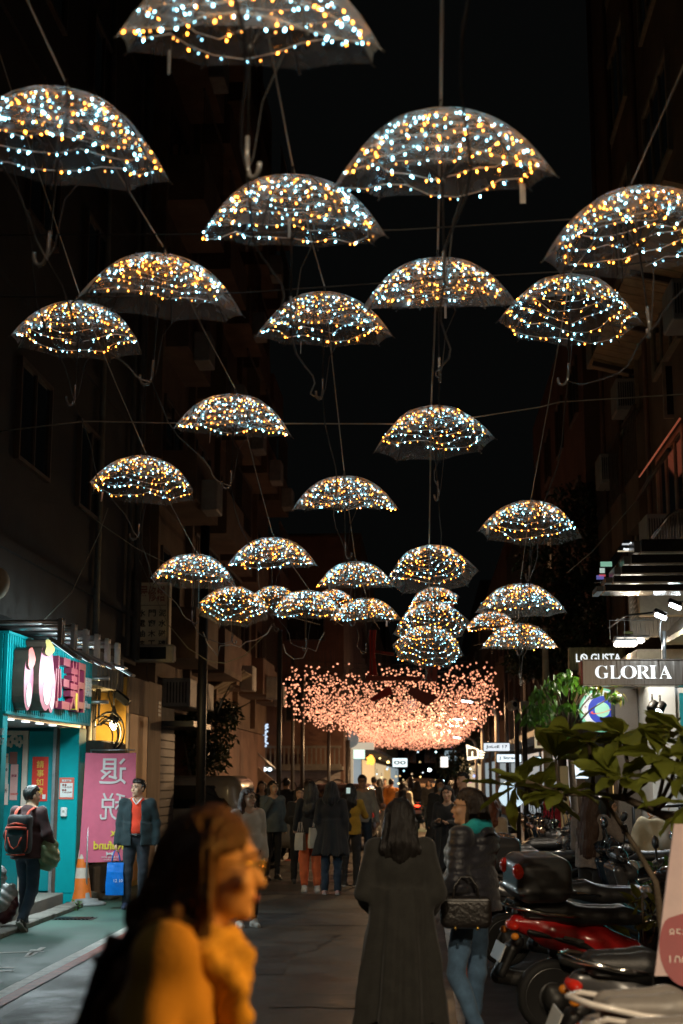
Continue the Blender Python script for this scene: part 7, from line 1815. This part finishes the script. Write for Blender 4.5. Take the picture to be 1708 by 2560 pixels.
# cars
M_glassc = mat('car_glass',(.01,.012,.012),.06,var=.05,spec=.9)
def car(label, x, y, rz, paint, scale=1.0, van=False, lit=False):
    t = bpy.data.objects.new('parked_car', None); COL.objects.link(t); t.location = (x,y,0); t.rotation_euler = (0,0,R(rz)); t.scale = (scale,)*3
    tag(t, label, 'car')
    S = SDF(); rf = 1.62 if van else 1.45
    S.box((0,0,.62), (2.15,.86,.30), None, .18, .05); S.box((-.25 if not van else -.45,0,1.05), (1.45 if not van else 1.55,.74,.42 if not van else .52), None, .24, .10)
    S.cap((1.35,-.55,.88),(.75,-.5,1.15),.10,.10,.25); S.cap((1.35,.55,.88),(.75,.5,1.15),.10,.10,.25)
    for wx in (-1.35,1.38):
        for s in (-1,1): S.cap((wx,s*.7,.33),(wx,s*1.0,.33),.37,.37,.02,True)
    link('body', S.mesh('body', paint, .04), t)
    zt = 1.42 if not van else 1.50
    g = MB()
    g.add([(1.16,-.62,.98),(1.16,.62,.98),(.86,.55,zt-.04),(.86,-.55,zt-.04)],[(0,1,2,3)]); g.v = [(a+.10,b,c+.02) for a,b,c in g.v]; g.build('windscreen', M_glassc, t, world=False)
    for s in (-1,1):
        g = MB(); g.add([(.95,s*.765,1.0),(-1.5,s*.765,1.0),(-1.35,s*.735,zt-.1),(.62,s*.735,zt-.1)],[(0,1,2,3) if s < 0 else (3,2,1,0)]); g.build('side_window', M_glassc, t, world=False)
        g = MB(); g.box((.92,s*.92,1.0),(.10,.16,.12),None,0,.03); g.build('wing_mirror', paint, t, world=False)
        g = MB(); g.ell((2.1,s*.62,.72),(.08,.18,.09),None,0,12,6); g.build('headlight', M_head_l, t, world=False)
        g = MB(); g.ell((-2.12,s*.68,.85),(.05,.12,.12),None,0,12,6); g.build('tail_lamp', glow('car_tail',(1,.06,.02),1.2) if lit else M_tail, t, world=False)
    g = MB(); xr = -1.78 if not van else -2.06; g.add([(xr,-.6,1.02),(xr,.6,1.02),(xr+.10,.52,zt-.08),(xr+.10,-.52,zt-.08)],[(3,2,1,0)]); g.build('rear_window', M_glassc, t, world=False)
    for wx in (-1.35,1.38):
        for s in (-1,1):
            w = bpy.data.objects.new('wheel', None); COL.objects.link(w); w.parent = t; w.location = (wx,s*.76,.32); w.scale = (1.3,2.0,1.3); link('tyre', TY, w); link('rim', RM, w)
    return t
car('beige car nosing out of the driveway behind the black utility pole', gx(585,29)-.95, 29.3, -4, mat('beige_car_paint',(.30,.25,.19),.3,var=.05,coat=.5), 1.12, True)
car('dark car with pink reflections on its roof behind the black clad group', gx(852,34.5), 36.5, 90, mat('dark_car_paint',(.03,.02,.02),.2,var=.05,coat=.8), 1.0, True)
car('distant dark car facing away past the ridden scooter', gx(1062,58), 58, 90, mat('brown_car_paint',(.09,.06,.04),.25,var=.05,coat=.6), 1.0, False, True)
car('far pale car waiting at the end of the street', gx(1052,75), 75, 90, mat('tan_car_paint',(.3,.22,.15),.3,var=.05,coat=.5), 1.05, True, True)
# ================================================================== PLANTS
def leaf_mat(name, c, tr=.35):
    if name in MATS: return MATS[name]
    m = mat(name, c, .38, var=.25, scale=5, spec=.5)
    nt = m.node_tree; b = nt.nodes['Principled BSDF']; out = [n for n in nt.nodes if n.type == 'OUTPUT_MATERIAL'][0]
    t = nt.nodes.new('ShaderNodeBsdfTranslucent'); t.inputs['Color'].default_value = (c[0]*1.6, c[1]*1.5, c[2]*.8, 1)
    mx = nt.nodes.new('ShaderNodeMixShader'); mx.inputs['Fac'].default_value = tr
    nt.links.new(b.outputs[0], mx.inputs[1]); nt.links.new(t.outputs[0], mx.inputs[2]); nt.links.new(mx.outputs[0], out.inputs['Surface'])
    return m
M_fr = leaf_mat('frangipani_leaf', (.165,.19,.03)); M_fi = leaf_mat('ficus_leaf', (.045,.13,.02)); M_fi2 = leaf_mat('ficus_leaf_yellowish', (.13,.13,.02)); M_bark = mat('grey_bark',(.11,.085,.06),.85,var=.3,scale=8,bump=.5,bscale=30); M_fbark = mat('frangipani_bark',(.10,.075,.05),.8,var=.3,scale=10,bump=.4,bscale=40)
def leaf_mesh(L, W, droop, fold, m, tip=.62, name='leaf', nu=10):
    prof = lambda t: (math.sin(math.pi*min(1, t**(1.25)))**.75)*(1 if t < .99 else .2) if tip > .6 else math.sin(math.pi*t**.75)**.9*(1-t*.15)
    def fn(u, v):
        s = (v-.5)*2; w = W/2*max(.02, prof(u)) if 0 < u < 1 else W*.012
        x = L*u; z = -droop*L*u*u+abs(s)*w*fold+.008*math.sin(u*16)*abs(s)
        return (x, s*w, z)
    g = MB(); g.grid(fn, nu, 4)
    o = len(g.v); n1 = len(g.f)
    g.tube([fn(u, .5) for u in (0,.3,.6,.95)], [.004*L/.28,.003*L/.28,.002*L/.28,.001], 4)
    return g.mesh(name, m)
FRL = [leaf_mesh(.32,.135,.18,.25,M_fr), leaf_mesh(.28,.125,.38,.18,M_fr), leaf_mesh(.34,.14,.05,.32,M_fr)]
def orient(d, roll):
    d = d.normalized(); q = d.to_track_quat('X', 'Z').to_matrix(); return (q @ Matrix.Rotation(roll, 3, 'X')).to_euler()
FY = 8.7
def whorl(root, c, n, tilt, rnd, sc=1.0, axis=Vector((0,0,1))):
    a0 = rnd.uniform(0,6.28)
    ax = axis.normalized(); e1 = ax.orthogonal().normalized(); e2 = ax.cross(e1)
    for i in range(n):
        th = a0+i*2.4+rnd.uniform(-.2,.2); el = R(tilt+rnd.uniform(-24,24)); 
        d = (e1*math.cos(th)+e2*math.sin(th))*math.cos(el)+ax*math.sin(el)
        o = link('leaf', rnd.choice(FRL), root); o.location = c+d*.012-WORLD[root.name]; o.rotation_euler = orient(d, rnd.uniform(-.5,.5)); k = sc*rnd.uniform(.75,1.08); o.scale = (k,k,k)
rf = random.Random(77)
ft = thing('frangipani_tree', 'frangipani with large blunt olive green leaves in whorls over the scooters', 'tree', Vector((P(1690,2300,FY).x, FY, 0)))
base = Vector((P(1650,2250,FY).x, FY, .0))
tips = [(1470,1855,7.7,10),(1558,1838,7.5,11),(1645,1890,7.3,11),(1345,1975,7.8,10),(1555,1945,7.3,12),(1405,1985,7.5,9),(1715,1835,7.4,8),(1660,1850,7.9,7),(1715,1925,7.2,8),(1290,1965,8.1,6),(1390,1900,8.0,8),(1725,2010,7.1,8)]
hub = P(1640,2030,FY); hub2 = P(1560,1995,FY); hub3 = P(1640,2205,FY)
g = MB(); g.tube([base, hub3+Vector((.03,0,-.3)), hub3, P(1590,2120,FY), P(1545,2050,FY), P(1500,1985,FY)], [.03,.028,.018,.015,.013,.010], 8); g.build('trunk', M_fbark, ft)
g = MB(); g.tube([P(1800,2140,FY), P(1708,2062,FY), hub, hub2, P(1480,1985,FY), P(1400,1985,FY), P(1320,1955,FY)], [.035,.028,.024,.02,.017,.014,.012], 8); g.build('limb', M_fbark, ft)
for u, v, y, n in tips:
    c = P(u, v, y+1.1); near = min((hub, hub2, P(1480,1985,FY), P(1400,1985,FY), P(1320,1955,FY), P(1708,2062,FY)), key=lambda q: (q-c).length)
    mid = near.lerp(c, .5)+Vector((rf.uniform(-.03,.03),0,-.03))
    g = MB(); g.tube([near, mid, c], [.014,.012,.011], 7); g.build('branch', M_fbark, ft)
    whorl(ft, c, n, 12, rf, 1.0, (c-mid+Vector((0,0,.15))))
pot = thing('planter', 'dark planter pot at the foot of the frangipani', 'planter', base); g = MB(); g.lathe([(.17,0),(.2,.3),(.215,.32),(.215,.35),(.18,.35)], 18, None, base); g.build('pot', M_concd, pot)
# ficus lit by the flood panels
FIL = [leaf_mesh(.13,.058,.35,.2,M_fi,.5,nu=5), leaf_mesh(.12,.055,.6,.15,M_fi,.5,nu=5), leaf_mesh(.11,.05,.3,.2,M_fi2,.5,nu=5)]
fc = P(1425,1765,19.5)
fi = thing('ficus_tree', 'small bright green leafy street tree lit from above beside the steel letter sign', 'tree', Vector((P(1432,1940,20).x, 20, 0)))
b0 = Vector(fi.location)
g = MB(); g.tube([b0, b0+Vector((.02,0,1.2)), P(1425,1860,20), P(1400,1790,20)], [.06,.05,.04,.03], 8); g.build('trunk', M_bark, fi)
cl = []
for u, v, w in [(1425,1690,40),(1385,1705,40),(1350,1730,38),(1500,1715,36),(1540,1735,22),(1375,1760,48),(1350,1785,44),(1395,1810,42),(1330,1760,32),(1425,1760,34),(1380,1830,34),(1420,1850,30),(1320,1790,22),(1462,1712,34)]:
    cl.append((u, v, w))
    c = P(u, v, 19.8+rf.uniform(-.3,.3)); g = MB(); g.tube([P(1415,1840,20), P((u+1415)/2,(v+1830)/2,20)+Vector((0,0,.05)), c], [.018,.011,.005], 5); g.build('branch', M_bark, fi)
ne = 0
for k in range(430):
    u, v, w = rf.choice(cl); rr_ = abs(rf.gauss(0,.55)); a = rf.uniform(0,6.28)
    p = P(u+w*rr_*math.cos(a), v+w*.6*rr_*math.sin(a), 19.7+rf.uniform(-.45,.35))
    d = Vector((rf.gauss(0,.6), rf.gauss(0,.4)-.2, rf.uniform(-1.2,-.1)))
    yellow = u > 1480
    me = FIL[2] if (yellow and rf.random() < .75) else rf.choice(FIL[:2])
    if k < 290:
        o = link('leaf', me, fi); o.location = p-WORLD[fi.name]; o.rotation_euler = orient(d, rf.uniform(-.8,.8)); s = rf.uniform(.75,1.35); o.scale = (s,)*3
    else:
        if k == 290: gl = MB(); LV = [v_.co.copy() for v_ in FIL[0].vertices]; LF = [tuple(q.vertices) for q in FIL[0].polygons]
        Mr = orient(d, rf.uniform(-.8,.8)).to_matrix(); s = rf.uniform(.8,1.3); gl.add([Mr @ (q*s)+p for q in LV], LF, 0, True)
gl.build('leaves', M_fi, fi, kind='stuff')
# dark background trees
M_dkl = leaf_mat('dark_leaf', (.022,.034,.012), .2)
def darktree(label, c0, crown, n, size, seed, trunk=.1):
    rr = random.Random(seed); t = thing('street_tree', label, 'tree', c0, group='dark trees along the street')
    cz = sum(c[0].z for c in crown)/len(crown)
    g = MB(); g.tube([c0, c0+Vector((.05,0,cz*.35)), Vector((crown[0][0].x, crown[0][0].y, cz*.8))], [trunk,trunk*.8,trunk*.5], 8)
    for c, r in crown: g.tube([c0+Vector((.05,0,cz*.4)), (c0+c)/2+Vector((0,0,cz*.2)), c], [trunk*.5,trunk*.35,trunk*.15], 5)
    g.build('trunk', M_bark, t)
    g = MB(); LV = [(0,0,0),(size*.5,size*.22,-.02),(size,0,-.06),(size*.5,-size*.22,-.02)]
    for k in range(n):
        c, r = rr.choice(crown); q = Vector((rr.gauss(0,1), rr.gauss(0,1), rr.gauss(0,1))); q = q.normalized()*r*(rr.random()**.4); q.z *= .8
        d = Vector((rr.gauss(0,1), rr.gauss(0,1), rr.uniform(-1,.3))); Mr = orient(d, rr.uniform(-1,1)).to_matrix()
        g.add([Mr @ Vector(a)+c+q for a in LV], [(0,1,2,3)], 0)
    g.build('crown', M_dkl, t, kind='stuff')
def blobs(pts): return [(P(u, v, y), r) for u, v, y, r in pts]
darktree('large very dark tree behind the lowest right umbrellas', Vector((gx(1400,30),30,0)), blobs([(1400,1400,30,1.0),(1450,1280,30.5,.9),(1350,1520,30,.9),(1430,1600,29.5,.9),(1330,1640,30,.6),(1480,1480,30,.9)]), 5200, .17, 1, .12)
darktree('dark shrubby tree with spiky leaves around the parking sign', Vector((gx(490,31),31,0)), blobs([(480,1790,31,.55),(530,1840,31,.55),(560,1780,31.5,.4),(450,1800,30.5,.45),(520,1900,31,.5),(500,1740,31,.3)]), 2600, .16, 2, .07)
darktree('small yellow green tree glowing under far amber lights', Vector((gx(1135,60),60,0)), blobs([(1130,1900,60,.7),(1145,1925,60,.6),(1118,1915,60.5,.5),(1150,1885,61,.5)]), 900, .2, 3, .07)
g = MB(); t = thing('banana_fronds', 'broad upright dark leaf blades behind the utility pole', 'plant', P(545,1740,30))
for i, (u, v, a) in enumerate([(530,1790,60),(545,1790,75),(515,1795,110),(560,1800,40)]):
    p = P(u, v, 30); me = leaf_mesh(.75,.16,.15,.3,M_dkl,.5,'leaf'); o = link('leaf', me, t); o.location = p-Vector(t.location); o.rotation_euler = orient(Vector((math.cos(R(a)),-.1,math.sin(R(a)))), .3)
# weeds and small shop plants near the scooters
rw = random.Random(8)
for j, (u, v, y, n, lab) in enumerate([(1655,2185,13,26,'low green plant at the foot of the white shop wall'),(1605,2260,10.5,22,'yellow green plant among the scooters by the price board'),(195,2258,19.2,14,'tiny green weed at the foot of the teal pillar')]):
    c = P(u, v, y); t = thing('small_plant', lab, 'plant', Vector((c.x,y,max(0,c.z-.3)))); b = Vector(t.location)
    sc = .35 if j == 2 else 1.0
    for i in range(n):
        d = Vector((rw.gauss(0,.5), rw.gauss(0,.4), rw.uniform(.1,1)))
        o = link('leaf', FIL[2] if j == 1 else FIL[0], t); o.location = Vector((rw.gauss(0,.06), rw.gauss(0,.06), rw.uniform(.02,.35)))*sc; o.rotation_euler = orient(d, rw.uniform(-.8,.8)); o.scale = (sc*rw.uniform(1,1.8),)*3
    g = MB()
    for i in range(4): g.tube([b, b+Vector((rw.gauss(0,.05),rw.gauss(0,.05),.38))*sc], .005, 4)
    g.build('stem', M_bark, t)
# slim trunk wrapped by cable lights on the right
p = P(1362,1570,25.5); t = thing('pale_post', 'pale weathered post standing inside the lit green tree', 'post', (p.x,25.5,0)); g = MB(); g.tube([(p.x,25.5,0),(p.x,25.5,2.0),(p.x,25.5,p.z)], [.09,.085,.05], 10); g.build('shaft', mat('pale_post',(.36,.29,.2),.7,var=.3,scale=6), t)

# ================================================================== ADDED LAMPS BESIDE THE CAMERA, OUT OF VIEW (assumed sources with made-up fittings)
M_warmf = glow('added_lantern_glow', (1,.56,.16), 14)
def lantern(label, p, wall, energy, col, to, spot=None):  # added fitting out of view, carrying an aimed light
    p = Vector(p); t = thing('shop_lantern', label, 'lantern', p)
    g = MB(); g.lathe([(.015,.2),(.05,.19),(.11,.10),(.12,.08)], 12, None, p); g.build('shade', M_black, t)
    g = MB(); g.ell(p+Vector((0,0,.07)), (.05,.05,.06)); g.build('bulb', M_warmf, t)
    w = Vector(wall); g = MB(); g.tube([w, w.lerp(p, .4)+Vector((0,0,.3)), p+Vector((0,0,.3)), p+Vector((0,0,.2))], .012, 6); g.build('arm', M_black, t)
    lamp('POINT' if not spot else 'SPOT', p+Vector((0,0,-.02)), energy, col, .16, to, spot, .7, t)
lantern('assumed warm lantern, unseen, on the right-hand shop wall beside the camera', (1.35,3.25,2.1), (3.9,3.6,2.6), 72, (1,.46,.08), (-.3,3.25,1.4), 84)  # assumed source of the orange light on the passing woman's face
lantern('added second warm lantern, unseen, on the right-hand shop wall above the near scooters', (2.4,4.6,2.9), (3.9,4.8,2.9), 80, (1,.76,.50), (1.5,7.6,1.0), 110)  # added out of view to brighten the frangipani leaves and near scooters
lantern('assumed warm lantern, unseen, on the left-hand wall opposite the quilted jacket woman', (-3.7,9.3,2.6), (-4.9,9.3,2.9), 52, (1,.55,.15), (.3,9.7,1.60), 14)  # assumed source, narrow beam aimed at the quilted jacket woman's face
t = thing('street_lamp', 'added unseen street lamp on a tall post beside the camera', 'street lamp', (-4.5,.6,0))  # added out of view; its spot brightens road, scooters and walkers' backs
g = MB(); g.tube([(-4.5,.6,0),(-4.5,.6,5.6),(-4.2,.6,5.95),(-.6,.7,6.05)], [.08,.06,.05,.04], 8); g.build('post', MATS['grey_lamp_post'], t)
g = MB(); g.box((-.35,.72,6.02),(.5,.22,.08),None,0,.02); hd = g.build('lamp_head', M_head, t); g = MB(); g.box((-.35,.72,5.97),(.4,.17,.02)); g.build('lit_face', MATS['street_lamp_face'], hd)
lamp('SPOT', (-.35,.75,5.93), 720, (1,.80,.54), .16, (1.5,10.3,.2), 62, .9, t)
T = thing('right_shop_front', 'plain shop front wall beside the camera on the right', 'building', (3.9,4,0))
g = MB(); g.boxb((3.9,-3,0),(8,15.5,4.28)); g.build('wall', M_wallbrown, T)
T = thing('left_shop_front', 'plain shop front wall beside the camera on the left', 'building', (-4.9,4,0))
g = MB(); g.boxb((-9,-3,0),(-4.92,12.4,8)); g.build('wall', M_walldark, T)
